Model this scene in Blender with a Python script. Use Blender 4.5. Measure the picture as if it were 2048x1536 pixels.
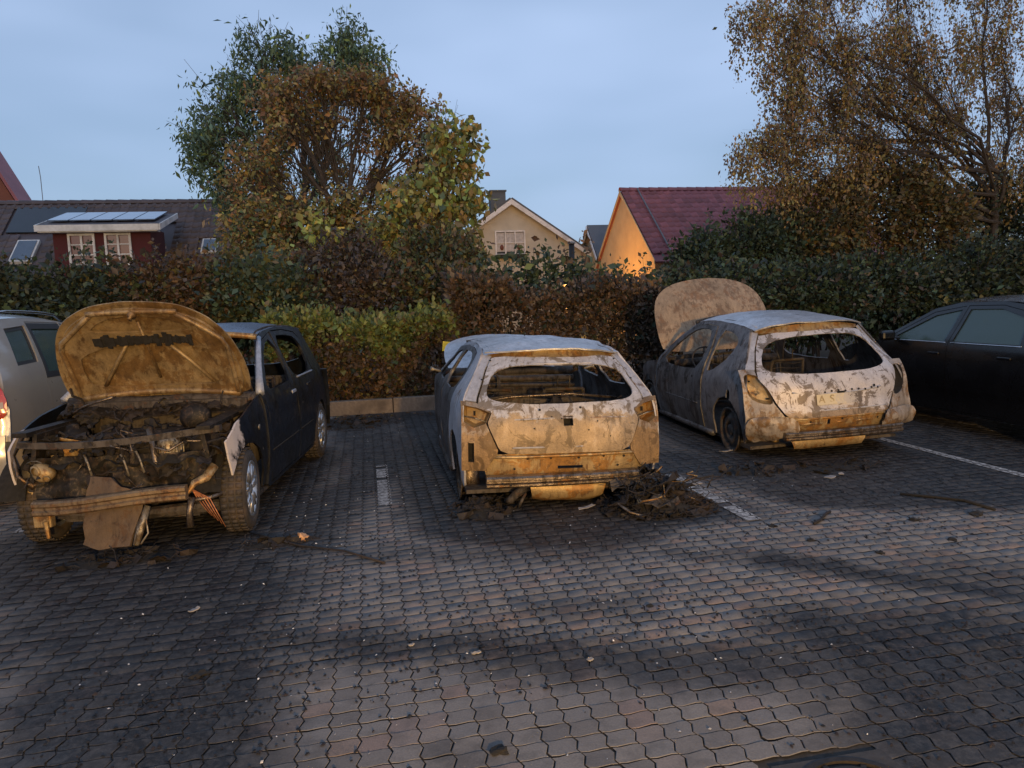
import bpy, bmesh, math, random
import numpy as np
from mathutils import Vector, Matrix, noise as mnoise
from mathutils.geometry import delaunay_2d_cdt

# ------------------------------------------------------------------ camera, sky, sun, exposure
for _o in list(bpy.data.objects): bpy.data.objects.remove(_o, do_unlink=True)
scene = bpy.context.scene
C = scene.collection
R = math.radians
PI = math.pi

FWD = Vector((0.18593368, 0.97639351, -0.10992896)); UPV = Vector((0.05483502, 0.10139405, 0.99333397))
RGT = FWD.cross(UPV).normalized()
cam_d = bpy.data.cameras.new('camera'); cam = bpy.data.objects.new('camera', cam_d); C.objects.link(cam)
m3 = Matrix((RGT, UPV, -FWD)).transposed()
cam.matrix_world = Matrix.Translation((0, 0, 1.62)) @ m3.to_4x4()
cam_d.sensor_width = 36.0; cam_d.lens = 36.0 * 1500 / 2048; cam_d.clip_end = 3000; cam_d.clip_start = 0.05
scene.camera = cam

SUN_EL, SUN_AZ = 9.0, 184.0      # low warm light from behind the photographer (azimuth from +Y, clockwise)
w = bpy.data.worlds.new('World'); scene.world = w; w.use_nodes = True
wn = w.node_tree.nodes; wl = w.node_tree.links; wn.clear()
sky = wn.new('ShaderNodeTexSky'); sky.sky_type = 'NISHITA'; sky.sun_disc = False
sky.sun_elevation = R(SUN_EL); sky.sun_rotation = R(SUN_AZ)
sky.air_density = 1.0; sky.dust_density = 2.0; sky.ozone_density = 3.0
bg = wn.new('ShaderNodeBackground'); bg.inputs['Strength'].default_value = 0.112
out = wn.new('ShaderNodeOutputWorld')
# thin high cloud veil: large soft noise lifting the clear sky slightly
tcw = wn.new('ShaderNodeTexCoord'); mpw = wn.new('ShaderNodeMapping'); mpw.inputs['Scale'].default_value = (1.0, 1.0, 3.0); mpw.inputs['Location'].default_value = (5, 0, 2)
nzw = wn.new('ShaderNodeTexNoise'); nzw.inputs['Scale'].default_value = 1.6; nzw.inputs['Detail'].default_value = 3.0
rpw = wn.new('ShaderNodeMapRange'); rpw.inputs[1].default_value = .3; rpw.inputs[2].default_value = .75
rpw.inputs[3].default_value = 0.38; rpw.inputs[4].default_value = 0.98
mxw = wn.new('ShaderNodeMix'); mxw.data_type = 'RGBA'; mxw.inputs[7].default_value = (4.35, 5.75, 8.4, 1)
wl.new(tcw.outputs['Generated'], mpw.inputs[0]); wl.new(mpw.outputs[0], nzw.inputs['Vector'])
wl.new(nzw.outputs['Fac'], rpw.inputs[0]); wl.new(rpw.outputs[0], mxw.inputs[0])
wl.new(sky.outputs[0], mxw.inputs[6]); wl.new(mxw.outputs[2], bg.inputs[0]); wl.new(bg.outputs[0], out.inputs[0])

sun_d = bpy.data.lights.new('sun', 'SUN'); sun_d.energy = 0.4; sun_d.angle = R(12); sun_d.color = (1.0, 0.58, 0.20)
sun = bpy.data.objects.new('sun', sun_d); C.objects.link(sun)
_d = Vector((math.sin(R(SUN_AZ)) * math.cos(R(SUN_EL)), math.cos(R(SUN_AZ)) * math.cos(R(SUN_EL)), math.sin(R(SUN_EL))))
sun.rotation_euler = (-_d).to_track_quat('-Z', 'Y').to_euler()
scene.view_settings.view_transform = 'Standard'; scene.view_settings.look = 'None'
scene.view_settings.exposure = 0.0; scene.view_settings.gamma = 1.0
scene.view_settings.use_curve_mapping = False
scene.render.engine = 'CYCLES'
scene.cycles.max_bounces = 6; scene.cycles.transparent_max_bounces = 8
scene.cycles.use_denoising = True

rnd = random.Random(7)
rng = np.random.default_rng(11)

# ------------------------------------------------------------------ helpers
def tag(o, label=None, cat=None, group=None, kind=None):
    if label: o['label'] = label
    if cat: o['category'] = cat
    if group: o['group'] = group
    if kind: o['kind'] = kind
    return o
def thing(name, label, cat, loc=(0, 0, 0), rz=0.0, group=None, rx=0.0, ry=0.0):
    o = bpy.data.objects.new(name, None); C.objects.link(o)
    o.empty_display_size = .2
    o.location = loc; o.rotation_euler = (rx, ry, rz)
    return tag(o, label, cat, group)
def obj(name, me, mat=None, parent=None):
    o = bpy.data.objects.new(name, me); C.objects.link(o)
    if mat is not None and not me.materials:
        for m in (mat if isinstance(mat, (list, tuple)) else [mat]): me.materials.append(m)
    if parent is not None: o.parent = parent
    return o
def mesh(name, V, F, smooth=False):
    me = bpy.data.meshes.new(name); me.from_pydata([tuple(v) for v in V], [], [tuple(f) for f in F]); me.update()
    if smooth: me.polygons.foreach_set('use_smooth', [True] * len(me.polygons))
    return me
def fast_mesh(name, V, Q, cols=None, colname='leafcol'):
    """V (n,3) float array, Q (m,k) int array of k-gons, cols (n,3)"""
    me = bpy.data.meshes.new(name); n, m, k = len(V), len(Q), Q.shape[1]
    me.vertices.add(n); me.loops.add(m * k); me.polygons.add(m)
    me.vertices.foreach_set('co', np.ascontiguousarray(V, np.float32).ravel())
    me.loops.foreach_set('vertex_index', np.ascontiguousarray(Q, np.int32).ravel())
    me.polygons.foreach_set('loop_start', np.arange(0, m * k, k, dtype=np.int32))
    if cols is not None:
        a = me.attributes.new(colname, 'FLOAT_COLOR', 'POINT')
        c4 = np.ones((n, 4), np.float32); c4[:, :3] = cols
        a.data.foreach_set('color', c4.ravel())
    me.update(calc_edges=True)
    return me

class MB:
    """collects shapes into one mesh"""
    def __init__(s): s.V = []; s.F = []
    def add(s, V, F):
        b = len(s.V); s.V += [Vector(v) for v in V]; s.F += [tuple(i + b for i in f) for f in F]; return s
    def box(s, c, d, rot=None, taper=1.0, bev=0.0):
        x, y, z = d[0] / 2, d[1] / 2, d[2] / 2
        V = []
        for sz in (-1, 1):
            t = taper if sz > 0 else 1.0
            for sx, sy in ((-1, -1), (1, -1), (1, 1), (-1, 1)): V.append(Vector((sx * x * t, sy * y * t, sz * z)))
        F = [(3, 2, 1, 0), (4, 5, 6, 7), (0, 1, 5, 4), (1, 2, 6, 5), (2, 3, 7, 6), (3, 0, 4, 7)]
        if bev > 0:
            bm = bmesh.new()
            bv = [bm.verts.new(v) for v in V]
            for f in F: bm.faces.new([bv[i] for i in f])
            bmesh.ops.bevel(bm, geom=list(bm.edges), offset=bev, segments=2, affect='EDGES', profile=.5)
            bm.verts.index_update(); V = [v.co.copy() for v in bm.verts]; F = [tuple(v.index for v in f.verts) for f in bm.faces]; bm.free()
        if rot is not None:
            if not isinstance(rot, Matrix):
                from mathutils import Euler
                rot = Euler(rot).to_matrix()
            V = [rot @ v for v in V]
        return s.add([v + Vector(c) for v in V], F)
    def tube(s, P, r, n=8, cap=True, closed=False):
        P = [Vector(p) for p in P]; k = len(P)
        if not hasattr(r, '__len__'): r = [r] * k
        V = []; F = []; prev = None
        for i in range(k):
            a = P[(i + 1) % k] if (closed or i < k - 1) else P[i]; b = P[i - 1] if (closed or i > 0) else P[i]
            t = (a - b)
            if t.length < 1e-9: t = Vector((0, 0, 1))
            t.normalize()
            if prev is None:
                u = t.cross(Vector((0, 0, 1)));
                if u.length < .05: u = t.cross(Vector((1, 0, 0)))
            else: u = prev - t * prev.dot(t)
            u.normalize(); v = t.cross(u); prev = u
            for j in range(n):
                an = 2 * PI * j / n; V.append(P[i] + (u * math.cos(an) + v * math.sin(an)) * r[i])
        for i in range(k if closed else k - 1):
            i2 = (i + 1) % k
            for j in range(n): F.append((i * n + j, i * n + (j + 1) % n, i2 * n + (j + 1) % n, i2 * n + j))
        if cap and not closed:
            F.append(tuple(range(n - 1, -1, -1))); F.append(tuple(range((k - 1) * n, k * n)))
        return s.add(V, F)
    def lathe(s, prof, c, axis='y', n=28, a0=0, a1=2 * PI):
        """prof: list (r, h) about an axis through c"""
        V = []; F = []; k = len(prof); full = abs(a1 - a0 - 2 * PI) < 1e-6; m = n if full else n + 1
        for j in range(m):
            an = a0 + (a1 - a0) * j / n
            for r_, h in prof:
                x, y = r_ * math.cos(an), r_ * math.sin(an)
                V.append(Vector(c) + (Vector((x, h, y)) if axis == 'y' else Vector((x, y, h)) if axis == 'z' else Vector((h, x, y))))
        for j in range(n):
            j2 = (j + 1) % m
            for i in range(k - 1): F.append((j * k + i, j2 * k + i, j2 * k + i + 1, j * k + i + 1))
        return s.add(V, F)
    def prism(s, poly, f0, f1):
        """poly: 2D points; f0,f1 map 2D->3D for both caps"""
        n = len(poly); V = [f0(*p) for p in poly] + [f1(*p) for p in poly]
        F = [tuple(range(n - 1, -1, -1)), tuple(range(n, 2 * n))] + [(i, (i + 1) % n, n + (i + 1) % n, n + i) for i in range(n)]
        return s.add(V, F)
    def quad(s, a, b, c, d): return s.add([a, b, c, d], [(0, 1, 2, 3)])
    def build(s, name, mat, parent=None, smooth=False, bevel=0.0, jitter=0.0, seed=0):
        if jitter:
            for v in s.V:
                nv = mnoise.noise_vector(v * 3.1 + Vector((seed, seed * .7, 0))); v += Vector(nv) * jitter
        me = mesh(name, s.V, s.F, smooth)
        if smooth:
            try: me.shade_smooth_by_angle  # noqa
            except AttributeError: pass
        o = obj(name, me, mat, parent)
        if bevel:
            b = o.modifiers.new('bevel', 'BEVEL'); b.width = bevel; b.segments = 2; b.limit_method = 'ANGLE'
        return o

def resample(P, step, closed=True):
    outp = []; n = len(P)
    for i in range(n if closed else n - 1):
        a, b = Vector(P[i]), Vector(P[(i + 1) % n]); k = max(1, int(math.ceil((b - a).length / step)))
        for j in range(k): outp.append(tuple(a.lerp(b, j / k)))
    if not closed: outp.append(tuple(P[-1]))
    return outp
def chaikin(P, it=2, closed=True, w=.25):
    for _ in range(it):
        Q = []; n = len(P)
        if not closed: Q.append(P[0])
        for i in range(n if closed else n - 1):
            a, b = Vector(P[i]), Vector(P[(i + 1) % n])
            Q.append(tuple(a.lerp(b, w))); Q.append(tuple(a.lerp(b, 1 - w)))
        if not closed: Q.append(P[-1])
        P = Q
    return P
def inset(P, d):
    """shrink a 2D polygon by distance d (simple, per-vertex)"""
    n = len(P); A = sum(P[i][0] * P[(i + 1) % n][1] - P[(i + 1) % n][0] * P[i][1] for i in range(n)); sg = 1 if A > 0 else -1
    Q = []
    for i in range(n):
        a, b, c = Vector(P[i - 1]), Vector(P[i]), Vector(P[(i + 1) % n])
        e1 = (b - a); e2 = (c - b)
        if e1.length < 1e-7 or e2.length < 1e-7: Q.append(tuple(b)); continue
        e1.normalize(); e2.normalize()
        n1 = Vector((-e1.y, e1.x)) * sg; n2 = Vector((-e2.y, e2.x)) * sg; m = n1 + n2
        if m.length < 1e-4: m = n1
        m.normalize(); k = d / max(.35, m.dot(n1)); Q.append(tuple(b + m * k))
    return Q
def inside(p, P):
    x, y = p; c = False; n = len(P); j = n - 1
    for i in range(n):
        xi, yi = P[i]; xj, yj = P[j]
        if (yi > y) != (yj > y) and x < (xj - xi) * (y - yi) / (yj - yi) + xi: c = not c
        j = i
    return c
def tri_region(outline, holes, step):
    loops = [resample(outline, step)] + [resample(h, step) for h in holes]
    V = []; E = []
    for L in loops:
        b = len(V); V += [Vector((p[0], p[1])) for p in L]; E += [(b + i, b + (i + 1) % len(L)) for i in range(len(L))]
    nb = len(V); B = np.array([(v.x, v.y) for v in V])
    x0, y0 = B.min(0); x1, y1 = B.max(0); j = 0; y = y0 + step * .5
    while y < y1:
        x = x0 + step * (.5 if j % 2 else 1.0)
        while x < x1:
            if inside((x, y), loops[0]) and not any(inside((x, y), L) for L in loops[1:]):
                if ((B[:nb, 0] - x) ** 2 + (B[:nb, 1] - y) ** 2).min() > (step * .55) ** 2: V.append(Vector((x, y)))
            x += step
        y += step * .87; j += 1
    r = delaunay_2d_cdt(V, E, [], 0, 1e-6)
    P = [tuple(v) for v in r[0]]; F = []
    for f in r[2]:
        c = (sum(P[i][0] for i in f) / len(f), sum(P[i][1] for i in f) / len(f))
        if inside(c, loops[0]) and not any(inside(c, L) for L in loops[1:]): F.append(tuple(f))
    return P, F
def panel(name, outline, fmap, mat, parent, holes=(), step=.07, thick=.012, dent=0.0, dscale=2.5, seed=0, smooth=True):
    P, F = tri_region(outline, list(holes), step)
    V = [Vector(fmap(*p)) for p in P]
    me = mesh(name, V, F, smooth)
    if dent:
        nr = [v.normal.copy() for v in me.vertices]
        for v, n_ in zip(me.vertices, nr):
            q = v.co * dscale + Vector((seed * 3.7, seed, 0)); v.co += n_ * dent * (mnoise.noise(q) + .5 * mnoise.noise(q * 2.3) + .28 * mnoise.noise(q * 6.1))
    o = obj(name, me, mat, parent)
    if thick:
        sm = o.modifiers.new('thickness', 'SOLIDIFY'); sm.thickness = thick; sm.offset = 0
        es = o.modifiers.new('sharp_edges', 'EDGE_SPLIT'); es.split_angle = R(62)
    return o
def pocket(name, loop3, depth, scale, mat, parent, holes=0, back_mat=None):
    """a recess: loop of 3D points pushed by vector depth and scaled about its middle, closed at the back"""
    L = [Vector(p) for p in loop3]; n = len(L); c = sum(L, Vector()) / n; d = Vector(depth)
    L1 = [c + (p - c) * (1 - (1 - scale) * .35) + d * .6 for p in L]; L2 = [c + (p - c) * scale + d for p in L]
    V = L + L1 + L2 + [c + d]
    F = [(i, (i + 1) % n, n + (i + 1) % n, n + i) for i in range(n)] + [(n + i, n + (i + 1) % n, 2 * n + (i + 1) % n, 2 * n + i) for i in range(n)]
    F += [(2 * n + i, 2 * n + (i + 1) % n, 3 * n) for i in range(n)]
    return obj(name, mesh(name, V, F, False), mat, parent)
def cur(pts):
    """smooth monotone-ish interpolation through (x, y) points"""
    xs = [p[0] for p in pts]; ys = [p[1] for p in pts]; n = len(xs)
    sl = [(ys[i + 1] - ys[i]) / (xs[i + 1] - xs[i]) for i in range(n - 1)]
    ms = [sl[0]] + [0 if sl[i - 1] * sl[i] <= 0 else 2 * sl[i - 1] * sl[i] / (sl[i - 1] + sl[i]) for i in range(1, n - 1)] + [sl[-1]]
    def f(x):
        if x <= xs[0]: return ys[0]
        if x >= xs[-1]: return ys[-1]
        i = 0
        while x > xs[i + 1]: i += 1
        h = xs[i + 1] - xs[i]; t = (x - xs[i]) / h
        return (ys[i] * (1 + 2 * t) * (1 - t) ** 2 + ms[i] * h * t * (1 - t) ** 2 + ys[i + 1] * t * t * (3 - 2 * t) + ms[i + 1] * h * t * t * (t - 1))
    return f
def text_mesh(s, size, name, mat, parent, loc, rot, extrude=.0008):
    cv = bpy.data.curves.new(name, 'FONT'); cv.body = s; cv.size = size; cv.extrude = extrude; cv.align_x = 'CENTER'; cv.align_y = 'CENTER'
    t = bpy.data.objects.new(name, cv); C.objects.link(t)
    dg = bpy.context.evaluated_depsgraph_get(); me = bpy.data.meshes.new_from_object(t.evaluated_get(dg))
    bpy.data.objects.remove(t, do_unlink=True); me.materials.clear()
    o = obj(name, me, mat, parent); o.location = loc; o.rotation_euler = rot
    return o

# ------------------------------------------------------------------ materials
def newmat(name):
    m = bpy.data.materials.new(name); m.use_nodes = True; nt = m.node_tree; nt.nodes.clear()
    o = nt.nodes.new('ShaderNodeOutputMaterial'); b = nt.nodes.new('ShaderNodeBsdfPrincipled'); nt.links.new(b.outputs[0], o.inputs[0])
    return m, nt, b
def N(nt, t, **kw):
    n = nt.nodes.new(t)
    for k, v in kw.items():
        if isinstance(k, str) and hasattr(n, k) and k not in ('inputs',): setattr(n, k, v)
    return n
def noise_n(nt, vec, scale, detail=4, rough=.55, dist=0.0):
    n = nt.nodes.new('ShaderNodeTexNoise'); n.inputs['Scale'].default_value = scale; n.inputs['Detail'].default_value = detail
    n.inputs['Roughness'].default_value = rough; n.inputs['Distortion'].default_value = dist
    if vec is not None: nt.links.new(vec, n.inputs['Vector'])
    return n.outputs['Fac']
def ramp(nt, fac, stops, interp='LINEAR'):
    r = nt.nodes.new('ShaderNodeValToRGB'); r.color_ramp.interpolation = interp
    e = r.color_ramp.elements
    while len(e) < len(stops): e.new(.5)
    for i, (p, c) in enumerate(stops): e[i].position = p; e[i].color = (c[0], c[1], c[2], 1) if hasattr(c, '__len__') else (c, c, c, 1)
    if fac is not None: nt.links.new(fac, r.inputs[0])
    return r.outputs[0]
def mix(nt, fac, a, b, mode='MIX'):
    m = nt.nodes.new('ShaderNodeMix'); m.data_type = 'RGBA'; m.blend_type = mode; m.clamp_factor = True
    for s_, v in ((0, fac), (6, a), (7, b)):
        if hasattr(v, 'is_linked') or isinstance(v, bpy.types.NodeSocket): nt.links.new(v, m.inputs[s_])
        elif s_ == 0: m.inputs[0].default_value = v
        else: m.inputs[s_].default_value = (v[0], v[1], v[2], 1)
    return m.outputs[2]
def math_n(nt, op, a, b=None, clamp=False):
    m = nt.nodes.new('ShaderNodeMath'); m.operation = op; m.use_clamp = clamp
    for i, v in enumerate((a, b)):
        if v is None: continue
        if isinstance(v, bpy.types.NodeSocket): nt.links.new(v, m.inputs[i])
        else: m.inputs[i].default_value = v
    return m.outputs[0]
def maprange(nt, v, a, b, c=0.0, d=1.0):
    m = nt.nodes.new('ShaderNodeMapRange'); nt.links.new(v, m.inputs[0])
    for i, q in enumerate((a, b, c, d)): m.inputs[i + 1].default_value = q
    return m.outputs[0]
def bump(nt, b, h, strength=.4, dist=.01):
    n = nt.nodes.new('ShaderNodeBump'); n.inputs['Strength'].default_value = strength; n.inputs['Distance'].default_value = dist
    nt.links.new(h, n.inputs['Height']); nt.links.new(n.outputs[0], b.inputs['Normal'])
def objcoord(nt): return nt.nodes.new('ShaderNodeTexCoord').outputs['Object']
def worldpos(nt): return nt.nodes.new('ShaderNodeNewGeometry').outputs['Position']

def mat_plain(name, col, rough=.6, metal=0.0, var=.25, scale=14.0, bmp=.15, coat=0.0, dirt=None):
    m, nt, b = newmat(name); co = objcoord(nt)
    n1 = noise_n(nt, co, scale, 5); n2 = noise_n(nt, co, scale * .17, 3)
    c = ramp(nt, n1, [(.3, [x * (1 - var) for x in col]), (.7, [min(1, x * (1 + var)) for x in col])])
    if dirt: c = mix(nt, maprange(nt, n2, .45, .7), c, dirt)
    nt.links.new(c, b.inputs['Base Color']); b.inputs['Roughness'].default_value = rough; b.inputs['Metallic'].default_value = metal
    if coat: b.inputs['Coat Weight'].default_value = coat
    if bmp: bump(nt, b, n1, bmp, .006)
    return m
def mat_burnt(name, ash, mid, rust, soot, w_ash=.5, w_rust=.5, w_soot=.5, seed=0.0, rough=.75, metal=.25, scale=1.0, low=None, smoke=.5):
    """fire-scaled steel: blotches of pale oxide, brown scale, rust and soot with crisp burn lines, runs and grain"""
    m, nt, b = newmat(name)
    tc = nt.nodes.new('ShaderNodeTexCoord'); mp = nt.nodes.new('ShaderNodeMapping'); mp.inputs['Location'].default_value = (seed * 3.1, seed * 1.7, seed)
    nt.links.new(tc.outputs['Object'], mp.inputs[0]); co = mp.outputs[0]
    big = noise_n(nt, co, 2.4 * scale, 10, .70, .9); med = noise_n(nt, co, 7 * scale, 10, .74, .5); fine = noise_n(nt, co, 75, 6, .75); grain = noise_n(nt, co, 320, 3, .7)
    stre = nt.nodes.new('ShaderNodeMapping'); stre.inputs['Scale'].default_value = (14, 14, 1.3); nt.links.new(mp.outputs[0], stre.inputs[0])
    run = noise_n(nt, stre.outputs[0], 1.6, 8, .68)
    base = ramp(nt, fine, [(.28, [x * .62 for x in ash]), (.45, [x * .92 for x in ash]), (.6, ash), (.75, [min(1, x * 1.28) for x in ash])])
    s1 = math_n(nt, 'ADD', math_n(nt, 'MULTIPLY', big, .62), math_n(nt, 'MULTIPLY', run, .38)); t1 = .655 - .27 * (1 - w_ash)
    midc = ramp(nt, med, [(.3, [x * .6 for x in mid]), (.55, mid), (.75, [x * 1.35 for x in mid])])
    c = mix(nt, maprange(nt, s1, t1 - .035, t1 + .025), base, midc)
    c = mix(nt, maprange(nt, math_n(nt, 'ABSOLUTE', math_n(nt, 'SUBTRACT', s1, t1 - .012)), .003, .013, .30, 0), c, [min(1, x * 1.3) for x in ash])     # pale burn line
    rc = ramp(nt, fine, [(.28, [x * .38 for x in rust]), (.5, rust), (.62, [x * .8 for x in rust]), (.78, [min(1, x * 1.5) for x in rust])])
    s2 = math_n(nt, 'ADD', math_n(nt, 'MULTIPLY', med, .5), math_n(nt, 'MULTIPLY', big, .5)); t2 = .70 - .32 * w_rust
    c = mix(nt, maprange(nt, s2, t2 - .02, t2 + .03), c, rc)
    if low:   # below this height the trim burnt on the steel and left a browner scale with a ragged edge
        sz = nt.nodes.new('ShaderNodeSeparateXYZ'); nt.links.new(tc.outputs['Object'], sz.inputs[0]); hz = math_n(nt, 'ADD', sz.outputs[2], math_n(nt, 'MULTIPLY', math_n(nt, 'SUBTRACT', s2, .5), .55))
        lc = ramp(nt, fine, [(.3, [x * .55 for x in low[1]]), (.55, low[1]), (.75, [min(1, x * 1.3) for x in low[1]])]); c = mix(nt, maprange(nt, hz, low[0] - .012, low[0] + .012, .92, 0), c, lc)
        c = mix(nt, maprange(nt, noise_n(nt, co, 5.5, 9, .7, 1.2), .52, .545, 0, .85), c, [x * .42 for x in low[1]])
    sk = math_n(nt, 'ADD', math_n(nt, 'MULTIPLY', noise_n(nt, co, 3.3, 9, .68, .7), .6), math_n(nt, 'MULTIPLY', run, .4)); c = mix(nt, maprange(nt, sk, .40, .66, 0, smoke), c, [x * .22 for x in mid])
    c = mix(nt, maprange(nt, sk, .34, .46, .22, 0), c, [min(1, x * 1.2) for x in ash])
    sn = noise_n(nt, co, 4.3 * scale, 11, .76, 1.0); t3 = .78 - .34 * w_soot
    c = mix(nt, maprange(nt, sn, t3 - .05, t3 + .05, 0, .93), c, soot)
    c = mix(nt, maprange(nt, run, .60, .72, 0, .55), c, [x * .5 for x in mid])
    c = mix(nt, maprange(nt, grain, .45, .70, 0, .35), c, [x * .28 for x in mid])
    nt.links.new(c, b.inputs['Base Color']); b.inputs['Metallic'].default_value = metal; b.inputs['Specular IOR Level'].default_value = .5
    nt.links.new(maprange(nt, fine, .3, .7, rough - .12, rough + .18), b.inputs['Roughness'])
    bump(nt, b, math_n(nt, 'ADD', math_n(nt, 'MULTIPLY', med, .8), math_n(nt, 'ADD', math_n(nt, 'MULTIPLY', fine, .45), math_n(nt, 'MULTIPLY', grain, .15))), .5, .010)
    return m
ASH = (.56, .55, .58); MID = (.24, .205, .19); RUST = (.30, .135, .045); SOOT = (.022, .019, .018)
M = {}
M['ash'] = mat_burnt('burnt ash steel', ASH, MID, RUST, SOOT, .72, .32, .38, 1, rough=.6, metal=.4)
M['ash2'] = mat_burnt('burnt ash steel blotched', ASH, MID, (.26, .13, .06), SOOT, .55, .45, .40, 5)
M['roofash'] = mat_burnt('burnt pale roof steel', (.64, .64, .67), (.30, .29, .29), RUST, SOOT, .8, .2, .25, 9, rough=.38, metal=.65, smoke=.55)
M['rust'] = mat_burnt('orange rusted steel', (.50, .36, .18), (.26, .15, .07), (.44, .22, .06), SOOT, .5, .58, .44, 3, rough=.42, metal=.45, scale=1.6, smoke=.6)
M['sideash'] = mat_burnt('smoked ash side steel', (.27, .255, .26), (.11, .09, .08), (.16, .085, .05), SOOT, .6, .38, .55, 19, rough=.5, metal=.45, smoke=.65)
M['side'] = mat_burnt('smoked grey side steel', (.20, .195, .20), (.10, .085, .08), (.14, .08, .05), SOOT, .6, .35, .66, 7, rough=.45, metal=.5, smoke=.7)
M['dark'] = mat_burnt('sooty steel', (.10, .085, .075), (.045, .036, .03), (.12, .055, .025), (.012, .011, .011), .45, .45, .6, 11, rough=.75, metal=.2, scale=2.2)
M['beam'] = mat_burnt('smoked steel beam', (.26, .21, .17), (.12, .09, .065), (.24, .12, .045), SOOT, .5, .4, .45, 13, rough=.30, metal=.75, scale=2, smoke=.6)
M['engine'] = mat_burnt('burnt engine metal', (.15, .11, .075), (.045, .03, .022), (.13, .07, .03), (.008, .0075, .007), .35, .42, .95, 15, rough=.6, metal=.35, scale=3)
M['alu'] = mat_burnt('melted aluminium', (.42, .37, .29), (.16, .12, .08), (.3, .17, .07), SOOT, .55, .45, .58, 17, rough=.45, metal=.6, scale=3)
M['soot'] = mat_plain('soot crust', (.011, .010, .0095), .95, 0, .5, 30, .6)
M['char'] = mat_plain('charred debris', (.012, .0095, .009), .8, 0, .8, 24, .7, dirt=(.026, .017, .014))
M['tan'] = mat_burnt('scorched hood lining', (.42, .31, .17), (.24, .15, .075), (.30, .18, .075), (.05, .03, .02), .55, .55, .46, 21, rough=.42, metal=.35, scale=1.5, smoke=.75)
M['hoodtan'] = mat_burnt('scorched tan hood skin', (.42, .30, .19), (.29, .19, .115), (.33, .18, .09), (.12, .08, .055), .5, .5, .36, 23, rough=.55, metal=.25, scale=1.4, smoke=.6)
# ------------------------------------------------------------------ ground, paving, kerb
STAINS_AND_SHADE = [  # x0, y0, x1, y1, radius, softness, strength : wet soot run-off, burnt patches, and bands painted in place of branch shadows
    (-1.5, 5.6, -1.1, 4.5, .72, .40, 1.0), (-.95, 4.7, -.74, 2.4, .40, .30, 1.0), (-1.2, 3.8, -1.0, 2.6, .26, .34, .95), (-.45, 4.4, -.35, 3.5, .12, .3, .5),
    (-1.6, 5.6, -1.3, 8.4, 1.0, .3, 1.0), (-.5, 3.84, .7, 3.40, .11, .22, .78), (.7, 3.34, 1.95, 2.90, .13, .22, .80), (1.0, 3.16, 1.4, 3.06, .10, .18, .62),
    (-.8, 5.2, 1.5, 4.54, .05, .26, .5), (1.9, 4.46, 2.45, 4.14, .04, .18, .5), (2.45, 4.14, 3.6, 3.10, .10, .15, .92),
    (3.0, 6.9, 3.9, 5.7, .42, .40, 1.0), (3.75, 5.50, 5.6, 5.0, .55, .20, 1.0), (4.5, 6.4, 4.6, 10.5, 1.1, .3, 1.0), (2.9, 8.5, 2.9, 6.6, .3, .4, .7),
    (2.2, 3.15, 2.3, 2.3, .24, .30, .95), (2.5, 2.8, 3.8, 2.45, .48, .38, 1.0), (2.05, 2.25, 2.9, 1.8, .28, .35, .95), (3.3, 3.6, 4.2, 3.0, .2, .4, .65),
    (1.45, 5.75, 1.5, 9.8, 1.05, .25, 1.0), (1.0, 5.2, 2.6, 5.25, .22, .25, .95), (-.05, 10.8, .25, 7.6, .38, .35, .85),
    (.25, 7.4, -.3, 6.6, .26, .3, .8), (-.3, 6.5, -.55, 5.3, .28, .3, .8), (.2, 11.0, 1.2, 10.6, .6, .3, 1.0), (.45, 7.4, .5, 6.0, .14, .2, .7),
    (6.0, 7.0, 6.2, 10.6, .9, .3, .9), (5.9, 5.6, 7.5, 6.6, .7, .3, .9), (-2.1, 4.2, -1.3, 4.8, .2, .4, .6), (.9, 3.84, 1.35, 3.76, .08, .2, .45), (.3, 2.6, .45, 2.55, .05, .12, .4)]
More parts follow.
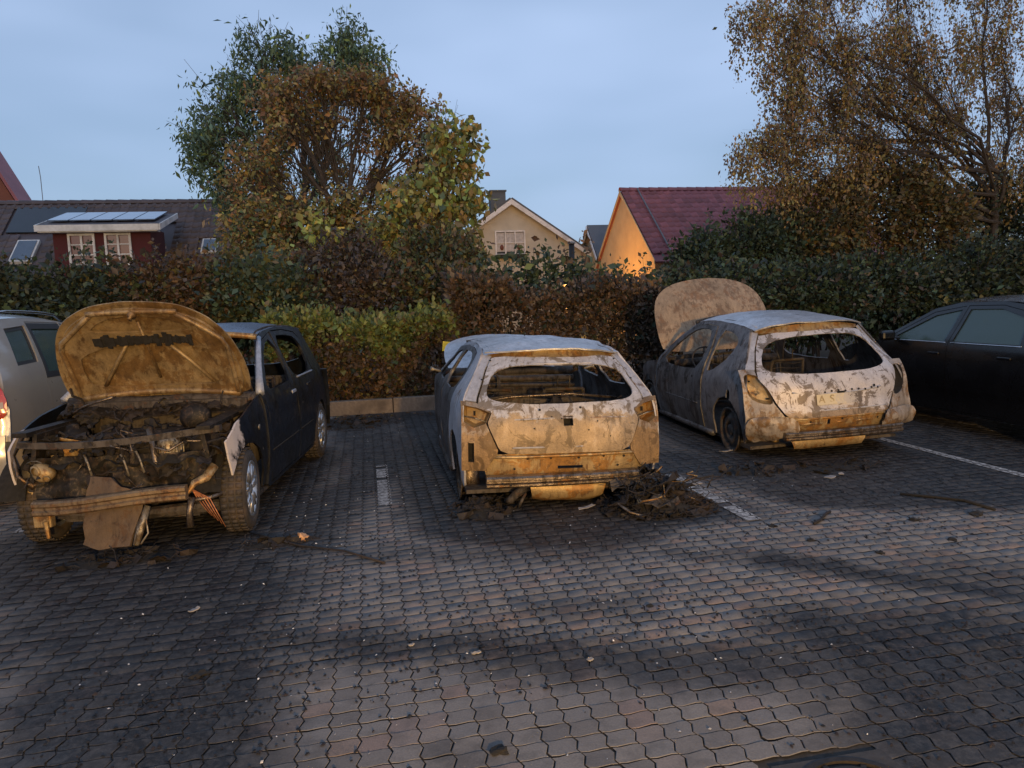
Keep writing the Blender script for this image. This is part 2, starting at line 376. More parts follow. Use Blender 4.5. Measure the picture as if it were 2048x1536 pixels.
def mat_paver():
    m, nt, b = newmat('concrete pavers'); pos = worldpos(nt); geo = nt.nodes.new('ShaderNodeNewGeometry'); oi = nt.nodes.new('ShaderNodeObjectInfo')
    rv = math_n(nt, 'FRACT', math_n(nt, 'ADD', geo.outputs['Random Per Island'], oi.outputs['Random']))
    base = ramp(nt, rv, [(0, (.15, .139, .134)), (.3, (.21, .193, .182)), (.55, (.185, .175, .17)), (.8, (.225, .208, .195)), (.93, (.225, .172, .155)), (1, (.25, .19, .155))])
    fine = noise_n(nt, pos, 120, 4, .7); med = noise_n(nt, pos, 9, 5, .6)
    base = mix(nt, maprange(nt, fine, .3, .7, 0, .45), base, (.065, .062, .062)); base = mix(nt, maprange(nt, fine, .66, .78, 0, .6), base, (.30, .28, .26))
    base = mix(nt, maprange(nt, med, .48, .72, 0, .55), base, (.07, .067, .067))
    # stains, plus shade bands painted into the same mask
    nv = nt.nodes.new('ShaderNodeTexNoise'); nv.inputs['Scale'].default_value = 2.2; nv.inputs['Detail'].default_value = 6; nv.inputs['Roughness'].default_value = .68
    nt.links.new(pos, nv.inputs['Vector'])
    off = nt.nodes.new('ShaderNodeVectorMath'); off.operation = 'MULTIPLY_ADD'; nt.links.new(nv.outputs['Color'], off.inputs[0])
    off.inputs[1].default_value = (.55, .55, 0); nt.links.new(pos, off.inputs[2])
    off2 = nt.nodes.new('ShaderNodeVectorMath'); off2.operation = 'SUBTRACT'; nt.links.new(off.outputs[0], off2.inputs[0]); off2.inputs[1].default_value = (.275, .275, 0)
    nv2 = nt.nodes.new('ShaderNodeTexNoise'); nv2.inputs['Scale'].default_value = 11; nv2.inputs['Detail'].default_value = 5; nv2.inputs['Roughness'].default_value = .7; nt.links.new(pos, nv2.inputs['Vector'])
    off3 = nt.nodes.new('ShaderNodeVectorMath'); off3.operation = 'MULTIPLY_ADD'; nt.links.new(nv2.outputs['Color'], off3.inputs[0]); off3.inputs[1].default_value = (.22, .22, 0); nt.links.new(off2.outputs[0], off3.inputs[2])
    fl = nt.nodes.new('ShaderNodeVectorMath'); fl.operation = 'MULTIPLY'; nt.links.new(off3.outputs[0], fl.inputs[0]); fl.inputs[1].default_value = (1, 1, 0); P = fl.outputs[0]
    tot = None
    for x0, y0, x1, y1, r, s, k in STAINS_AND_SHADE:
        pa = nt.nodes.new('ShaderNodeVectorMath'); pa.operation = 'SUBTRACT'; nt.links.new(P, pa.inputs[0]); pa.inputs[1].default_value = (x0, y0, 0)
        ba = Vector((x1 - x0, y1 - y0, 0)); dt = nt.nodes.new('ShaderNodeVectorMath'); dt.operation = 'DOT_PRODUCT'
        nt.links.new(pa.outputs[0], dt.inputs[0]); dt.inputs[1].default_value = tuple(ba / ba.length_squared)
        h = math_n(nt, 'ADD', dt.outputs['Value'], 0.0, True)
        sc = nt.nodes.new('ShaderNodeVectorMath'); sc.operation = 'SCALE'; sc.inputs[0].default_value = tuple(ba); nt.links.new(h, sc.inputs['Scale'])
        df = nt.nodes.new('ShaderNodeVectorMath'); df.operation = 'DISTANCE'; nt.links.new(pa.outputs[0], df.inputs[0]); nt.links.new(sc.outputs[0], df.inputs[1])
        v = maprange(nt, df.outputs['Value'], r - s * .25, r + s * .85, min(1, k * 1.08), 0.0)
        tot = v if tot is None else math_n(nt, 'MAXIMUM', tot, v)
    tot = math_n(nt, 'MULTIPLY', math_n(nt, 'POWER', tot, .85), maprange(nt, rv, 0, 1, .82, 1.06), True)   # each stone darkens differently
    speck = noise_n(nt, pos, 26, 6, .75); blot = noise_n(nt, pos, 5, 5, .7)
    soot = math_n(nt, 'MULTIPLY', tot, maprange(nt, speck, .28, .55, .66, 1.0), True)  # soot mask also carries the painted shade bands
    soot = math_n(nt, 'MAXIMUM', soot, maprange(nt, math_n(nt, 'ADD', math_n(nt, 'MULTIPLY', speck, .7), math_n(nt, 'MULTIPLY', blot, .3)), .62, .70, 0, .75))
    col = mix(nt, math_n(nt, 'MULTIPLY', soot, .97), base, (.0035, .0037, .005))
    nt.links.new(col, b.inputs['Base Color']); nt.links.new(maprange(nt, soot, 0, 1, .35, .42), b.inputs['Specular IOR Level'])
    wet = math_n(nt, 'MULTIPLY', tot, maprange(nt, blot, .35, .65, .3, 1.0))
    nt.links.new(maprange(nt, wet, 0, 1, .85, .42), b.inputs['Roughness'])
    bump(nt, b, math_n(nt, 'ADD', fine, math_n(nt, 'MULTIPLY', speck, .8)), .35, .004)
    return m
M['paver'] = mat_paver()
M['bed'] = mat_plain('dark joint sand', (.028, .025, .023), .95, 0, .4, 40, .3)
M['soil'] = mat_plain('dark garden soil', (.045, .035, .024), .95, 0, .5, 6, .5, dirt=(.05, .055, .025))
M['kerb'] = mat_plain('concrete kerb', (.17, .135, .105), .85, 0, .25, 25, .3, dirt=(.09, .07, .055))
def mat_paint():
    m, nt, b = newmat('worn white road paint'); pos = worldpos(nt)
    n1 = noise_n(nt, pos, 30, 6, .7); n2 = noise_n(nt, pos, 5, 4, .6)
    c = mix(nt, maprange(nt, n1, .40, .56), (.52, .50, .48), (.16, .15, .145)); c = mix(nt, maprange(nt, n2, .5, .75, 0, .6), c, (.10, .095, .1))
    nt.links.new(c, b.inputs['Base Color']); b.inputs['Roughness'].default_value = .7
    return m
M['paint'] = mat_paint()

g = MB(); g.quad((-600, -600, -.0075), (600, -600, -.0075), (600, 600, -.0075), (-600, 600, -.0075))
tag(g.build('ground', M['bed']), kind='structure')
pav = thing('paving', None, None); tag(pav, kind='structure')
PW, PH, PA, PB = .112, .098, .0085, .0040
def paver_outline(k=4):
    P = []
    for i in range(k): x = -PW / 2 + PW * i / k; P.append((x, -PH / 2 + PB * math.sin(2 * PI * x / PW)))
    for i in range(k): y = -PH / 2 + PH * i / k; P.append((PW / 2 + PA * math.sin(2 * PI * y / PH), y))
    for i in range(k): x = PW / 2 - PW * i / k; P.append((x, PH / 2 + PB * math.sin(2 * PI * x / PW)))
    for i in range(k): y = PH / 2 - PH * i / k; P.append((-PW / 2 + PA * math.sin(2 * PI * y / PH), y))
    return P
OUT = paver_outline()
pv_bot = inset(OUT, .0026); pv_top = inset(OUT, .0050); npv = len(OUT)
pvV = np.array([(x, y, -.0145) for x, y in pv_bot] + [(x, y, -.0020) for x, y in pv_bot] + [(x, y, 0.0) for x, y in pv_top])
def in_view_area(x, y): return 1.5 < y < 11.42 and -(.46 * y + 1.3) < x < 1.08 * y + .8
DRAIN = (1.49, 2.0, .212)
cells = []
for j in range(int(1.5 / PH), int(11.42 / PH)):
    y = (j + .5) * PH
    for i in range(int(-7.5 / PW), int(13.2 / PW)):
        x = (i + .5) * PW
        if not in_view_area(x, y): continue
        if abs(x - DRAIN[0]) < DRAIN[2] + .03 and abs(y - DRAIN[1]) < DRAIN[2] + .03: continue
        cells.append((x, y))
def seen(x, y):
    d = Vector((x, y, -1.62)); z = d.dot(FWD); u = 1500 * d.dot(RGT) / z; v = 1500 * d.dot(UPV) / z
    return abs(u) < 1040 and abs(v) < 790, z
vis = sorted([(seen(x, y)[1], k) for k, (x, y) in enumerate(cells) if seen(x, y)[0]])
near = set(k for _, k in vis[:300])
pfaces = [tuple(range(2 * npv, 3 * npv))] + [(i, (i + 1) % npv, npv + (i + 1) % npv, npv + i) for i in range(npv)] + [(npv + i, npv + (i + 1) % npv, 2 * npv + (i + 1) % npv, 2 * npv + i) for i in range(npv)]
pme = mesh('paver', [tuple(v) for v in pvV], pfaces[:1] + pfaces[npv + 1:])
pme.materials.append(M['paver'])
def paver_pose(x, y):
    h = mnoise.noise(Vector((x * 1.1, y * 1.1, 3))) * .003 + .0005 + rnd.uniform(-.0018, .0018)
    return h, rnd.gauss(0, .014), rnd.gauss(0, .014), rnd.gauss(0, .022)
restV = []
for k, (x, y) in enumerate(cells):
    h, tx, ty, tz = paver_pose(x, y)
    if k in near:
        o = bpy.data.objects.new('paver', pme); C.objects.link(o); o.parent = pav; o.location = (x, y, h); o.rotation_euler = (tx, ty, tz)
    else:
        c, s = math.cos(tz), math.sin(tz); q = pvV[npv:]
        qx = q[:, 0] * c - q[:, 1] * s; qy = q[:, 0] * s + q[:, 1] * c
        restV.append(np.stack([qx + x, qy + y, q[:, 2] + h + qy * tx - qx * ty], 1))
nr = len(restV); RV = np.concatenate(restV); base_i = (np.arange(nr) * 2 * npv)[:, None]
me = bpy.data.meshes.new('pavers_beyond')
ring = np.array([(i, (i + 1) % npv, npv + (i + 1) % npv, npv + i) for i in range(npv)]).ravel()
loops = np.concatenate([base_i + np.arange(npv, 2 * npv)[None, :], base_i + ring[None, :]], 1).ravel()
sizes = np.tile(np.array([npv] + [4] * npv), nr); starts = np.concatenate([[0], np.cumsum(sizes)[:-1]])
me.vertices.add(len(RV)); me.loops.add(len(loops)); me.polygons.add(len(sizes))
me.vertices.foreach_set('co', RV.astype(np.float32).ravel()); me.loops.foreach_set('vertex_index', loops.astype(np.int32)); me.polygons.foreach_set('loop_start', starts.astype(np.int32))
me.update(calc_edges=True)
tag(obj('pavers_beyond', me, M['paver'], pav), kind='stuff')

def clip_poly(P, x0, x1, y0, y1):
    def cl(P, ax, lim, sg):
        Q = []
        for i in range(len(P)):
            a, b = P[i - 1], P[i]; ia, ib = (a[ax] - lim) * sg >= 0, (b[ax] - lim) * sg >= 0
            if ia != ib:
                t = (lim - a[ax]) / (b[ax] - a[ax]); Q.append((a[0] + (b[0] - a[0]) * t, a[1] + (b[1] - a[1]) * t))
            if ib: Q.append(b)
        return Q
    for ax, lim, sg in ((0, x0, 1), (0, x1, -1), (1, y0, 1), (1, y1, -1)):
        if len(P) < 3: return []
        P = cl(P, ax, lim, sg)
    return P if len(P) >= 3 else []
def painted_line(x0, x1, y0, y1, keep, label):
    mb = MB()
    for (x, y) in cells:
        if x + .08 < x0 or x - .08 > x1 or y + .08 < y0 or y - .08 > y1 or rnd.random() > keep: continue
        Q = clip_poly([(px + x, py + y) for px, py in pv_top], x0, x1, y0, y1)
        if Q: mb.add([(a, b, .0062 + mnoise.noise(Vector((x * 1.1, y * 1.1, 3))) * .003) for a, b in Q], [tuple(range(len(Q)))])
    o = mb.build('painted_line', M['paint'], pav); o['label'] = label; return o
painted_line(.015, .125, 6.05, 7.6, .92, 'worn white bay line between the blue and the grey burnt cars')
painted_line(2.585, 2.705, 4.80, 6.3, .95, 'short worn white bay line by the debris heap')
painted_line(5.335, 5.435, 3.6, 7.4, 1.0, 'long white bay line beside the black car')
painted_line(-2.72, -2.60, 6.15, 8.0, .9, 'white bay line end beside the blue hatchback')

kerb = thing('kerb', None, None); tag(kerb, kind='structure')
km = MB().box((0, 0, 0), (.992, .16, .26), bev=.012); kme = mesh('kerb_stone', km.V, km.F); kme.materials.append(M['kerb'])
for i in range(-7, 16):
    o = bpy.data.objects.new('kerb_stone', kme); C.objects.link(o); o.parent = kerb
    o.location = (-.17 + i + rnd.uniform(-.002, .002), 11.56 + rnd.uniform(-.006, .006), .075 + rnd.uniform(-.006, .006)); o.rotation_euler = (rnd.gauss(0, .012), 0, rnd.gauss(0, .006))
# planting bed behind the kerb
xs = np.linspace(-30, 40, 71); ys = np.linspace(11.64, 24, 14)
V = [(x, y, .13 + .05 * mnoise.noise(Vector((x * .6, y * .6, 0))) + .02 * mnoise.noise(Vector((x * 3, y * 3, 1)))) for y in ys for x in xs]
F = [(j * 71 + i, j * 71 + i + 1, (j + 1) * 71 + i + 1, (j + 1) * 71 + i) for j in range(13) for i in range(70)]
tag(obj('soil_bed', mesh('soil_bed', V, F, True), M['soil']), kind='structure')
g = MB(); g.quad((-300, 24, .05), (300, 24, .05), (300, 590, .05), (-300, 590, .05))
M['lawn'] = mat_plain('dusky lawn', (.05, .06, .025), .95, 0, .4, 3, .2)
tag(g.build('lawn', M['lawn']), kind='structure')
# ------------------------------------------------------------------ car building kit (x forward from the tail, y left, z up)
class Body:
    def __init__(s, plan, sect, xend, seam, ztop, crown):
        s.plan = cur(plan); s.sect = cur(sect); s.xend = cur(xend); s.seam = seam; s.ztop = cur(ztop); s.crown = crown
    def W(s, x, z): return s.plan(x) * s.sect(z)
    def side(s, sg, off=0.0): return lambda x, z: (x, sg * (s.W(x, z) + off), z)
    def tail(s, off=0.0):
        def f(y, z):
            xe = s.xend(z); xs = xe + s.seam; ye = s.W(xs, z); t = min(1.0, abs(y) / ye)
            return (xe + s.seam * t ** 3.2 - off, y, z)
        return f
    def roof(s, off=0.0):
        def f(x, y):
            z0 = s.ztop(x); ye = s.W(x, z0); t = min(1, abs(y) / ye)
            return (x, y, z0 + s.crown * (1 - t ** 2.4) + off)
        return f
def arch(cx, cz, r, z0, n=9, rz=None):
    """points of a wheel arch from the front foot to the rear foot (for a bottom edge running front -> rear)"""
    a = math.asin(max(-1, min(1, (z0 - cz) / r))); P = []
    for i in range(n):
        t = a + (PI - 2 * a) * i / (n - 1); P.append((cx + r * math.cos(t), cz + r * math.sin(t)))
    return P
def wheel(parent, x, y, z, r, w, sg, mats, kind='alloy', tyre=True, spokes=5, rimr=None, label=None):
    """wheel hub at x,y,z; sg = side the face looks to"""
    t = bpy.data.objects.new('wheel', None); C.objects.link(t); t.parent = parent; t.location = (x, y, z)
    if label: t['label'] = label
    rr = rimr or r * .66; h = w / 2
    if tyre:
        mb = MB(); pr = [(rr, -h * .8), (rr + .02, -h * .95), (r - .05, -h), (r - .015, -h * .82), (r, -h * .5), (r + .001, 0), (r, h * .5), (r - .015, h * .82), (r - .05, h), (rr + .02, h * .95), (rr, h * .8)]
        mb.lathe(pr, (0, 0, 0), 'y', 40)
        for i in range(40):   # tread blocks
            a = 2 * PI * i / 40
            for q in (-.55, 0, .55):
                mb.box((math.cos(a) * (r + .002), q * h, math.sin(a) * (r + .002)), (.012, h * .42, r * .11), rot=Matrix.Rotation(-a, 3, 'Y'))
        mb.build('tyre', mats[0], t, True)
    mb = MB()
    mb.lathe([(rr + .012, h * .82), (rr + .012, h * .95), (rr - .012, h * .86), (rr - .03, h * .3), (rr - .035, -h * .7), (rr + .004, -h * .85)], (0, 0, 0), 'y', 40)
    if sg < 0: mb.V = [Vector((v.x, -v.y, v.z)) for v in mb.V]
    f = sg * h
    if kind == 'alloy':
        for i in range(spokes):
            a = 2 * PI * i / spokes + .3
            for da in (-.10, .10):
                P = [(math.cos(a + da * .3) * .05, f * .62, math.sin(a + da * .3) * .05), (math.cos(a + da) * rr * .55, f * .78, math.sin(a + da) * rr * .55), (math.cos(a + da * 1.5) * (rr - .015), f * .72, math.sin(a + da * 1.5) * (rr - .015))]
                mb.tube(P, [.024, .019, .018], 6)
        mb.lathe([(0.0, .025), (.03, .025), (.055, .012), (.06, -.03)], (0, f * .62, 0), 'y', 20)
    else:
        # pressed steel disc with holes read as dark drums
        pr = [(rr - .02, .0), (rr * .8, -.01), (rr * .62, .03), (rr * .40, .035), (rr * .34, .0), (.06, .0), (.055, .03), (0, .032)]
        mb.lathe([(a, b * sg) for a, b in pr], (0, f * .45, 0), 'y', 32)
        for i in range(5):
            a = 2 * PI * i / 5; mb.lathe([(.0, .014 * sg), (.010, .012 * sg), (.011, 0)], (math.cos(a) * rr * .27, f * .46, math.sin(a) * rr * .27), 'y', 8)
    mb.build('rim', mats[1], t, True)
    mb = MB(); mb.lathe([(rr * .62, -.03), (rr * .62, .03), (rr * .2, .03), (rr * .2, .05), (0, .05)], (0, -f * .15, 0), 'y', 28)
    mb.build('brake_drum', mats[2], t, True)
    return t
def seat_frame(parent, x, y, z, mat, lean=.25, w=.46, h=.62):
    mb = MB()
    for s in (-1, 1):
        mb.tube([(x, y + s * w / 2, z), (x - .05, y + s * w / 2, z + .1), (x - .05 - h * math.sin(lean), y + s * w * .42, z + h)], .018, 6)
        mb.tube([(x + .42, y + s * w / 2, z + .02), (x - .02, y + s * w / 2, z)], .016, 6)
        mb.tube([(x - .05 - h * math.sin(lean), y + s * .06, z + h), (x - .07 - h * math.sin(lean), y + s * .06, z + h + .13)], .007, 6)
    mb.tube([(x - .05 - h * math.sin(lean), y + t * w * .42, z + h) for t in (-1, -.5, 0, .5, 1)], .018, 6)
    mb.tube([(x + .42, y - w / 2, z + .02), (x + .44, y, z + .03), (x + .42, y + w / 2, z + .02)], .016, 6)
    for k in range(7):
        t = .12 + .8 * k / 6; xx = x - .05 - h * math.sin(lean) * t; zz = z + .08 + (h - .08) * t
        mb.tube([(xx, y - w * .43, zz), (xx + .02, y - w * .2, zz - .015), (xx + .02, y + w * .2, zz + .01), (xx, y + w * .43, zz)], .004, 5)
    for k in range(5):
        xx = x + .05 + k * .08; mb.tube([(xx, y - w * .5, z + .02), (xx, y - w * .15, z), (xx + .01, y + w * .2, z - .015), (xx, y + w * .5, z + .02)], .004, 5)
    return mb.build('seat_frame', mat, parent, True, jitter=.012, seed=x)
def steering(parent, x, y, z, mat):
    mb = MB(); rot = Matrix.Rotation(R(-62), 3, 'Y')
    mb.tube([Vector((x, y, z)) + rot @ Vector((.18 * math.cos(a), .18 * math.sin(a), 0)) for a in [2 * PI * i / 20 for i in range(20)]], .011, 6, closed=True)
    for a in (0, 2.2, 4.1): mb.tube([Vector((x, y, z)), Vector((x, y, z)) + rot @ Vector((.18 * math.cos(a), .18 * math.sin(a), 0))], .012, 5)
    mb.tube([(x, y, z), (x + .45, y, z - .22)], .03, 8)
    return mb.build('steering_wheel', mat, parent, True)
def scatter_junk(name, mat, parent, n, box, size, seed, sheet=.4, label=None):
    """charred bits heaped in a box-shaped zone; one continuous heap mesh"""
    r = random.Random(seed); mb = MB(); (x0, x1), (y0, y1), (z0, z1) = box
    for i in range(n):
        c = Vector((r.uniform(x0, x1), r.uniform(y0, y1), r.uniform(z0, z1) if z1 > z0 else z0)); s_ = size * r.uniform(.35, 1.3)
        rot = Matrix.Rotation(r.uniform(0, 6.3), 3, 'Z') @ Matrix.Rotation(r.gauss(0, .7), 3, 'X') @ Matrix.Rotation(r.gauss(0, .5), 3, 'Y')
        k = r.random()
        if k < sheet:
            V = []; m = 4
            for a in range(m + 1):
                for b in range(3): V.append(rot @ Vector(((a / m - .5) * s_ * 2, (b / 2 - .5) * s_ * 1.1 + r.gauss(0, s_ * .14), r.gauss(0, s_ * .22))) + c)
            F = [(a * 3 + b, a * 3 + b + 1, (a + 1) * 3 + b + 1, (a + 1) * 3 + b) for a in range(m) for b in range(2)]
            mb.add(V, F)
        elif k < .75:
            P = [c]
            for q in range(4): P.append(P[-1] + rot @ Vector((s_ * .7, r.gauss(0, s_ * .35), r.gauss(0, s_ * .25))))
            mb.tube(P, r.uniform(.003, .010), 5)
        else:
            V = [rot @ Vector((math.cos(a) * s_ * r.uniform(.2, .5), math.sin(a) * s_ * r.uniform(.2, .5), zz * s_ * .22)) + c for zz in (-1, 1) for a in [2 * PI * t / 6 for t in range(6)]]
            mb.add(V, [tuple(range(5, -1, -1)), tuple(range(6, 12))] + [(i_, (i_ + 1) % 6, 6 + (i_ + 1) % 6, 6 + i_) for i_ in range(6)])
    o = tag(mb.build(name, mat, parent), kind='stuff')
    if label: o['label'] = label
    return o
def beam(name, mat, parent, prof, path, label=None, smooth=False):
    """sweep a closed (a, z) profile along a plan path of (x, y, z) points; a is measured towards -x (out of the tail)"""
    mb = MB(); n = len(prof); V = []; F = []
    for (x, y, z) in path: V += [(x - a, y, z + b) for a, b in prof]
    k = len(path)
    for i in range(k - 1):
        for j in range(n): F.append((i * n + j, i * n + (j + 1) % n, (i + 1) * n + (j + 1) % n, (i + 1) * n + j))
    F += [tuple(range(n)), tuple(range((k - 1) * n + n - 1, (k - 1) * n - 1, -1))]
    mb.add(V, F); return mb.build(name, mat, parent, smooth)
def disc_holes(name, mat, parent, spots, fmap, r, off=.004):
    """small dark drain and bolt holes: shallow cups sunk in a panel"""
    mb = MB()
    for (a, b) in spots:
        c = Vector(fmap(a, b)); c1 = Vector(fmap(a + .01, b)); c2 = Vector(fmap(a, b + .01)); u = (c1 - c).normalized(); v = (c2 - c).normalized(); nn = u.cross(v).normalized()
        if nn.x > 0: nn = -nn
        V = [c + nn * off + (u * math.cos(t) + v * math.sin(t)) * r for t in [2 * PI * i / 10 for i in range(10)]] + [c + nn * (off + .001)]
        mb.add(V, [(i, (i + 1) % 10, 10) for i in range(10)])
    return tag(mb.build(name, mat, parent), kind='stuff')
def raised_hood(parent, L, W_, x0, z0, ang, mats, nose=.25, bow=.10, under=True, label=None, twist=0.0, seed=1, tname='hood', dome=False):
    """hood hinged at (x0, z0) and lifted by ang; skin plus the pressed inner frame on its lower face"""
    ca, sa = math.cos(ang), math.sin(ang); hw = W_ / 2
    def place(u, v, d):   # u along the hood from hinge to nose, v across, d above the skin
        b = bow * (1 - (v / hw) ** 2) - bow * .6 * max(0, (u / L - .55)) ** 2 * 3
        q = u; h = b + d + .03 * math.sin(u / L * PI)
        return (x0 + q * ca - h * sa, v + twist * u, z0 + q * sa + h * ca)
    n1, n2, n3 = (.99, .88, .62) if not dome else (.92, .76, .50)
    out = [(0.0, -hw * .93), (L * .25, -hw), (L * .6, -hw * n1), (L * .82, -hw * n2), (L * .95, -hw * n3), (L, -hw * n3 * .45), (L, hw * n3 * .45), (L * .95, hw * n3), (L * .82, hw * n2), (L * .6, hw * n1), (L * .25, hw), (0, hw * .93)]
    out = chaikin(out, 2)
    o = panel(tname, out, lambda u, v: place(u, v, 0), mats[0], parent, step=.06, thick=.008, dent=.012, seed=seed)
    if label: o['label'] = label
    if under:
        i1 = inset(out, .05); i2 = inset(out, .17)
        def fr(u, v): return place(u, v, -.032)
        # perimeter channel with four big pressed openings separated by ribs
        cells_ = [chaikin([(L * .13, -hw * .66), (L * .30, -hw * .74), (L * .56, -hw * .68), (L * .56, hw * .68), (L * .30, hw * .74), (L * .13, hw * .66)], 2), chaikin([(L * .69, -hw * .60 * n1), (L * .80, -hw * .56 * n2), (L * .865, -hw * .40 * n3), (L * .865, hw * .40 * n3), (L * .80, hw * .56 * n2), (L * .69, hw * .60 * n1)], 2)]
        f = panel('inner_frame', i1, fr, mats[1], o, holes=cells_, step=.055, thick=.018, dent=.008, seed=seed + 4)
        mb = MB()
        for s_ in (-1, 1):
            P = [place(L * t, s_ * hw * (.84 - (1.5 if dome else .8) * max(0, t - .62)), -.045) for t in [.05 + .85 * k / 10 for k in range(11)]]; mb.tube(P, .020, 6)
            mb.tube([place(L * .14, s_ * hw * .60, -.02), place(L * .36, s_ * hw * .40, -.03), place(L * .58, s_ * hw * .20, -.035)], .016, 6)
        mb.tube([place(L * .915, hw * t * n3 / .62, -.04) for t in [-.55 + 1.1 * k / 8 for k in range(9)]], .022, 6)
        mb.tube([place(L * .08, hw * t, -.045) for t in [-.85 + 1.7 * k / 8 for k in range(9)]], .026, 6)
        mb.tube([place(L * .2, 0, -.02), place(L * .8, 0, -.035)], .012, 6)
        mb.build('frame_rib', mats[1], o, True)
        mb = MB(); mb.lathe([(0, -.02), (.03, -.02), (.03, .03), (.012, .04), (.012, .07), (0, .07)], (0, 0, 0), 'z', 10)
        for v in mb.V: v2 = place(L * .9 + v.x, v.y, -.05 - v.z); v.x, v.y, v.z = v2
        mb.build('latch_striker', mats[1], o, True)
    return o
# ------------------------------------------------------------------ burnt grey hatchback in the middle bay (seen from behind)
M['cornerash'] = mat_burnt('rusting ash steel', (.38, .31, .24), (.22, .14, .085), (.33, .175, .07), SOOT, .6, .5, .42, 51, rough=.5, metal=.35, scale=1.8, low=(.62, (.40, .25, .11)))
M['gate'] = mat_burnt('burnt tailgate steel', (.60, .57, .57), (.30, .24, .19), (.31, .20, .11), SOOT, .68, .32, .34, 5, rough=.5, metal=.4, scale=1.1, low=(.755, (.42, .30, .17)))
def mid_car():
    t = thing('hatchback_car', 'burnt-out grey five-door hatchback standing tail-on in the middle bay, tail lamps gone', 'car', (1.44, 5.50, -.02), PI / 2 - R(1.6), 'burnt-out hatchbacks', rx=R(1.7))
    b = Body(plan=[(0, .765), (.3, .80), (.7, .82), (2, .83), (3.0, .82), (3.5, .77), (3.85, .60)],
             sect=[(.05, .93), (.25, .97), (.5, 1.0), (.75, .99), (.86, .955), (1.0, .85), (1.2, .695), (1.35, .6)],
             xend=[(.0, .20), (.22, .05), (.33, .015), (.5, .0), (.66, .01), (.78, .05), (.86, .10), (1.10, .33), (1.2, .44)], seam=.13,
             ztop=[(.40, 1.185), (.8, 1.235), (1.4, 1.255), (1.95, 1.225), (2.2, 1.15)], crown=.06)
    tl = b.tail(); 
    # --- tailgate with window hole
    gate = [(-.50, 1.175), (.50, 1.175), (.565, 1.08), (.655, .88), (.665, .825), (.56, .785), (.60, .70), (.515, .50), (.44, .468), (-.44, .468), (-.515, .50), (-.60, .70), (-.56, .785), (-.665, .825), (-.655, .88), (-.565, 1.08)]
    win = chaikin([(-.50, 1.105), (0, 1.125), (.50, 1.105), (.60, .93), (.565, .862), (.3, .838), (-.3, .838), (-.565, .862), (-.60, .93)], 2)
    plate = [(-.055, .675), (.02, .675), (.02, .745), (-.055, .745)]
    g = panel('tailgate', chaikin(gate, 1, w=.12), b.tail(.006), M['gate'], t, holes=[win, plate], step=.04, thick=.010, dent=.016, dscale=4, seed=2)
    pocket('plate_recess', [tl(*p) for p in [(-.055, .675), (.02, .675), (.02, .745), (-.055, .745)]], (.07, 0, 0), .9, M['soot'], g)
    # pressed creases and handle ledge
    P = [tl(y, .735 - .02 * abs(y)) for y in [-.5 + k * .05 for k in range(21)]]
    MB().tube([Vector(p) + Vector((-.004, 0, 0)) for p in P], .007, 6).build('crease', M['ash2'], g, True)
    for zz, ww, rr in ((.515, .42, .008), (.60, .46, .006)):
        MB().tube([Vector(tl(-ww + 2 * ww * k / 16, zz)) + Vector((-.003, 0, 0)) for k in range(17)], rr, 6).build('crease', M['ash2'], g, True)
    MB().tube([Vector(tl(y, 1.128 + .0 * y)) + Vector((-.004, 0, 0)) for y in [-.46 + k * .092 for k in range(11)]], .010, 6).build('window_lip', M['ash'], g, True)
    disc_holes('bolt_hole', M['soot'], g, [(.605, 1.0), (-.60, .99), (.20, .79), (-.12, .80), (.52, 1.14), (-.50, 1.14)], tl, .010, .02)
    # rivets of burnt trim
    disc_holes('trim_clip', M['char'], g, [(-.05 + .30 * math.cos(k), .66 + .08 * math.sin(k * 1.7)) for k in range(6)], tl, .006, .022)
    # --- rear corner panels with lamp recesses
    for s in (-1, 1):
        lamp = [(s * a, z) for a, z in ((.575, .775), (.67, .815), (.775, .832), (.782, .71), (.70, .665), (.615, .695))]
        corner = [(s * a, z) for a, z in ((.675, .85), (.79, .86), (.795, .33), (.62, .335), (.53, .47), (.525, .50), (.61, .70), (.57, .78))]
        slot = [(s * .70, .55), (s * .745, .55), (s * .745, .40), (s * .70, .40)]
        c = panel('rear_corner_panel', corner, b.tail(), M['cornerash'], t, holes=[lamp, slot] if s > 0 else [lamp], step=.04, thick=.012, dent=.012, seed=7 + s)
        pocket('tail_lamp_recess', [tl(*p) for p in lamp], (.11, -s * .02, -.01), .72, M['rust'], c)
        if s > 0: pocket('vent_recess', [tl(*p) for p in slot], (.06, 0, 0), .85, M['soot'], c)
        panel('rear_pillar', [(s * a, z) for a, z in ((.505, 1.182), (.572, 1.188), (.682, 1.0), (.757, .862), (.672, .852), (.662, .89), (.575, 1.08))], b.tail(-.004), M['ash'], t, step=.05, thick=.012, dent=.006, seed=60 + s)
        mb = MB(); q = Vector(tl(s * .70, .76)) + Vector((.095, -s * .02, 0)); mb.box(q, (.01, .014, .035)); mb.build('bulb_hole', M['soot'], c)
        MB().tube([Vector(tl(s * .60, .705)) + Vector((.05, 0, 0)), Vector(tl(s * .70, .735)) + Vector((.045, 0, 0)), Vector(tl(s * .765, .745)) + Vector((.03, 0, 0))], .006, 5).build('lamp_rim', M['alu'], c, True)
    # --- lower rear panel, bumper beam, spare wheel pan
    low = [(-.53, .462), (.53, .462), (.62, .335), (.60, .24), (-.58, .24), (-.62, .335)]
    lp = panel('rear_panel', low, b.tail(-.02), M['rust'], t, holes=[[(-.14, .335), (.06, .335), (.06, .36), (-.14, .36)]], step=.05, thick=.01, dent=.012, dscale=5, seed=5)
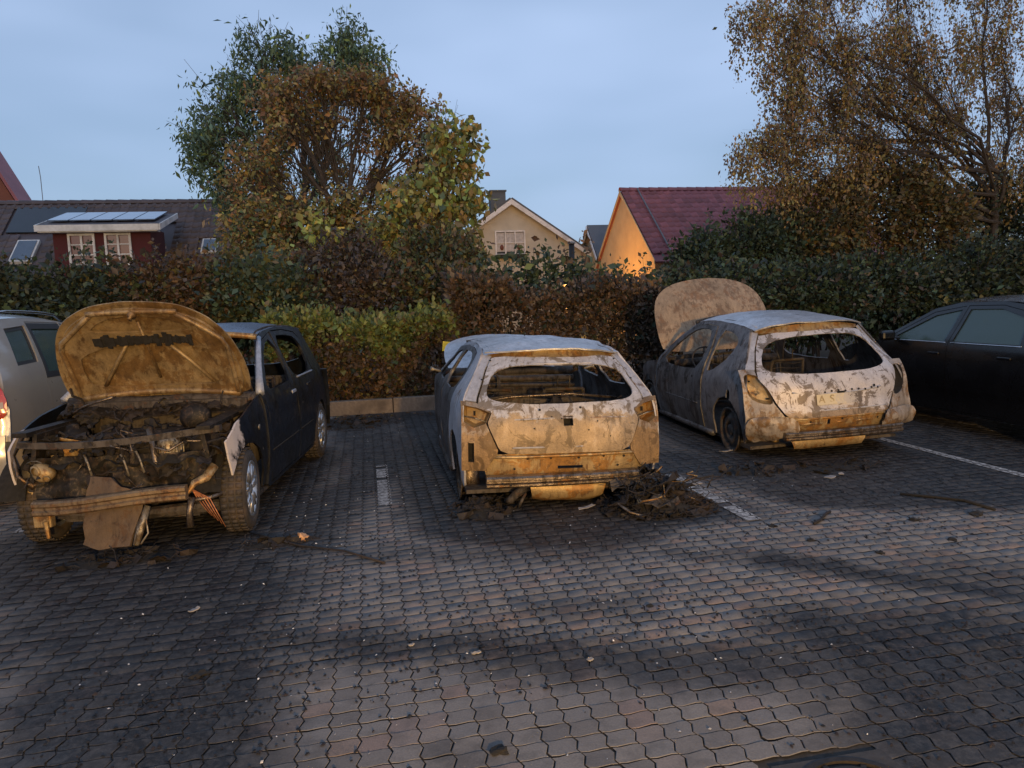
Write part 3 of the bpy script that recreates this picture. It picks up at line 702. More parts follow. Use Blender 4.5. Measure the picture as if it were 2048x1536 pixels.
    MB().tube([Vector(tl(-.55 + 1.1 * k / 20, .445)) + Vector((-.0, 0, 0)) for k in range(21)], .014, 6).build('crease', M['rust'], lp, True, jitter=.004)
    disc_holes('bolt_hole', M['soot'], lp, [(-.47, .42), (-.3, .43), (-.1, .425), (.12, .43), (.30, .43), (.47, .45), (.40, .35), (-.42, .35)], b.tail(0), .009, .004)
    prof = [(0, 0), (.05, .005), (.062, .018), (.062, .032), (.040, .042), (.040, .052), (.062, .062), (.062, .078), (.05, .092), (0, .097)]
    bm_ = beam('bumper_beam', M['beam'], t, prof, [(.01 + .10 * abs(y) ** 2.2, y, .215 + .025 * (y + .6) * 0 - .012 * y) for y in [-.58 + 1.2 * k / 16 for k in range(17)]])
    disc_holes('bolt_hole', M['soot'], bm_, [(-.5, .27), (.5, .25), (.44, .24)], lambda y, z: (.01 + .10 * abs(y) ** 2.2 - .064, y, z), .010, .003)
    pan = MB(); n = 18; prf = [(.10, .235), (.06, .19), (.07, .10), (.14, .06), (.5, .055)]
    V = []; F = []
    for i in range(n + 1):
        y = -.36 + .64 * i / n; e = 1 - max(0, (abs(y + .04) - .22) / .10) * .5
        V += [(x + .02 * (1 - e), y * (1 - .14 * (.235 - z) / .18), z + (1 - e) * .03) for x, z in prf]
    k = len(prf); F = [(i * k + j, (i + 1) * k + j, (i + 1) * k + j + 1, i * k + j + 1) for i in range(n) for j in range(k - 1)]
    pan.add(V, F); pan.build('spare_wheel_pan', M['rust'], t, True, jitter=.012, seed=3)
    mb = MB(); mb.tube([(.14, .30, .16), (.10, .37, .14), (.12, .42, .08), (.2, .44, .05)], [.03, .032, .03, .02], 8); mb.tube([(.1, .30, .14), (.08, .335, .085), (.12, .35, .03)], .012, 6)
    mb.build('exhaust_pipe', M['dark'], t, True, jitter=.01)
    # --- roof, rear header, sides
    ro = [(.50, -.56), (.40, -.3), (.385, 0), (.40, .3), (.50, .56)] + [(x, b.W(x, b.ztop(x)) - .0) for x in (.7, 1.0, 1.4, 1.8, 1.98)] + [(2.02, .3), (2.03, 0), (2.02, -.3)] + [(x, -b.W(x, b.ztop(x))) for x in (1.98, 1.8, 1.4, 1.0, .7)]
    def roofmap(x, y):
        p = b.roof()(x, y); sag = -.035 * math.exp(-((x - 1.35) / .35) ** 2 - ((y + .1) / .3) ** 2) + .012 * math.sin(x * 9 + y * 5) * math.exp(-((x - .8) / .4) ** 2)
        return (p[0], p[1], p[2] + sag)
    rf = panel('roof', ro, roofmap, M['roofash'], t, step=.055, thick=.012, dent=.014, dscale=3.0, seed=4)
    for s in (-1, 1): MB().tube([Vector(roofmap(x, s * (b.W(x, b.ztop(x)) - .05))) + Vector((0, 0, .004)) for x in [.5 + .15 * k for k in range(10)]], .008, 5).build('roof_ditch', M['roofash'], rf, True)
    MB().tube([(1.5, .05, 1.31), (1.46, .05, 1.33), (1.42, .06, 1.325)], .006, 5).build('aerial_stub', M['dark'], rf, True)
    hdr = panel('rear_header', [(-.53, 1.185), (-.3, 1.215), (0, 1.235), (.3, 1.215), (.53, 1.185), (.50, 1.165), (-.50, 1.165)], b.tail(-.03), M['rust'], t, step=.05, thick=.03)
    sil = [(.15, .33), (.13, .5), (.14, .66), (.185, .78), (.235, .86), (.33, .97), (.55, 1.20), (.7, 1.228), (1.0, 1.246), (1.4, 1.255), (1.8, 1.24), (1.98, 1.218), (2.35, 1.03), (2.66, .87), (2.66, .20)]
    sil += [(2.62, .17), (1.0, .16)] + arch(.60, .25, .33, .17)[::1] + [(.2, .2), (.17, .28)]
    for s in (1, -1):
        d1 = [(.98, .19), (1.60, .19), (1.62, .85), (1.585, 1.215), (1.25, 1.225), (.88, 1.19), (.74, 1.10), (.78, .9), (.92, .62)]
        d2 = [(1.63, .19), (2.60, .21), (2.60, .86), (2.36, .99), (1.98, 1.185), (1.61, 1.215), (1.645, .85)]
        w1 = chaikin([(.85, .90), (.82, 1.06), (.92, 1.155), (1.25, 1.185), (1.555, 1.175), (1.585, .88), (1.2, .86)], 1)
        w2 = chaikin([(1.69, .87), (1.66, 1.17), (1.96, 1.145), (2.30, .97), (2.48, .88)], 1)
        fr = panel('side_frame', sil, b.side(s), M['ash'] if s > 0 else M['ash2'], t, holes=[inset(d1, -.006), inset(d2, -.006)], step=.06, thick=.016, dent=.010, seed=s + 3)
        for dd, ww, sd in ((d1, w1, 1), (d2, w2, 2)):
            d_ = panel('door', dd, b.side(s, .004), M['side'], t, holes=[ww], step=.06, thick=.02, dent=.016, seed=sd * 5 + s)
            xh = .99 if sd == 1 else 1.80
            mb = MB(); p = Vector(b.side(s, .004)(xh, .80)); mb.lathe([(0, .004), (.022, .004), (.024, 0)], p, 'y', 12); mb.build('handle_hole', M['soot'], d_)
        fen = [(2.67, .20), (2.69, .86), (3.1, .80), (3.6, .66), (3.80, .52), (3.82, .30), (3.42, .24)] + arch(3.04, .25, .335, .24) + [(2.69, .2)]
        panel('front_fender', fen, b.side(s), M['side'], t, step=.06, thick=.015, dent=.012, seed=9 + s)
        MB().tube([b.side(s, .01)(x, .17) for x in [.98 + k * .16 for k in range(11)]], .03, 6).build('sill', M['dark'], fr, True)
        # door mirror stub
        q = Vector(b.side(s, .01)(2.42, .90)); mb = MB(); mb.tube([q, q + Vector((.01, s * .07, .02)), q + Vector((.0, s * .11, .03))], [.012, .016, .03], 7); mb.build('mirror_stub', M['alu'], t, True, jitter=.01)
        wheel(t, .60, s * .70, .20, .285, .17, s, (M['soot'], M['beam'], M['dark']), 'steel', False, rimr=.20)
        wheel(t, 3.04, s * .70, .20, .285, .17, s, (M['soot'], M['beam'], M['dark']), 'steel', False, rimr=.20)
    # --- windscreen frame, dashboard, floor, seats, raised hood, front
    mb = MB(); mb.box((1.9, 0, .13), (3.3, 1.5, .03)); mb.build('floor_pan', M['dark'], t)
    mb = MB()
    mb.tube([(2.02, y, b.ztop(1.98) + .05 * (1 - (y / .6) ** 2) - .01) for y in [-.55 + .11 * k for k in range(11)]], .03, 6); mb.build('windscreen_header', M['dark'], t, True)
    mb = MB(); mb.tube([(2.72 + .08 * (1 - (y / .7) ** 2), y, .86) for y in [-.72 + .144 * k for k in range(11)]], .05, 8); mb.tube([(2.5, y, .80) for y in (-.68, -.3, 0, .3, .68)], .035, 8); mb.tube([(2.45, -.68, .72), (2.45, .68, .74)], .02, 6)
    mb.box((2.6, 0, .55), (.2, 1.36, .36)); mb.build('dashboard_frame', M['dark'], t, True, jitter=.02)
    steering(t, 2.25, .36, .78, M['dark'])
    seat_frame(t, 1.75, .36, .28, M['dark'], .2, .46, .5); seat_frame(t, 1.75, -.36, .28, M['dark'], .2, .46, .5)
    rb = panel('rear_seat_back', [(-.62, .25), (.62, .25), (.62, .80), (.3, .845), (.05, .80), (-.2, .82), (-.62, .74)], lambda y, z: (.78 - (z - .3) * .18, y, z), M['dark'], t, step=.08, thick=.03, dent=.03, seed=8)
    mb = MB()
    for k in range(6): mb.tube([(.74, -.55 + .2 * k, .3), (.68, -.55 + .2 * k + .02, .78)], .008, 5)
    mb.tube([(.66, -.6, .80), (.65, -.2, .84), (.65, .3, .83), (.66, .6, .79)], .012, 6); mb.build('seat_back_wire', M['beam'], rb, True, jitter=.01)
    scatter_junk('boot_debris', M['char'], t, 60, ((.15, .7), (-.5, .5), (.55, .80)), .07, 5)
    raised_hood(t, 1.0, 1.40, 2.72, .84, R(20), (M['roofash'], M['dark']), label='raised burnt hood reflecting the sky', seed=6)
    mb = MB(); mb.tube([(3.86 - .35 * (abs(y) / .7) ** 2.5, y, .38) for y in [-.7 + .14 * k for k in range(11)]], .07, 8); mb.box((3.3, 0, .42), (.7, .9, .4)); mb.build('engine_block', M['engine'], t, False, jitter=.03)
    mb = MB(); mb.box((2.78, 0, .55), (.03, 1.36, .6)); mb.build('firewall', M['dark'], t)
    return t
mid_car()
# ------------------------------------------------------------------ burnt three-door hatchback in the right bay, hood up, number plate left
M['gate2'] = mat_burnt('burnt pinkish tailgate steel', (.60, .56, .555), (.32, .26, .235), (.28, .19, .13), SOOT, .82, .22, .32, 61, rough=.5, metal=.4, scale=1.1, low=(.47, (.30, .215, .14)), smoke=.25)
M['corner2'] = mat_burnt('crumpled bumper steel', (.42, .37, .33), (.24, .165, .11), (.32, .19, .09), SOOT, .55, .5, .44, 63, rough=.5, metal=.35, scale=2.0, smoke=.6)
def right_car():
    t = thing('hatchback_car', 'burnt-out grey three-door hatchback with its tan hood raised, parked beside the black car', 'car', (4.43, 6.40, .01), PI / 2 - R(3.0), 'burnt-out hatchbacks', rx=-R(1.6))
    b = Body(plan=[(0, .80), (.3, .845), (.7, .86), (2.2, .865), (3.1, .85), (3.6, .79), (3.95, .60)],
             sect=[(.05, .92), (.25, .97), (.45, 1.0), (.68, .985), (.80, .945), (.95, .86), (1.2, .715), (1.4, .60)],
             xend=[(.0, .25), (.2, .10), (.30, .03), (.42, .0), (.55, .03), (.68, .05), (.80, .10), (.90, .19), (1.10, .36), (1.25, .47)], seam=.20,
             ztop=[(.42, 1.225), (.9, 1.285), (1.4, 1.315), (1.9, 1.30), (2.3, 1.22), (2.5, 1.12)], crown=.075)
    tl = b.tail()
    gate = [(-.53, 1.21), (.53, 1.21), (.62, 1.05), (.70, .86), (.715, .79), (.66, .70), (.60, .56), (.53, .44), (.44, .41), (-.44, .41), (-.53, .44), (-.60, .56), (-.66, .70), (-.715, .79), (-.70, .86), (-.62, 1.05)]
    win = chaikin([(-.50, 1.15), (0, 1.175), (.50, 1.15), (.645, .92), (.60, .845), (.3, .815), (-.3, .815), (-.60, .845), (-.645, .92)], 2)
    g = panel('tailgate', chaikin(gate, 1, w=.14), b.tail(.004), M['gate2'], t, holes=[win], step=.04, thick=.010, dent=.014, dscale=4, seed=12)
    # recessed plate tray, trim bar line and the half-melted plate
    MB().tube([Vector(tl(-.46 + .92 * k / 20, .655 - .03 * (1 - (k - 10) ** 2 / 100))) + Vector((-.006, 0, 0)) for k in range(21)], .010, 6).build('crease', M['ash'], g, True)
    MB().tube([Vector(tl(-.50 + 1.0 * k / 20, .47)) + Vector((-.004, 0, 0)) for k in range(21)], .008, 6).build('crease', M['ash'], g, True)
    m, nt, bs = newmat('charred number plate'); co = objcoord(nt); sx = nt.nodes.new('ShaderNodeSeparateXYZ'); nt.links.new(co, sx.inputs[0])
    nn = noise_n(nt, co, 16, 6, .7); f = math_n(nt, 'ADD', math_n(nt, 'MULTIPLY', sx.outputs[1], -2.2), nn)
    cc = mix(nt, maprange(nt, f, .42, .62), (.52, .45, .31), (.40, .37, .35)); cc = mix(nt, maprange(nt, math_n(nt, 'ADD', f, noise_n(nt, co, 45, 5, .7)), 1.3, 1.42), cc, (.10, .08, .07))
    nt.links.new(cc, bs.inputs['Base Color']); bs.inputs['Roughness'].default_value = .6; bump(nt, bs, nn, .5, .01)
    pm = lambda y, z: tuple(Vector(tl(y, z)) + Vector((-.022 + .006 * math.sin(y * 21), 0, 0)))
    pl = panel('number_plate', [(-.235, .525), (.235, .525), (.235, .625), (-.235, .625)], pm, m, t, step=.03, thick=.004)
    mp = mat_plain('scorched lettering', (.34, .27, .16), .7, 0, .3, 30, .1)
    for s_, yy in (('A', .185), ('S', .075)):
        text_mesh(s_, .105, 'plate_letter', mp, pl, Vector(pm(yy, .575)) + Vector((-.006, 0, 0)), (PI / 2, 0, -PI / 2))
    MB().box(Vector(tl(-.02, .635)) + Vector((-.022, 0, 0)), (.012, .07, .018)).build('plate_light', M['soot'], g)
    disc_holes('trim_clip', M['char'], g, [(-.42 + .07 * k, .645 + .006 * math.sin(k * 2.2)) for k in range(12)], tl, .011, .016)
    disc_holes('bolt_hole', M['soot'], g, [(.02, .60), (-.38, .665), (.30, .655)], tl, .014, .018)
    # tail lamp recesses in the rear quarters
    for s in (-1, 1):
        lamp = chaikin([(s * a, z) for a, z in ((.70, .815), (.80, .835), (.845, .80), (.83, .66), (.78, .58), (.66, .545), (.615, .57), (.665, .70))], 1)
        corner = [(s * a, z) for a, z in ((.715, .87), (.865, .87), (.875, .32), (.73, .31), (.56, .33), (.46, .40), (.54, .43), (.615, .555), (.67, .70), (.72, .79))]
        c = panel('rear_corner_panel', corner, b.tail(), M['corner2'], t, holes=[lamp], step=.04, thick=.012, dent=.014, seed=17 + s)
        pocket('tail_lamp_recess', [tl(*p) for p in lamp], (.07, -s * .03, 0), .8, M['rust'] if s > 0 else M['soot'], c)
        panel('rear_pillar', [(s * a, z) for a, z in ((.535, 1.215), (.602, 1.222), (.735, .95), (.785, .868), (.722, .86), (.705, .875), (.628, 1.05))], b.tail(-.004), M['ash'], t, step=.05, thick=.012, dent=.006, seed=70 + s)
        q = Vector(tl(s * .665, .60)) + Vector((.045, -s * .02, 0)); MB().box(q, (.012, .03, .02)).build('bulb_hole', M['soot'], c)
        q = Vector(tl(s * .79, .765)) + Vector((.05, -s * .02, 0)); MB().box(q, (.012, .014, .016)).build('bulb_hole', M['soot'], c)
        # crumpled bumper shell corner
        bc = chaikin([(s * a, z) for a, z in ((.45, .42), (.60, .44), (.78, .44), (.885, .40), (.885, .27), (.80, .17), (.66, .175), (.50, .25), (.42, .28))], 1)
        panel('bumper_corner', bc, lambda y, z: tuple(Vector(b.tail(.03)(y, z)) + Vector((-.03 * math.sin((z - .17) * 11), 0, 0))), M['corner2'], t, step=.032, thick=.008, dent=.034, dscale=7, seed=21 + s)
    low = [(-.56, .43), (.56, .43), (.60, .30), (.5, .25), (-.5, .25), (-.60, .30)]
    lp = panel('rear_panel', low, b.tail(-.01), M['rust'], t, holes=[[(.10, .335), (.13, .335), (.13, .385), (.10, .385)], [(-.52, .34), (-.485, .34), (-.485, .385), (-.52, .385)]], step=.045, thick=.012, dent=.010, dscale=6, seed=15)
    MB().tube([Vector(tl(-.5 + 1.0 * k / 20, .40)) for k in range(21)], .012, 6).build('crease', M['rust'], lp, True, jitter=.004)
    for y0, y1 in ((-.32, -.16), (.18, .40), (-.06, .04)): MB().tube([Vector(tl(y0, .345)) + Vector((.0, 0, 0)), Vector(tl((y0 + y1) / 2, .352)), Vector(tl(y1, .345))], .010, 6).build('pressing', M['rust'], lp, True)
    disc_holes('bolt_hole', M['soot'], lp, [(-.02, .38), (.3, .37), (.45, .35), (-.4, .36)], b.tail(.0), .010, .006)
    prof = [(0, 0), (.05, .0), (.06, .015), (.06, .03), (.042, .04), (.042, .05), (.06, .06), (.06, .07), (.05, .082), (0, .085)]
    beam('bumper_beam', M['beam'], t, prof, [(.02 + .11 * abs(y) ** 2.2, y, .20) for y in [-.66 + 1.22 * k / 16 for k in range(17)]])
    pan = MB(); n = 14; prf = [(.09, .20), (.07, .16), (.10, .10), (.2, .07), (.55, .07)]; V = []
    for i in range(n + 1):
        y = -.32 + .80 * i / n; V += [(x, y * (1 - .15 * (.2 - z) / .13), z) for x, z in prf]
    k = len(prf); pan.add(V, [(i * k + j, (i + 1) * k + j, (i + 1) * k + j + 1, i * k + j + 1) for i in range(n) for j in range(k - 1)]); pan.build('spare_wheel_pan', M['rust'], t, True, jitter=.015, seed=13)
    # roof and sides
    ro = [(.56, -.58), (.46, -.35), (.42, 0), (.46, .35), (.56, .58)] + [(x, b.W(x, b.ztop(x))) for x in (.9, 1.3, 1.7, 2.0)] + [(2.06, .3), (2.08, 0), (2.06, -.3)] + [(x, -b.W(x, b.ztop(x))) for x in (2.0, 1.7, 1.3, .9)]
    rf = panel('roof', ro, b.roof(), M['roofash'], t, step=.055, thick=.012, dent=.016, dscale=2.6, seed=14)
    for s in (-1, 1): MB().tube([Vector(b.roof()(x, s * (b.W(x, b.ztop(x)) - .06))) + Vector((0, 0, .004)) for x in [.62 + .14 * k for k in range(11)]], .008, 5).build('roof_ditch', M['roofash'], rf, True)
    panel('rear_header', [(-.56, 1.225), (-.3, 1.27), (0, 1.285), (.3, 1.27), (.56, 1.225), (.52, 1.20), (-.52, 1.20)], b.tail(-.03), M['rust'], t, step=.05, thick=.03)
    sil = [(.235, .31), (.20, .42), (.235, .55), (.255, .68), (.305, .80), (.40, .91), (.62, 1.245), (.9, 1.285), (1.4, 1.315), (1.9, 1.30), (2.1, 1.265), (2.5, 1.07), (2.86, .82), (2.86, .17)]
    sil += [(2.8, .12), (1.08, .12)] + arch(.70, .235, .345, .14) + [(.33, .18), (.26, .24)]
    for s in (1, -1):
        dr = [(1.34, .15), (2.78, .16), (2.79, .80), (2.46, 1.04), (2.08, 1.235), (1.70, 1.275), (1.42, 1.26), (1.34, 1.02), (1.30, .7)]
        w1 = chaikin([(1.44, .80), (1.47, 1.20), (1.72, 1.24), (2.06, 1.19), (2.42, .99), (2.66, .80), (2.0, .775)], 1)
        qw = chaikin([(.74, 1.07), (.80, 1.16), (1.0, 1.215), (1.27, 1.235), (1.27, .80), (1.12, .80), (.92, .90)], 1)
        fuel = [(.62 + .045 * math.cos(a), .60 + .06 * math.sin(a)) for a in [2 * PI * i / 16 for i in range(16)]]
        hs = [qw, inset(dr, -.006)] + ([fuel] if s > 0 else [])
        fr = panel('side_frame', sil, b.side(s), M['sideash'] if s > 0 else M['side'], t, holes=hs, step=.055, thick=.016, dent=.010, seed=s + 23)
        if s > 0: pocket('fuel_filler_recess', [b.side(s)(*p) for p in fuel], (0, -.09, 0), .8, M['soot'], fr)
        d_ = panel('door', dr, b.side(s, .004), M['side'], t, holes=[w1], step=.055, thick=.02, dent=.012, seed=25 + s)
        for xx, zz, r_ in ((1.47, .70, .018), (1.60, .705, .014), (2.70, .745, .022)):
            p = Vector(b.side(s, .005)(xx, zz)); mb = MB(); mb.lathe([(0, .006 * s), (r_, .005 * s), (r_ + .003, 0)], p, 'y', 12); mb.build('handle_hole', M['soot'], d_)
        MB().tube([b.side(s, .012)(x, .42) for x in [1.42 + k * .13 for k in range(11)]], .008, 5).build('rub_strip_line', M['side'], d_, True)
        fen = [(2.87, .16), (2.89, .80), (3.3, .75), (3.7, .62), (3.92, .50), (3.95, .28), (3.62, .22)] + arch(3.24, .235, .35, .22) + [(2.88, .2)]
        panel('front_fender', fen, b.side(s), M['side'], t, step=.06, thick=.015, dent=.012, seed=29 + s)
        MB().tube([b.side(s, .012)(x, .125) for x in [1.1 + k * .17 for k in range(11)]], .035, 6).build('sill', M['side'], fr, True)
        wheel(t, .70, s * .74, .225, .29, .18, s, (M['soot'], M['dark'], M['rust']), 'steel', False, rimr=.225, label='bare burnt steel wheel' )
        wheel(t, 3.24, s * .74, .225, .29, .18, s, (M['soot'], M['dark'], M['dark']), 'steel', False, rimr=.225)
    mb = MB(); mb.box((2.0, 0, .10), (3.4, 1.56, .03)); mb.build('floor_pan', M['dark'], t)
    mb = MB(); mb.tube([(.78, -.7, .28), (.74, 0, .27), (.78, .7, .28)], .035, 8); mb.tube([(.4, .45, .12), (.55, .5, .2), (.7, .5, .22)], .03, 6); mb.build('rear_axle', M['rust'], t, True)
    mb = MB(); mb.tube([(2.10, y, 1.285 + .06 * (1 - (y / .6) ** 2)) for y in [-.58 + .116 * k for k in range(11)]], .03, 6); mb.build('windscreen_header', M['dark'], t, True)
    mb = MB(); mb.tube([(2.84, y, .80) for y in [-.72 + .144 * k for k in range(11)]], .045, 8); mb.tube([(2.6, -.7, .74), (2.6, 0, .78), (2.6, .7, .75)], .05, 8); mb.box((2.72, 0, .5), (.2, 1.4, .36)); mb.build('dashboard_frame', M['dark'], t, True, jitter=.025)
    mb = MB(); mb.lathe([(0, .03), (.05, .03), (.055, -.02), (.03, -.06)], (2.35, .35, .84), 'x', 12); mb.build('steering_hub', M['alu'], t, True, jitter=.02); steering(t, 2.36, .36, .80, M['dark'])
    seat_frame(t, 1.85, .37, .25, M['dark'], .2, .46, .55); seat_frame(t, 1.85, -.37, .25, M['dark'], .2, .46, .55)
    panel('rear_seat_back', [(-.62, .2), (.62, .2), (.62, .72), (.1, .76), (-.3, .70), (-.62, .72)], lambda y, z: (.95 - (z - .3) * .15, y, z), M['dark'], t, step=.09, thick=.03, dent=.03, seed=28)
    scatter_junk('boot_debris', M['char'], t, 40, ((.2, .8), (-.5, .5), (.4, .72)), .07, 9)
    raised_hood(t, 1.08, 1.58, 2.80, .84, R(62), (M['hoodtan'], M['dark']), label='raised hood scorched to tan', seed=16)
    mb = MB(); mb.box((3.4, 0, .42), (.7, .95, .42)); mb.tube([(3.95 - .3 * (abs(y) / .7) ** 2.4, y, .40) for y in [-.7 + .14 * k for k in range(11)]], .06, 8); mb.build('engine_block', M['engine'], t, False, jitter=.03)
    mb = MB(); mb.box((2.90, 0, .5), (.03, 1.4, .6)); mb.build('firewall', M['dark'], t)
    return t
right_car()
# ------------------------------------------------------------------ burnt dark blue hatchback facing the camera, hood up
def mat_scorched_paint():
    m, nt, b = newmat('scorched dark blue paint'); co = objcoord(nt); sx = nt.nodes.new('ShaderNodeSeparateXYZ'); nt.links.new(co, sx.inputs[0])
    n1 = noise_n(nt, co, 3.5, 7, .65, .5); n2 = noise_n(nt, co, 14, 6, .7); n3 = noise_n(nt, co, 90, 3, .6)
    c = mix(nt, maprange(nt, n1, .45, .58), (.007, .010, .018), (.006, .006, .007))
    # paint burnt off to pale primer nearest the engine bay and along the pillar
    f = math_n(nt, 'ADD', math_n(nt, 'MULTIPLY', sx.outputs[0], .9), math_n(nt, 'ADD', math_n(nt, 'MULTIPLY', n1, .9), math_n(nt, 'MULTIPLY', n2, .35)))
    c = mix(nt, maprange(nt, f, 3.68, 3.78), c, (.52, .47, .46))
    c = mix(nt, maprange(nt, math_n(nt, 'ADD', n1, math_n(nt, 'MULTIPLY', n2, .25)), .80, .84), c, (.40, .37, .36))
    c = mix(nt, maprange(nt, n3, .66, .75, 0, .5), c, (.11, .10, .10))
    nt.links.new(c, b.inputs['Base Color']); nt.links.new(maprange(nt, n2, .3, .7, .22, .6), b.inputs['Roughness']); b.inputs['Coat Weight'].default_value = .12; b.inputs['Specular IOR Level'].default_value = .3
    bump(nt, b, n2, .25, .006); return m
M['bluepaint'] = mat_scorched_paint()
M['pillar'] = mat_burnt('bleached blue steel', (.44, .46, .52), (.24, .24, .27), (.28, .2, .15), SOOT, .8, .25, .3, 31, rough=.45, metal=.3)
M['rubber'] = mat_plain('dusty tyre rubber', (.035, .030, .027), .85, 0, .35, 40, .3, dirt=(.075, .055, .042))
M['alloy'] = mat_plain('silver alloy', (.55, .55, .56), .32, .85, .15, 30, .05)
M['copper'] = mat_plain('bared copper wiring', (.42, .17, .08), .5, .5, .4, 40, .2)
M['frontbeam'] = mat_burnt('browned front beam', (.24, .17, .10), (.14, .08, .045), (.23, .12, .05), SOOT, .5, .5, .5, 43, rough=.5, metal=.5, scale=2)
def left_car():
    t = thing('hatchback_car', 'burnt-out dark blue hatchback facing the camera with its hood up and engine bay bared', 'car', (-1.24, 9.085, 0), R(-97.6), 'burnt-out hatchbacks')
    b = Body(plan=[(0, .73), (.3, .76), (.7, .785), (2.2, .79), (3.0, .785), (3.5, .75), (3.75, .68), (3.9, .56)],
             sect=[(.1, .93), (.3, .97), (.55, 1.0), (.8, .985), (.93, .95), (1.1, .86), (1.40, .70), (1.55, .6)],
             xend=[(.0, .2), (.3, .03), (.5, .0), (.7, .02), (.9, .07), (1.1, .14), (1.40, .32)], seam=.14,
             ztop=[(.30, 1.385), (.8, 1.43), (1.4, 1.445), (1.9, 1.42), (2.15, 1.37), (2.4, 1.25)], crown=.05)
    tl = b.tail()
    gate = [(-.53, 1.36), (.53, 1.36), (.62, 1.1), (.68, .92), (.62, .5), (-.62, .5), (-.68, .92), (-.62, 1.1)]
    win = chaikin([(-.47, 1.31), (.47, 1.31), (.58, 1.0), (-.58, 1.0)], 2)
    panel('tailgate', gate, tl, M['bluepaint'], t, holes=[win], step=.08, thick=.02)
    panel('rear_bumper', [(-.78, .62), (.78, .62), (.78, .28), (-.78, .28)], b.tail(.07), M['bluepaint'], t, step=.08, thick=.02, dent=.02, seed=31)
    for s in (-1, 1): panel('rear_corner_panel', [(s * a, z) for a, z in ((.69, .93), (.80, .93), (.80, .5), (.625, .5))], b.tail(), M['bluepaint'], t, step=.08, thick=.015)
    ro = [(.40, -.56), (.33, 0), (.40, .56)] + [(x, b.W(x, b.ztop(x))) for x in (.8, 1.2, 1.6, 2.0, 2.08)] + [(2.14, .3), (2.16, 0), (2.14, -.3)] + [(x, -b.W(x, b.ztop(x))) for x in (2.08, 2.0, 1.6, 1.2, .8)]
    m_roof = mat_burnt('scorched blue roof', (.20, .26, .36), (.10, .13, .19), (.2, .15, .12), SOOT, .75, .15, .3, 33, rough=.3, metal=.4)
    rf = panel('roof', ro, b.roof(), m_roof, t, step=.07, thick=.012, dent=.008, seed=34)
    for s in (-1, 1): MB().tube([Vector(b.roof()(x, s * (b.W(x, b.ztop(x)) - .03))) + Vector((0, 0, .006)) for x in [.5 + .16 * k for k in range(11)]], .009, 5).build('roof_ditch', M['dark'], rf, True)
    panel('rear_header', [(-.56, 1.385), (0, 1.43), (.56, 1.385), (.53, 1.35), (-.53, 1.35)], b.tail(-.02), M['dark'], t, step=.06, thick=.03)
    sil = [(.17, .30), (.14, .5), (.16, .7), (.21, .92), (.28, 1.1), (.44, 1.40), (.8, 1.43), (1.4, 1.445), (1.9, 1.42), (2.12, 1.375), (2.45, 1.18), (2.80, .96), (2.80, .22), (2.74, .19), (1.0, .19)] + arch(.62, .29, .345, .20) + [(.26, .22)]
    for s in (1, -1):
        d1 = [(1.02, .22), (1.64, .22), (1.67, .95), (1.64, 1.41), (1.2, 1.41), (.78, 1.37), (.64, 1.28), (.74, 1.0), (.94, .68)]
        d2 = [(1.67, .22), (2.70, .23), (2.72, .95), (2.44, 1.13), (2.10, 1.34), (1.67, 1.405), (1.70, .95)]
        w1 = chaikin([(.84, .99), (.74, 1.22), (.84, 1.325), (1.2, 1.365), (1.60, 1.37), (1.635, .97), (1.2, .955)], 1)
        w2 = chaikin([(1.735, .965), (1.71, 1.365), (2.08, 1.30), (2.40, 1.10), (2.60, .96), (2.2, .95)], 1)
        fr = panel('side_frame', sil, b.side(s), M['bluepaint'], t, holes=[inset(d1, -.006), inset(d2, -.006)], step=.06, thick=.035, seed=s + 33)
        for dd, ww, sd in ((d1, w1, 1), (d2, w2, 2)):
            d_ = panel('door', dd, b.side(s, .004), M['bluepaint'], t, holes=[ww], step=.06, thick=.022, dent=.010, seed=sd * 5 + s + 40)
            q = Vector(b.side(s, .016)(1.12 if sd == 1 else 1.80, .86)); mb = MB(); mb.box(q, (.15, .022, .03), bev=.006); mb.build('door_handle', M['pillar'] if sd == 2 else M['bluepaint'], d_)
            MB().tube([b.side(s, .014)(x, .48) for x in ([1.04 + k * .06 for k in range(11)] if sd == 1 else [1.70 + k * .1 for k in range(11)])], .007, 5).build('rub_strip', M['soot'], d_, True)
        # pale sill of the window frame
        MB().tube([b.side(s, .02)(x, .965) for x in [.80 + .08 * k for k in range(10)]], .010, 6).build('window_trim', M['pillar'], fr, True)
        # bleached A pillar strip
        P = [b.side(s, .018)(x, z) for x, z in ((2.10, 1.375), (2.28, 1.28), (2.45, 1.18), (2.63, 1.07), (2.80, .96))]; MB().tube(P, [.022, .024, .026, .030, .036], 7).build('windscreen_pillar', M['pillar'], fr, True)
        fen = [(2.82, .24), (2.82, .95), (3.15, .90), (3.45, .82), (3.62, .72), (3.60, .60)] + arch(3.27, .30, .345, .36)[1:] + [(2.93, .24)]
        panel('front_fender', fen, b.side(s), M['bluepaint'], t, step=.05, thick=.014, dent=.01, seed=49 + s)
        mb = MB(); q = Vector(b.side(s, .006)(3.0, .72)); mb.lathe([(0, .006 * s), (.02, .005 * s), (.022, 0)], q, 'y', 12); mb.build('side_repeater', M['alu'], t, True)
        wheel(t, .62, s * .70, .30, .30, .19, s, (M['rubber'], M['alloy'], M['dark']), 'alloy', True, 7, label='rear alloy wheel with sooty tyre')
        fwl = wheel(t, 3.27, s * .69, .30, .30, .19, s, (M['rubber'], M['alloy'], M['dark']), 'alloy', True, 7, label='front alloy wheel with dusty tyre'); fwl.rotation_euler = (0, 0, R(5))
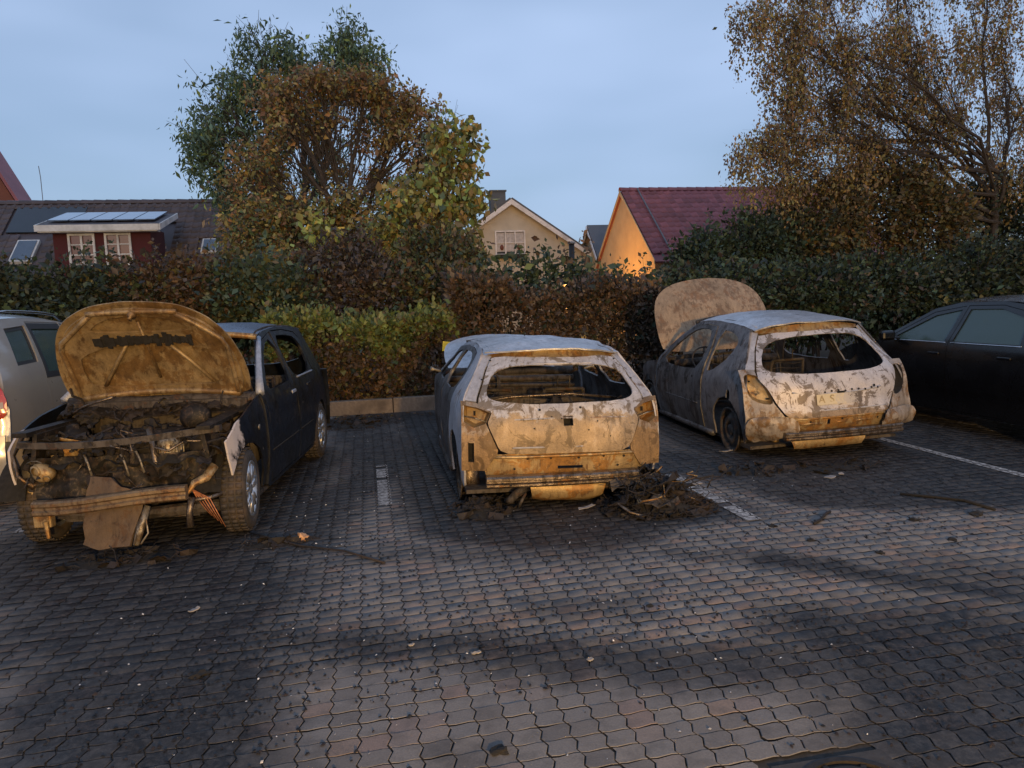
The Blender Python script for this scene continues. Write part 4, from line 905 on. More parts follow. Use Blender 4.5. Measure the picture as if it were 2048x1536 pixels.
        pl = MB(); pl.lathe([(.345, -.2), (.35, .0), (.34, .0)], (3.27, s * .66, .30), 'y', 20, a0=.2, a1=PI - .2); pl.build('wheel_liner', M['soot'], t, True)
    mb = MB(); mb.box((1.8, 0, .19), (2.4, 1.5, .03)); mb.build('floor_pan', M['dark'], t)
    # inside
    mb = MB(); mb.tube([(2.80, y, .93) for y in [-.72 + .144 * k for k in range(11)]], .05, 8); mb.tube([(2.55, -.68, .86), (2.52, 0, .90), (2.55, .68, .87)], .05, 8); mb.box((2.68, 0, .62), (.22, 1.36, .44)); mb.build('dashboard_frame', M['dark'], t, True, jitter=.025)
    mb = MB(); mb.tube([(2.16, y, 1.385 + .045 * (1 - (y / .6) ** 2)) for y in [-.58 + .116 * k for k in range(11)]], .028, 6); mb.build('windscreen_header', M['rust'], t, True)
    steering(t, 2.25, .36, .93, M['dark'])
    for s in (-1, 1): seat_frame(t, 1.80, s * .37, .36, M['dark'], .2, .46, .62)
    panel('rear_seat_back', [(-.62, .3), (.62, .3), (.62, .92), (-.62, .92)], lambda y, z: (.85 - (z - .3) * .15, y, z), M['dark'], t, step=.1, thick=.05, dent=.03)
    # hood
    raised_hood(t, .92, 1.44, 2.78, .92, R(56), (M['tan'], M['tan']), bow=.09, dome=True, label='raised hood with scorched tan lining', seed=36)
    hood = [o for o in t.children if o.name.startswith('hood')][0]
    mb = MB(); r = random.Random(4); ca, sa = math.cos(R(56)), math.sin(R(56))
    def hp(u, v, d): b_ = .09 * (1 - (v / .75) ** 2) + .03 - d; return (2.78 + u * ca - b_ * sa, v, .92 + u * sa + b_ * ca)
    for k in range(24):
        v = -.36 + .030 * k; h_ = .022 + r.uniform(-.015, .035); V = [hp(.59 + h_, v, .055 + r.uniform(0, .02)), hp(.59 + h_, v + .034, .055 + r.uniform(0, .02)), hp(.56 - h_ * .7, v + .034, .06 + r.uniform(0, .02)), hp(.56 - h_ * .7, v, .06 + r.uniform(0, .02))]
        mb.add(V, [(0, 1, 2, 3)])
    o = mb.build('charred_mat_strip', M['soot'], hood); sm = o.modifiers.new('thickness', 'SOLIDIFY'); sm.thickness = .012
    MB().tube([(3.05, -.62, .86), (3.12, -.45, .95), (3.2, -.2, 1.02)], .008, 6).build('hood_prop', M['beam'], t, True)
    # --- engine bay
    mb = MB(); mb.box((2.88, 0, .64), (.03, 1.34, .62)); mb.build('firewall', M['dark'], t, jitter=.02)
    panel('cowl_panel', [(-.70, 0), (.70, 0), (.68, .16), (.2, .19), (-.2, .19), (-.68, .16)], lambda y, u: (2.84 + u, y, .915 - u * .35 + .02 * math.sin(y * 9)), M['engine'], t, step=.06, thick=.015, dent=.025, dscale=5, seed=37)
    def bay(name, mat, f, **kw):
        mb = MB(); f(mb); return mb.build(name, M[mat], t, kw.get('smooth', False), jitter=kw.get('jit', .012), seed=kw.get('seed', 1), bevel=kw.get('bevel', 0))
    for s in (-1, 1):
        bay('inner_wing', 'engine', lambda m: m.box((3.25, s * .58, .62), (.72, .03, .42), rot=(s * .15, 0, 0)).box((3.3, s * .60, .83), (.80, .10, .03)), jit=.03, seed=s)
        bay('strut_tower', 'engine', lambda m: m.lathe([(.0, .09), (.05, .09), (.06, .06), (.10, .055), (.115, .02), (.12, -.25)], (3.20, s * .52, .74), 'z', 18), smooth=True)
    bay('engine_block', 'engine', lambda m: m.box((3.30, .02, .52), (.36, .62, .40), bev=.02).box((3.38, -.05, .42), (.3, .5, .3), bev=.03), jit=.03)
    bay('cylinder_cover', 'engine', lambda m: [m.box((3.30, .02, .745), (.22, .56, .07), bev=.02)] + [m.tube([(3.30, -.2 + .13 * k, .78), (3.30, -.2 + .13 * k, .81)], .024, 10) for k in range(4)], jit=.012)
    bay('intake_manifold', 'engine', lambda m: [m.tube([(3.45, -.24 + .15 * k, .70), (3.53, -.24 + .15 * k, .69), (3.57, -.24 + .15 * k, .60), (3.50, -.24 + .15 * k, .52)], .028, 8) for k in range(4)] + [m.tube([(3.50, -.33, .50), (3.50, .32, .50)], .05, 8)], smooth=True)
    bay('battery_tray', 'rust', lambda m: m.box((3.42, -.43, .68), (.20, .26, .13), rot=(.15, .1, .2), bev=.03).box((3.40, -.40, .76), (.13, .18, .03), rot=(-.2, .1, .3), bev=.01), jit=.08, seed=5)
    bay('brake_servo', 'engine', lambda m: m.lathe([(0, .10), (.06, .095), (.105, .06), (.115, .02), (.105, -.03), (.06, -.06)], (3.04, .33, .83), 'x', 22), smooth=True)
    bay('alternator', 'alu', lambda m: [m.lathe([(0, .105), (.05, .10), (.082, .07), (.088, .02), (.088, -.08), (.05, -.10)], (3.50, .30, .66), 'z', 20)] + [m.box((3.50 + .092 * math.cos(a), .30 + .092 * math.sin(a), .655), (.012, .014, .11), rot=(0, 0, a)) for a in [2 * PI * k / 14 for k in range(14)]], smooth=True, jit=.012)
    bay('coolant_tank', 'char', lambda m: m.lathe([(0, .07), (.06, .06), (.10, .02), (.105, -.04), (.08, -.09)], (3.42, .53, .70), 'z', 16), smooth=True, jit=.03)
    bay('lamp_bowl', 'beam', lambda m: m.lathe([(.085, .03), (.09, .02), (.075, -.04), (.04, -.09), (0, -.10)], (3.54, .60, .60), 'x', 18), smooth=True)
    bay('lamp_bowl', 'alu', lambda m: m.lathe([(.085, .03), (.09, .02), (.07, -.04), (.03, -.08), (0, -.08)], (3.60, -.56, .56), 'x', 18), smooth=True)
    bay('gearbox', 'engine', lambda m: m.lathe([(0, .16), (.09, .15), (.13, .05), (.12, -.08), (.07, -.14)], (3.34, .42, .45), 'y', 16), smooth=True, jit=.03)
    # slam panel: a dark sagging bar right across the nose
    P = [(3.66 - .10 * (abs(y) / .7) ** 2, y, .775 + .03 * y - .02 * math.sin((y + .7) * 3)) for y in [-.68 + .136 * k for k in range(11)]]
    o = beam('slam_panel', M['dark'], t, [(-.03, -.02), (.03, -.02), (.035, .0), (.03, .02), (-.03, .024)], P)
    # left fender stump and hanging trim of the far corner
    bay('fender_stump', 'beam', lambda m: m.tube([(3.42, -.74, .80), (3.56, -.74, .68), (3.62, -.68, .54), (3.60, -.60, .47), (3.54, -.55, .50)], [.022, .018, .016, .03, .02], 7), smooth=True, jit=.02)
    bay('fender_liner', 'rust', lambda m: m.lathe([(.33, -.10), (.345, 0), (.33, .04)], (3.22, -.66, .32), 'y', 14, a0=.1, a1=1.1), smooth=True, jit=.03)
    bay('crash_box', 'rust', lambda m: [m.lathe([(0, .06), (.045, .055), (.07, .02), (.06, -.05), (.03, -.07), (0, -.07)], (3.64, -.50, .55), 'x', 14), m.lathe([(.025, .03), (.035, .02), (.03, -.04), (0, -.05)], (3.68, -.53, .57), 'x', 10), m.lathe([(.02, .02), (.026, .01), (0, -.03)], (3.70, -.46, .53), 'x', 10)], jit=.07, seed=8, smooth=True)
    # torn orange trim above the near wheel, cables
    bay('melted_bumper_bracket', 'rust', lambda m: m.tube([(3.60, .64, .56), (3.66, .60, .50), (3.70, .53, .47), (3.72, .48, .40), (3.75, .43, .36)], [.035, .03, .022, .014, .010], 7), smooth=True, jit=.05, seed=9)
    bay('wiring_loom', 'copper', lambda m: [m.tube([(3.70, .50, .42), (3.68, .53 + .02 * k, .34), (3.64 + .016 * k, .56 + .025 * k, .26), (3.60 + .02 * k, .58 + .03 * k, .20 - .016 * k)], .0035, 5) for k in range(5)], smooth=True)
    r = random.Random(12)
    def wires(m):
        for k in range(26):
            p = Vector((r.uniform(3.1, 3.66), r.uniform(-.6, .6), r.uniform(.52, .80))); P = [p]
            for q in range(5): P.append(P[-1] + Vector((r.gauss(0, .05), r.gauss(0, .09), r.gauss(-.02, .04))))
            m.tube(P, r.uniform(.004, .009), 5)
    o = bay('burnt_hoses', 'beam', wires, smooth=True); tag(o, kind='stuff')
    for y0, z0 in ((-.22, .66), (.02, .65), (.12, .67)):
        bay('metal_pipe', 'alu', lambda m: m.tube([(3.60, y0 - .03, z0), (3.64, y0, z0 + .015), (3.66, y0 + .03, z0 - .05), (3.66, y0 + .05, z0 - .13)], .008, 6), smooth=True)
    bay('coolant_hose', 'beam', lambda m: m.tube([(3.42, .14, .80), (3.5, .17, .80), (3.58, .21, .72), (3.62, .24, .60), (3.60, .26, .52)], .022, 8), smooth=True)
    panel('melted_mass', [(-.60, .0), (.58, 0), (.60, .62), (-.60, .62)], lambda y, u: (3.66 - u, y, .60 + .06 * mnoise.noise(Vector((y * 4, u * 4, 2))) + .07 * mnoise.noise(Vector((y * 9, u * 9, 5))) + .10 * u), M['soot'], t, step=.035, thick=0, dent=.02, dscale=9, seed=55)
    panel('melted_front', [(-.58, .36), (.56, .36), (.58, .66), (-.60, .66)], lambda y, z: (3.60 + .05 * mnoise.noise(Vector((y * 5, z * 6, 1))) + .04 * mnoise.noise(Vector((y * 13, z * 13, 1))), y, z), M['engine'], t, step=.035, thick=0, dent=.02, dscale=9, seed=56)
    scatter_junk('engine_bay_char', M['char'], t, 330, ((3.0, 3.68), (-.62, .62), (.48, .80)), .055, 21, .5)
    scatter_junk('scuttle_char', M['char'], t, 70, ((2.86, 3.05), (-.66, .66), (.84, .92)), .06, 22, .5)
    # bumper beam, crossmember, hanging radiator panel
    prof = [(0, 0), (-.045, 0), (-.058, .012), (-.058, .030), (-.046, .040), (-.046, .055), (-.058, .066), (-.058, .086), (-.045, .098), (0, .10)]
    beam('bumper_beam', M['frontbeam'], t, prof, [(3.80 - .13 * abs(y) ** 2, y, .315 + .05 * (y + .5) + .012 * math.sin(y * 5)) for y in [-.50 + 1.0 * k / 16 for k in range(17)]], 'long rusted front bumper beam')
    bay('beam_bracket', 'beam', lambda m: m.tube([(3.70, .50, .36), (3.72, .48, .27), (3.70, .47, .16)], [.03, .02, .026], 6).tube([(3.70, .5, .34), (3.66, .60, .34), (3.6, .66, .35)], .016, 6), smooth=True, jit=.015)
    bay('subframe', 'dark', lambda m: m.tube([(3.45, -.6, .24), (3.55, 0, .22), (3.45, .6, .24)], .045, 8).box((3.35, 0, .2), (.3, .9, .05)), jit=.02)
    bay('tow_bracket', 'rust', lambda m: m.box((3.68, -.50, .27), (.06, .12, .16), bev=.01).tube([(3.72, -.47, .24), (3.72, -.46, .12)], [.02, .012], 6), jit=.02)
    m_rad = mat_burnt('baked tan radiator', (.13, .088, .055), (.085, .052, .032), (.12, .065, .03), (.025, .018, .013), .6, .5, .42, 41, rough=.75, metal=.15, scale=2)
    rp = panel('radiator_panel', [(-.11, .53), (.05, .53), (.12, .47), (.26, .42), (.25, .33), (.19, .09), (-.02, .07), (-.14, .10)], lambda y, z: (3.70 + (.56 - z) * .30 + .02 * math.sin(y * 12) + .03 * mnoise.noise(Vector((y * 6, z * 6, 9))), y - .06 + .02 * mnoise.noise(Vector((z * 9, y * 3, 4))), z), m_rad, t, step=.04, thick=.02, dent=.02, dscale=4, seed=44)
    MB().tube([(3.78, .24, .34), (3.84, .20, .20), (3.86, .17, .09)], [.02, .03, .02], 7).build('torn_edge', M['alu'], rp, True, jitter=.02)
    MB().tube([(3.80, .22, .33), (3.84, .24, .25), (3.85, .25, .17), (3.86, .20, .10)], .006, 5).build('loose_wire', M['alu'], rp, True)
    return t
left_car()
# ------------------------------------------------------------------ the two undamaged cars
def mat_carpaint(name, col, rough=.3, metal=.6, coat=.8):
    m, nt, b = newmat(name); co = objcoord(nt); n1 = noise_n(nt, co, 5, 4, .6); n2 = noise_n(nt, co, 250, 2, .5)
    c = mix(nt, maprange(nt, n2, .4, .6, 0, .2), col, [min(1, x * 1.35) for x in col]); c = mix(nt, maprange(nt, n1, .45, .75, 0, .25), c, [x * .7 for x in col])
    nt.links.new(c, b.inputs['Base Color']); nt.links.new(maprange(nt, n1, .3, .7, rough - .06, rough + .1), b.inputs['Roughness'])
    b.inputs['Metallic'].default_value = metal; b.inputs['Coat Weight'].default_value = coat; b.inputs['Coat Roughness'].default_value = .08
    return m
def mat_glass(name, tint, rough=.06):
    m, nt, b = newmat(name); co = objcoord(nt); n1 = noise_n(nt, co, 6, 4, .6)
    b.inputs['Base Color'].default_value = (*tint, 1); b.inputs['Transmission Weight'].default_value = .45; b.inputs['IOR'].default_value = 1.5
    nt.links.new(maprange(nt, n1, .3, .8, rough, rough + .18), b.inputs['Roughness']); return m
M['beige'] = mat_carpaint('champagne metallic paint', (.33, .315, .295), .32, .3); M['blackpaint'] = mat_carpaint('black paint', (.003, .003, .004), .25, 0, .25)
M['glass'] = mat_glass('car glass', (.07, .13, .14)); M['blacktrim'] = mat_plain('black plastic trim', (.018, .018, .02), .55, 0, .2, 30, .1)
M['redlens'] = mat_plain('red lamp lens', (.36, .03, .015), .15, 0, .1, 20, 0, coat=.8); M['clearlens'] = mat_plain('clear lamp lens', (.4, .3, .24), .15, 0, .1, 20, 0, coat=.8)
M['chrome'] = mat_plain('chrome strip', (.5, .5, .52), .2, 1, .1, 20, 0)
def beige_car():
    t = thing('estate_car', 'undamaged champagne-coloured people carrier at the left edge, red tail lamp showing', 'car', (-3.83, 6.66, 0), PI / 2 - R(1.0))
    b = Body(plan=[(0, .76), (.25, .82), (.7, .86), (2.4, .87), (3.4, .84), (3.9, .74), (4.2, .55)], sect=[(.15, .93), (.4, .98), (.65, 1.0), (.95, .985), (1.10, .955), (1.3, .87), (1.58, .72), (1.75, .6)],
             xend=[(.2, .03), (.45, .0), (.7, .04), (1.0, .08), (1.2, .14), (1.6, .33)], seam=.20, ztop=[(.4, 1.575), (1.0, 1.615), (1.6, 1.60), (2.2, 1.53), (2.5, 1.43)], crown=.07)
    tl = b.tail()
    panel('tailgate', [(-.53, 1.55), (.53, 1.55), (.66, 1.15), (.64, .55), (-.64, .55), (-.66, 1.15)], tl, M['beige'], t, holes=[chaikin([(-.46, 1.48), (.46, 1.48), (.56, 1.14), (-.56, 1.14)], 2)], step=.08, thick=.02)
    panel('rear_window', [(-.47, 1.49), (.47, 1.49), (.57, 1.13), (-.57, 1.13)], b.tail(-.015), M['glass'], t, step=.1, thick=.006)
    bp = panel('rear_bumper', [(-.84, .66), (.84, .66), (.85, .30), (-.85, .30)], b.tail(.06), M['beige'], t, step=.06, thick=.03)
    panel('bumper_insert', [(-.80, .52), (.80, .52), (.80, .42), (-.80, .42)], b.tail(.085), M['blacktrim'], bp, step=.06, thick=.01)
    for s in (-1, 1):
        panel('rear_corner_panel', [(s * a, z) for a, z in ((.665, 1.16), (.74, 1.16), (.86, .86), (.86, .60), (.645, .60))], b.tail(), M['beige'], t, step=.06, thick=.015)
        l = panel('tail_lamp', chaikin([(s * a, z) for a, z in ((.68, 1.10), (.76, 1.11), (.845, .98), (.855, .84), (.80, .78), (.69, .80))], 1), b.tail(.022), M['redlens'], t, step=.05, thick=.02)
        panel('reversing_lens', [(s * a, z) for a, z in ((.73, .93), (.825, .93), (.825, .875), (.73, .875))], b.tail(.036), M['clearlens'], l, step=.05, thick=.012)
    ro = [(.52, -.60), (.42, 0), (.52, .60)] + [(x, b.W(x, b.ztop(x))) for x in (1.0, 1.6, 2.1, 2.3)] + [(2.36, .3), (2.38, 0), (2.36, -.3)] + [(x, -b.W(x, b.ztop(x))) for x in (2.3, 2.1, 1.6, 1.0)]
    panel('roof', ro, b.roof(), M['beige'], t, step=.08, thick=.015)
    sil = [(.24, .34), (.20, .5), (.24, .7), (.28, 1.0), (.34, 1.2), (.55, 1.585), (1.0, 1.615), (1.6, 1.60), (2.2, 1.53), (2.34, 1.49), (2.8, 1.22), (3.1, 1.03), (3.1, .24), (1.16, .22)] + arch(.78, .31, .36, .24) + [(.3, .26)]
    for s in (1, -1):
        d1 = [(1.18, .25), (1.98, .25), (2.0, 1.04), (1.90, 1.55), (1.2, 1.575), (1.02, 1.20), (1.06, .72)]
        d2 = [(2.0, .25), (3.02, .27), (3.03, 1.03), (2.78, 1.17), (2.32, 1.44), (1.94, 1.54), (2.03, 1.04)]
        w1 = [(1.10, 1.09), (1.23, 1.535), (1.86, 1.515), (1.955, 1.07)]; w2 = [(2.05, 1.065), (1.97, 1.505), (2.30, 1.41), (2.74, 1.15), (2.86, 1.045)]
        qw = [(.62, 1.20), (.74, 1.525), (1.15, 1.545), (1.03, 1.21)]
        fr = panel('side_frame', sil, b.side(s), M['beige'], t, holes=[inset(d1, -.005), inset(d2, -.005), qw], step=.07, thick=.03)
        panel('quarter_glass', inset(qw, -.03), b.side(s, -.006), M['blacktrim'], fr, holes=[inset(qw, .03)], step=.08, thick=.012)
        panel('side_window', inset(qw, .02), b.side(s, -.010), M['glass'], fr, step=.1, thick=.006)
        for dd, ww in ((d1, w1), (d2, w2)):
            d_ = panel('door', dd, b.side(s, .004), M['beige'], t, holes=[ww], step=.07, thick=.02)
            panel('window_surround', inset(ww, -.035), b.side(s, .012), M['blacktrim'], d_, holes=[inset(ww, .02)], step=.08, thick=.01); panel('side_window', inset(ww, .01), b.side(s, -.006), M['glass'], d_, step=.1, thick=.006)
        panel('front_fender', [(3.11, .26), (3.13, 1.02), (3.6, .92), (4.0, .74), (4.15, .5), (4.1, .3), (3.9, .26)] + arch(3.46, .31, .36, .25), b.side(s), M['beige'], t, step=.07, thick=.015)
        wheel(t, .78, s * .76, .31, .31, .19, s, (M['rubber'], M['alloy'], M['dark']), 'alloy', True, 6); wheel(t, 3.46, s * .76, .31, .31, .19, s, (M['rubber'], M['alloy'], M['dark']), 'alloy', True, 6)
        MB().tube([(x, s * (b.W(x, b.ztop(x)) - .02), b.ztop(x) + (.07 if 0 < k < 8 else .01)) for k, x in enumerate([.62 + .19 * q for q in range(9)])], .014, 6).build('roof_rail', M['chrome'], t, True)
    panel('windscreen', [(-.6, 0), (.6, 0), (.72, .85), (-.72, .85)], lambda y, u: (2.36 + u * .86, y, 1.54 - u * .55 - .04 * (y / .6) ** 2), M['glass'], t, step=.12, thick=.006)
    panel('hood', [(-.72, 0), (.72, 0), (.64, .7), (.4, .95), (-.4, .95), (-.64, .7)], lambda y, u: (3.10 + u, y, 1.04 - u * .22 - .05 * (y / .7) ** 2), M['beige'], t, step=.1, thick=.015)
    panel('front_bumper', [(-.72, .25), (.72, .25), (.70, .80), (-.70, .80)], lambda y, z: (4.18 - .25 * (abs(y) / .72) ** 2.5 - (z - .25) * .2, y, z), M['beige'], t, step=.1, thick=.02)
    for x, y, hz in ((1.75, .4, .68), (1.75, -.4, .68), (.95, .0, .6)):
        MB().box((x - .1, y, .85), (.14, .50 if y else 1.2, hz), rot=(0, -.2, 0), bev=.04).box((x + .15, y, .5), (.5, .5 if y else 1.2, .16), bev=.04).build('seat', M['blacktrim'], t)
    MB().box((2.0, 0, .28), (3.2, 1.55, .04)).build('floor_pan', M['blacktrim'], t); MB().box((2.75, 0, .85), (.4, 1.45, .25), bev=.05).build('dashboard', M['blacktrim'], t)
    return t
beige_car()
def black_car():
    t = thing('saloon_car', 'undamaged black car with dark blue-green windows at the right edge', 'car', (7.24, 5.30, 0), PI / 2)
    b = Body(plan=[(0, .74), (.3, .82), (.9, .86), (2.4, .87), (3.5, .85), (4.1, .76), (4.5, .55)], sect=[(.1, .93), (.35, .98), (.6, 1.0), (.85, .985), (.97, .96), (1.15, .86), (1.40, .72), (1.6, .6)],
             xend=[(.2, .03), (.45, .0), (.75, .03), (1.0, .10), (1.4, .5)], seam=.2, ztop=[(.9, 1.36), (1.5, 1.43), (2.1, 1.42), (2.5, 1.33), (2.7, 1.24)], crown=.06)
    panel('tailgate', [(-.64, .98), (.64, .98), (.62, .5), (-.62, .5)], b.tail(), M['blackpaint'], t, step=.08, thick=.02); panel('rear_bumper', [(-.8, .6), (.8, .6), (.8, .25), (-.8, .25)], b.tail(.06), M['blackpaint'], t, step=.08, thick=.02)
    for s in (-1, 1): panel('tail_lamp', [(s * a, z) for a, z in ((.64, .95), (.82, .93), (.84, .72), (.64, .74))], b.tail(.0), M['redlens'], t, step=.06, thick=.02)
    ro = [(.98, -.58), (.92, 0), (.98, .58)] + [(x, b.W(x, b.ztop(x))) for x in (1.3, 1.7, 2.1, 2.42)] + [(2.5, .3), (2.52, 0), (2.5, -.3)] + [(x, -b.W(x, b.ztop(x))) for x in (2.42, 2.1, 1.7, 1.3)]
    panel('roof', ro, b.roof(), M['blackpaint'], t, step=.08, thick=.015)
    panel('rear_window', [(-.58, 0), (.58, 0), (.66, .62), (-.66, .62)], lambda y, u: (.95 - u * .85, y, 1.37 - u * .6), M['glass'], t, step=.1, thick=.006); panel('boot_lid', [(-.66, 0), (.66, 0), (.64, .3), (-.64, .3)], lambda y, u: (.42 - u, y, 1.0 - u * .03), M['blackpaint'], t, step=.1, thick=.015)
    sil = [(.23, .28), (.2, .45), (.23, .75), (.30, .98), (.45, 1.02), (1.0, 1.37), (1.5, 1.43), (2.1, 1.42), (2.45, 1.35), (2.8, 1.17), (3.22, .96), (3.22, .22), (1.05, .2)] + arch(.62, .31, .36, .22)
    for s in (1, -1):
        d1 = [(1.26, .23), (2.02, .23), (2.04, .97), (1.96, 1.385), (1.5, 1.39), (1.05, 1.3), (.95, 1.0), (1.1, .7)]; d2 = [(2.04, .23), (3.12, .25), (3.14, .955), (2.78, 1.13), (2.43, 1.31), (2.0, 1.38), (2.07, .97)]
        w1 = [(1.10, 1.0), (1.14, 1.26), (1.5, 1.355), (1.92, 1.35), (1.985, 1.0)]; w2 = [(2.10, .995), (2.035, 1.345), (2.40, 1.275), (2.76, 1.10), (2.98, .985)]
        panel('side_frame', sil, b.side(s), M['blackpaint'], t, holes=[inset(d1, -.004), inset(d2, -.004)], step=.07, thick=.03)
        for dd, ww, xh in ((d1, w1, 1.25), (d2, w2, 2.22)):
            d_ = panel('door', dd, b.side(s, .003), M['blackpaint'], t, holes=[ww], step=.07, thick=.02)
            panel('side_window', inset(ww, -.01), b.side(s, -.004), M['glass'], d_, step=.1, thick=.006)
            MB().tube([b.side(s, .010)(x, .985) for x in [ww[0][0] - .02 + (ww[-1][0] - ww[0][0] + .04) * k / 8 for k in range(9)]], .008, 6).build('chrome_strip', M['chrome'], d_, True)
            MB().box(Vector(b.side(s, .02)(xh, .86)), (.17, .025, .03), bev=.008).build('door_handle', M['blackpaint'], d_)
        panel('front_fender', [(3.23, .24), (3.25, .955), (3.8, .88), (4.3, .72), (4.45, .5), (4.4, .28), (4.1, .24)] + arch(3.62, .31, .36, .23), b.side(s), M['blackpaint'], t, step=.07, thick=.015)
        mb = MB(); q = Vector(b.side(s, .0)(2.86, 1.01)); mb.tube([q, q + Vector((.03, s * .08, .0))], .02, 6); mb.box(q + Vector((.03, s * .15, .03)), (.10, .18, .12), bev=.03); mb.build('door_mirror', M['blackpaint'], t)
        wheel(t, .62, s * .76, .31, .31, .2, s, (M['rubber'], M['blacktrim'], M['soot']), 'alloy', True, 5); wheel(t, 3.62, s * .76, .31, .31, .2, s, (M['rubber'], M['blacktrim'], M['soot']), 'alloy', True, 5)
    panel('windscreen', [(-.58, 0), (.58, 0), (.72, .85), (-.72, .85)], lambda y, u: (2.5 + u * .86, y, 1.39 - u * .5 - .03 * (y / .6) ** 2), M['glass'], t, step=.12, thick=.006)
    panel('hood', [(-.74, 0), (.74, 0), (.68, .9), (.4, 1.15), (-.4, 1.15), (-.68, .9)], lambda y, u: (3.22 + u, y, .97 - u * .18 - .05 * (y / .7) ** 2), M['blackpaint'], t, step=.1, thick=.015)
    panel('front_bumper', [(-.74, .22), (.74, .22), (.70, .76), (-.70, .76)], lambda y, z: (4.48 - .3 * (abs(y) / .74) ** 2.5 - (z - .25) * .15, y, z), M['blackpaint'], t, step=.1, thick=.02)
    for x, y in ((2.0, .4), (2.0, -.4), (1.1, 0)): MB().box((x - .1, y, .80), (.14, .50 if y else 1.2, .62), rot=(0, -.25, 0), bev=.04).box((x + .15, y, .45), (.5, .5 if y else 1.2, .16), bev=.04).build('seat', M['blacktrim'], t)
    MB().box((2.2, 0, .24), (3.4, 1.55, .04)).build('floor_pan', M['blacktrim'], t); MB().box((2.95, 0, .80), (.4, 1.45, .22), bev=.05).build('dashboard', M['blacktrim'], t)
    return t
black_car()
# ------------------------------------------------------------------ houses beyond the hedge
CAMP = Vector((0, 0, 1.62))
def at(px, py, Y):
    d = RGT * (px - 1024) + UPV * (768 - py) + FWD * 1500
    return CAMP + d * (Y / d.y)
def mat_wall(name, col, stain, rough=.9):
    m, nt, b = newmat(name); co = objcoord(nt); n1 = noise_n(nt, co, 1.3, 6, .65); n2 = noise_n(nt, co, 30, 4, .6)
    c = mix(nt, maprange(nt, n1, .42, .72, 0, .75), col, stain); c = mix(nt, maprange(nt, n2, .4, .7, 0, .25), c, [x * .6 for x in col])
    nt.links.new(c, b.inputs['Base Color']); b.inputs['Roughness'].default_value = rough; bump(nt, b, n2, .3, .01); return m
M['yellowwall'] = mat_wall('cream render', (.50, .46, .37), (.36, .33, .27)); M['ochre'] = mat_wall('ochre render', (.50, .37, .19), (.36, .26, .14))
M['redwall'] = mat_wall('dark red boards', (.085, .018, .02), (.06, .016, .016)); M['brick'] = mat_wall('dull red brick', (.22, .075, .045), (.15, .06, .04))
M['white'] = mat_plain('white painted wood', (.66, .65, .63), .6, 0, .1, 12, .1, dirt=(.45, .44, .42)); M['greytrim'] = mat_plain('grey trim', (.16, .16, .17), .7, 0, .2, 10, .1)
def mat_tile(name, col):
    m, nt, b = newmat(name); oi = nt.nodes.new('ShaderNodeObjectInfo'); geo = nt.nodes.new('ShaderNodeNewGeometry'); pos = worldpos(nt)
    rv = math_n(nt, 'FRACT', math_n(nt, 'ADD', oi.outputs['Random'], geo.outputs['Random Per Island'])); n1 = noise_n(nt, pos, .9, 5, .6); n2 = noise_n(nt, pos, 14, 4, .6)
    c = ramp(nt, rv, [(0, [x * .75 for x in col]), (.5, col), (1, [x * 1.25 for x in col])]); c = mix(nt, maprange(nt, n1, .45, .75, 0, .5), c, [x * .55 for x in col]); c = mix(nt, maprange(nt, n2, .6, .8, 0, .3), c, (.10, .10, .08))
    nt.links.new(c, b.inputs['Base Color']); b.inputs['Roughness'].default_value = .6; return m
M['tile_dark'] = mat_tile('dark roof tiles', (.075, .06, .066)); M['tile_red'] = mat_tile('red roof tiles', (.27, .085, .095)); M['tile_grey'] = mat_tile('grey roof tiles', (.09, .095, .105))
def mat_pane(name, col, rough=.08, metal=0.0):
    m, nt, b = newmat(name); co = objcoord(nt); n1 = noise_n(nt, co, 2.5, 3, .5)
    nt.links.new(mix(nt, n1, col, [x * .5 for x in col]), b.inputs['Base Color']); b.inputs['Roughness'].default_value = rough; b.inputs['Metallic'].default_value = metal; b.inputs['Specular IOR Level'].default_value = .8; return m
M['pane'] = mat_pane('window pane', (.05, .055, .06)); M['skypane'] = mat_pane('roof light pane', (.20, .23, .27), .05, .7); M['solar'] = mat_pane('solar glass', (.35, .42, .52), .10, .8); M['curtain'] = mat_plain('net curtain', (.42, .41, .40), .9, 0, .25, 9, .1)
M['darkglass'] = mat_pane('dark collector glass', (.02, .025, .035), .25); M['dimpane'] = mat_pane('red-curtained pane', (.16, .03, .03), .2)
def tile_mesh(w, l, mat, name):
    xs = [-w / 2, -w * .28, -w * .02, w * .2, w * .36, w / 2]; hs = [.012, .0, .004, .030, .045, .020]
    V = [(x, -l * .5, h + .012) for x, h in zip(xs, hs)] + [(x, l * .62, h - .004) for x, h in zip(xs, hs)] + [(x, -l * .5, h - .018) for x, h in zip(xs, hs)]
    F = [(i, i + 1, 7 + i, 6 + i) for i in range(5)] + [(12 + i, 13 + i, i + 1, i) for i in range(5)]
    me = mesh(name, V, F, True); me.materials.append(mat); return me
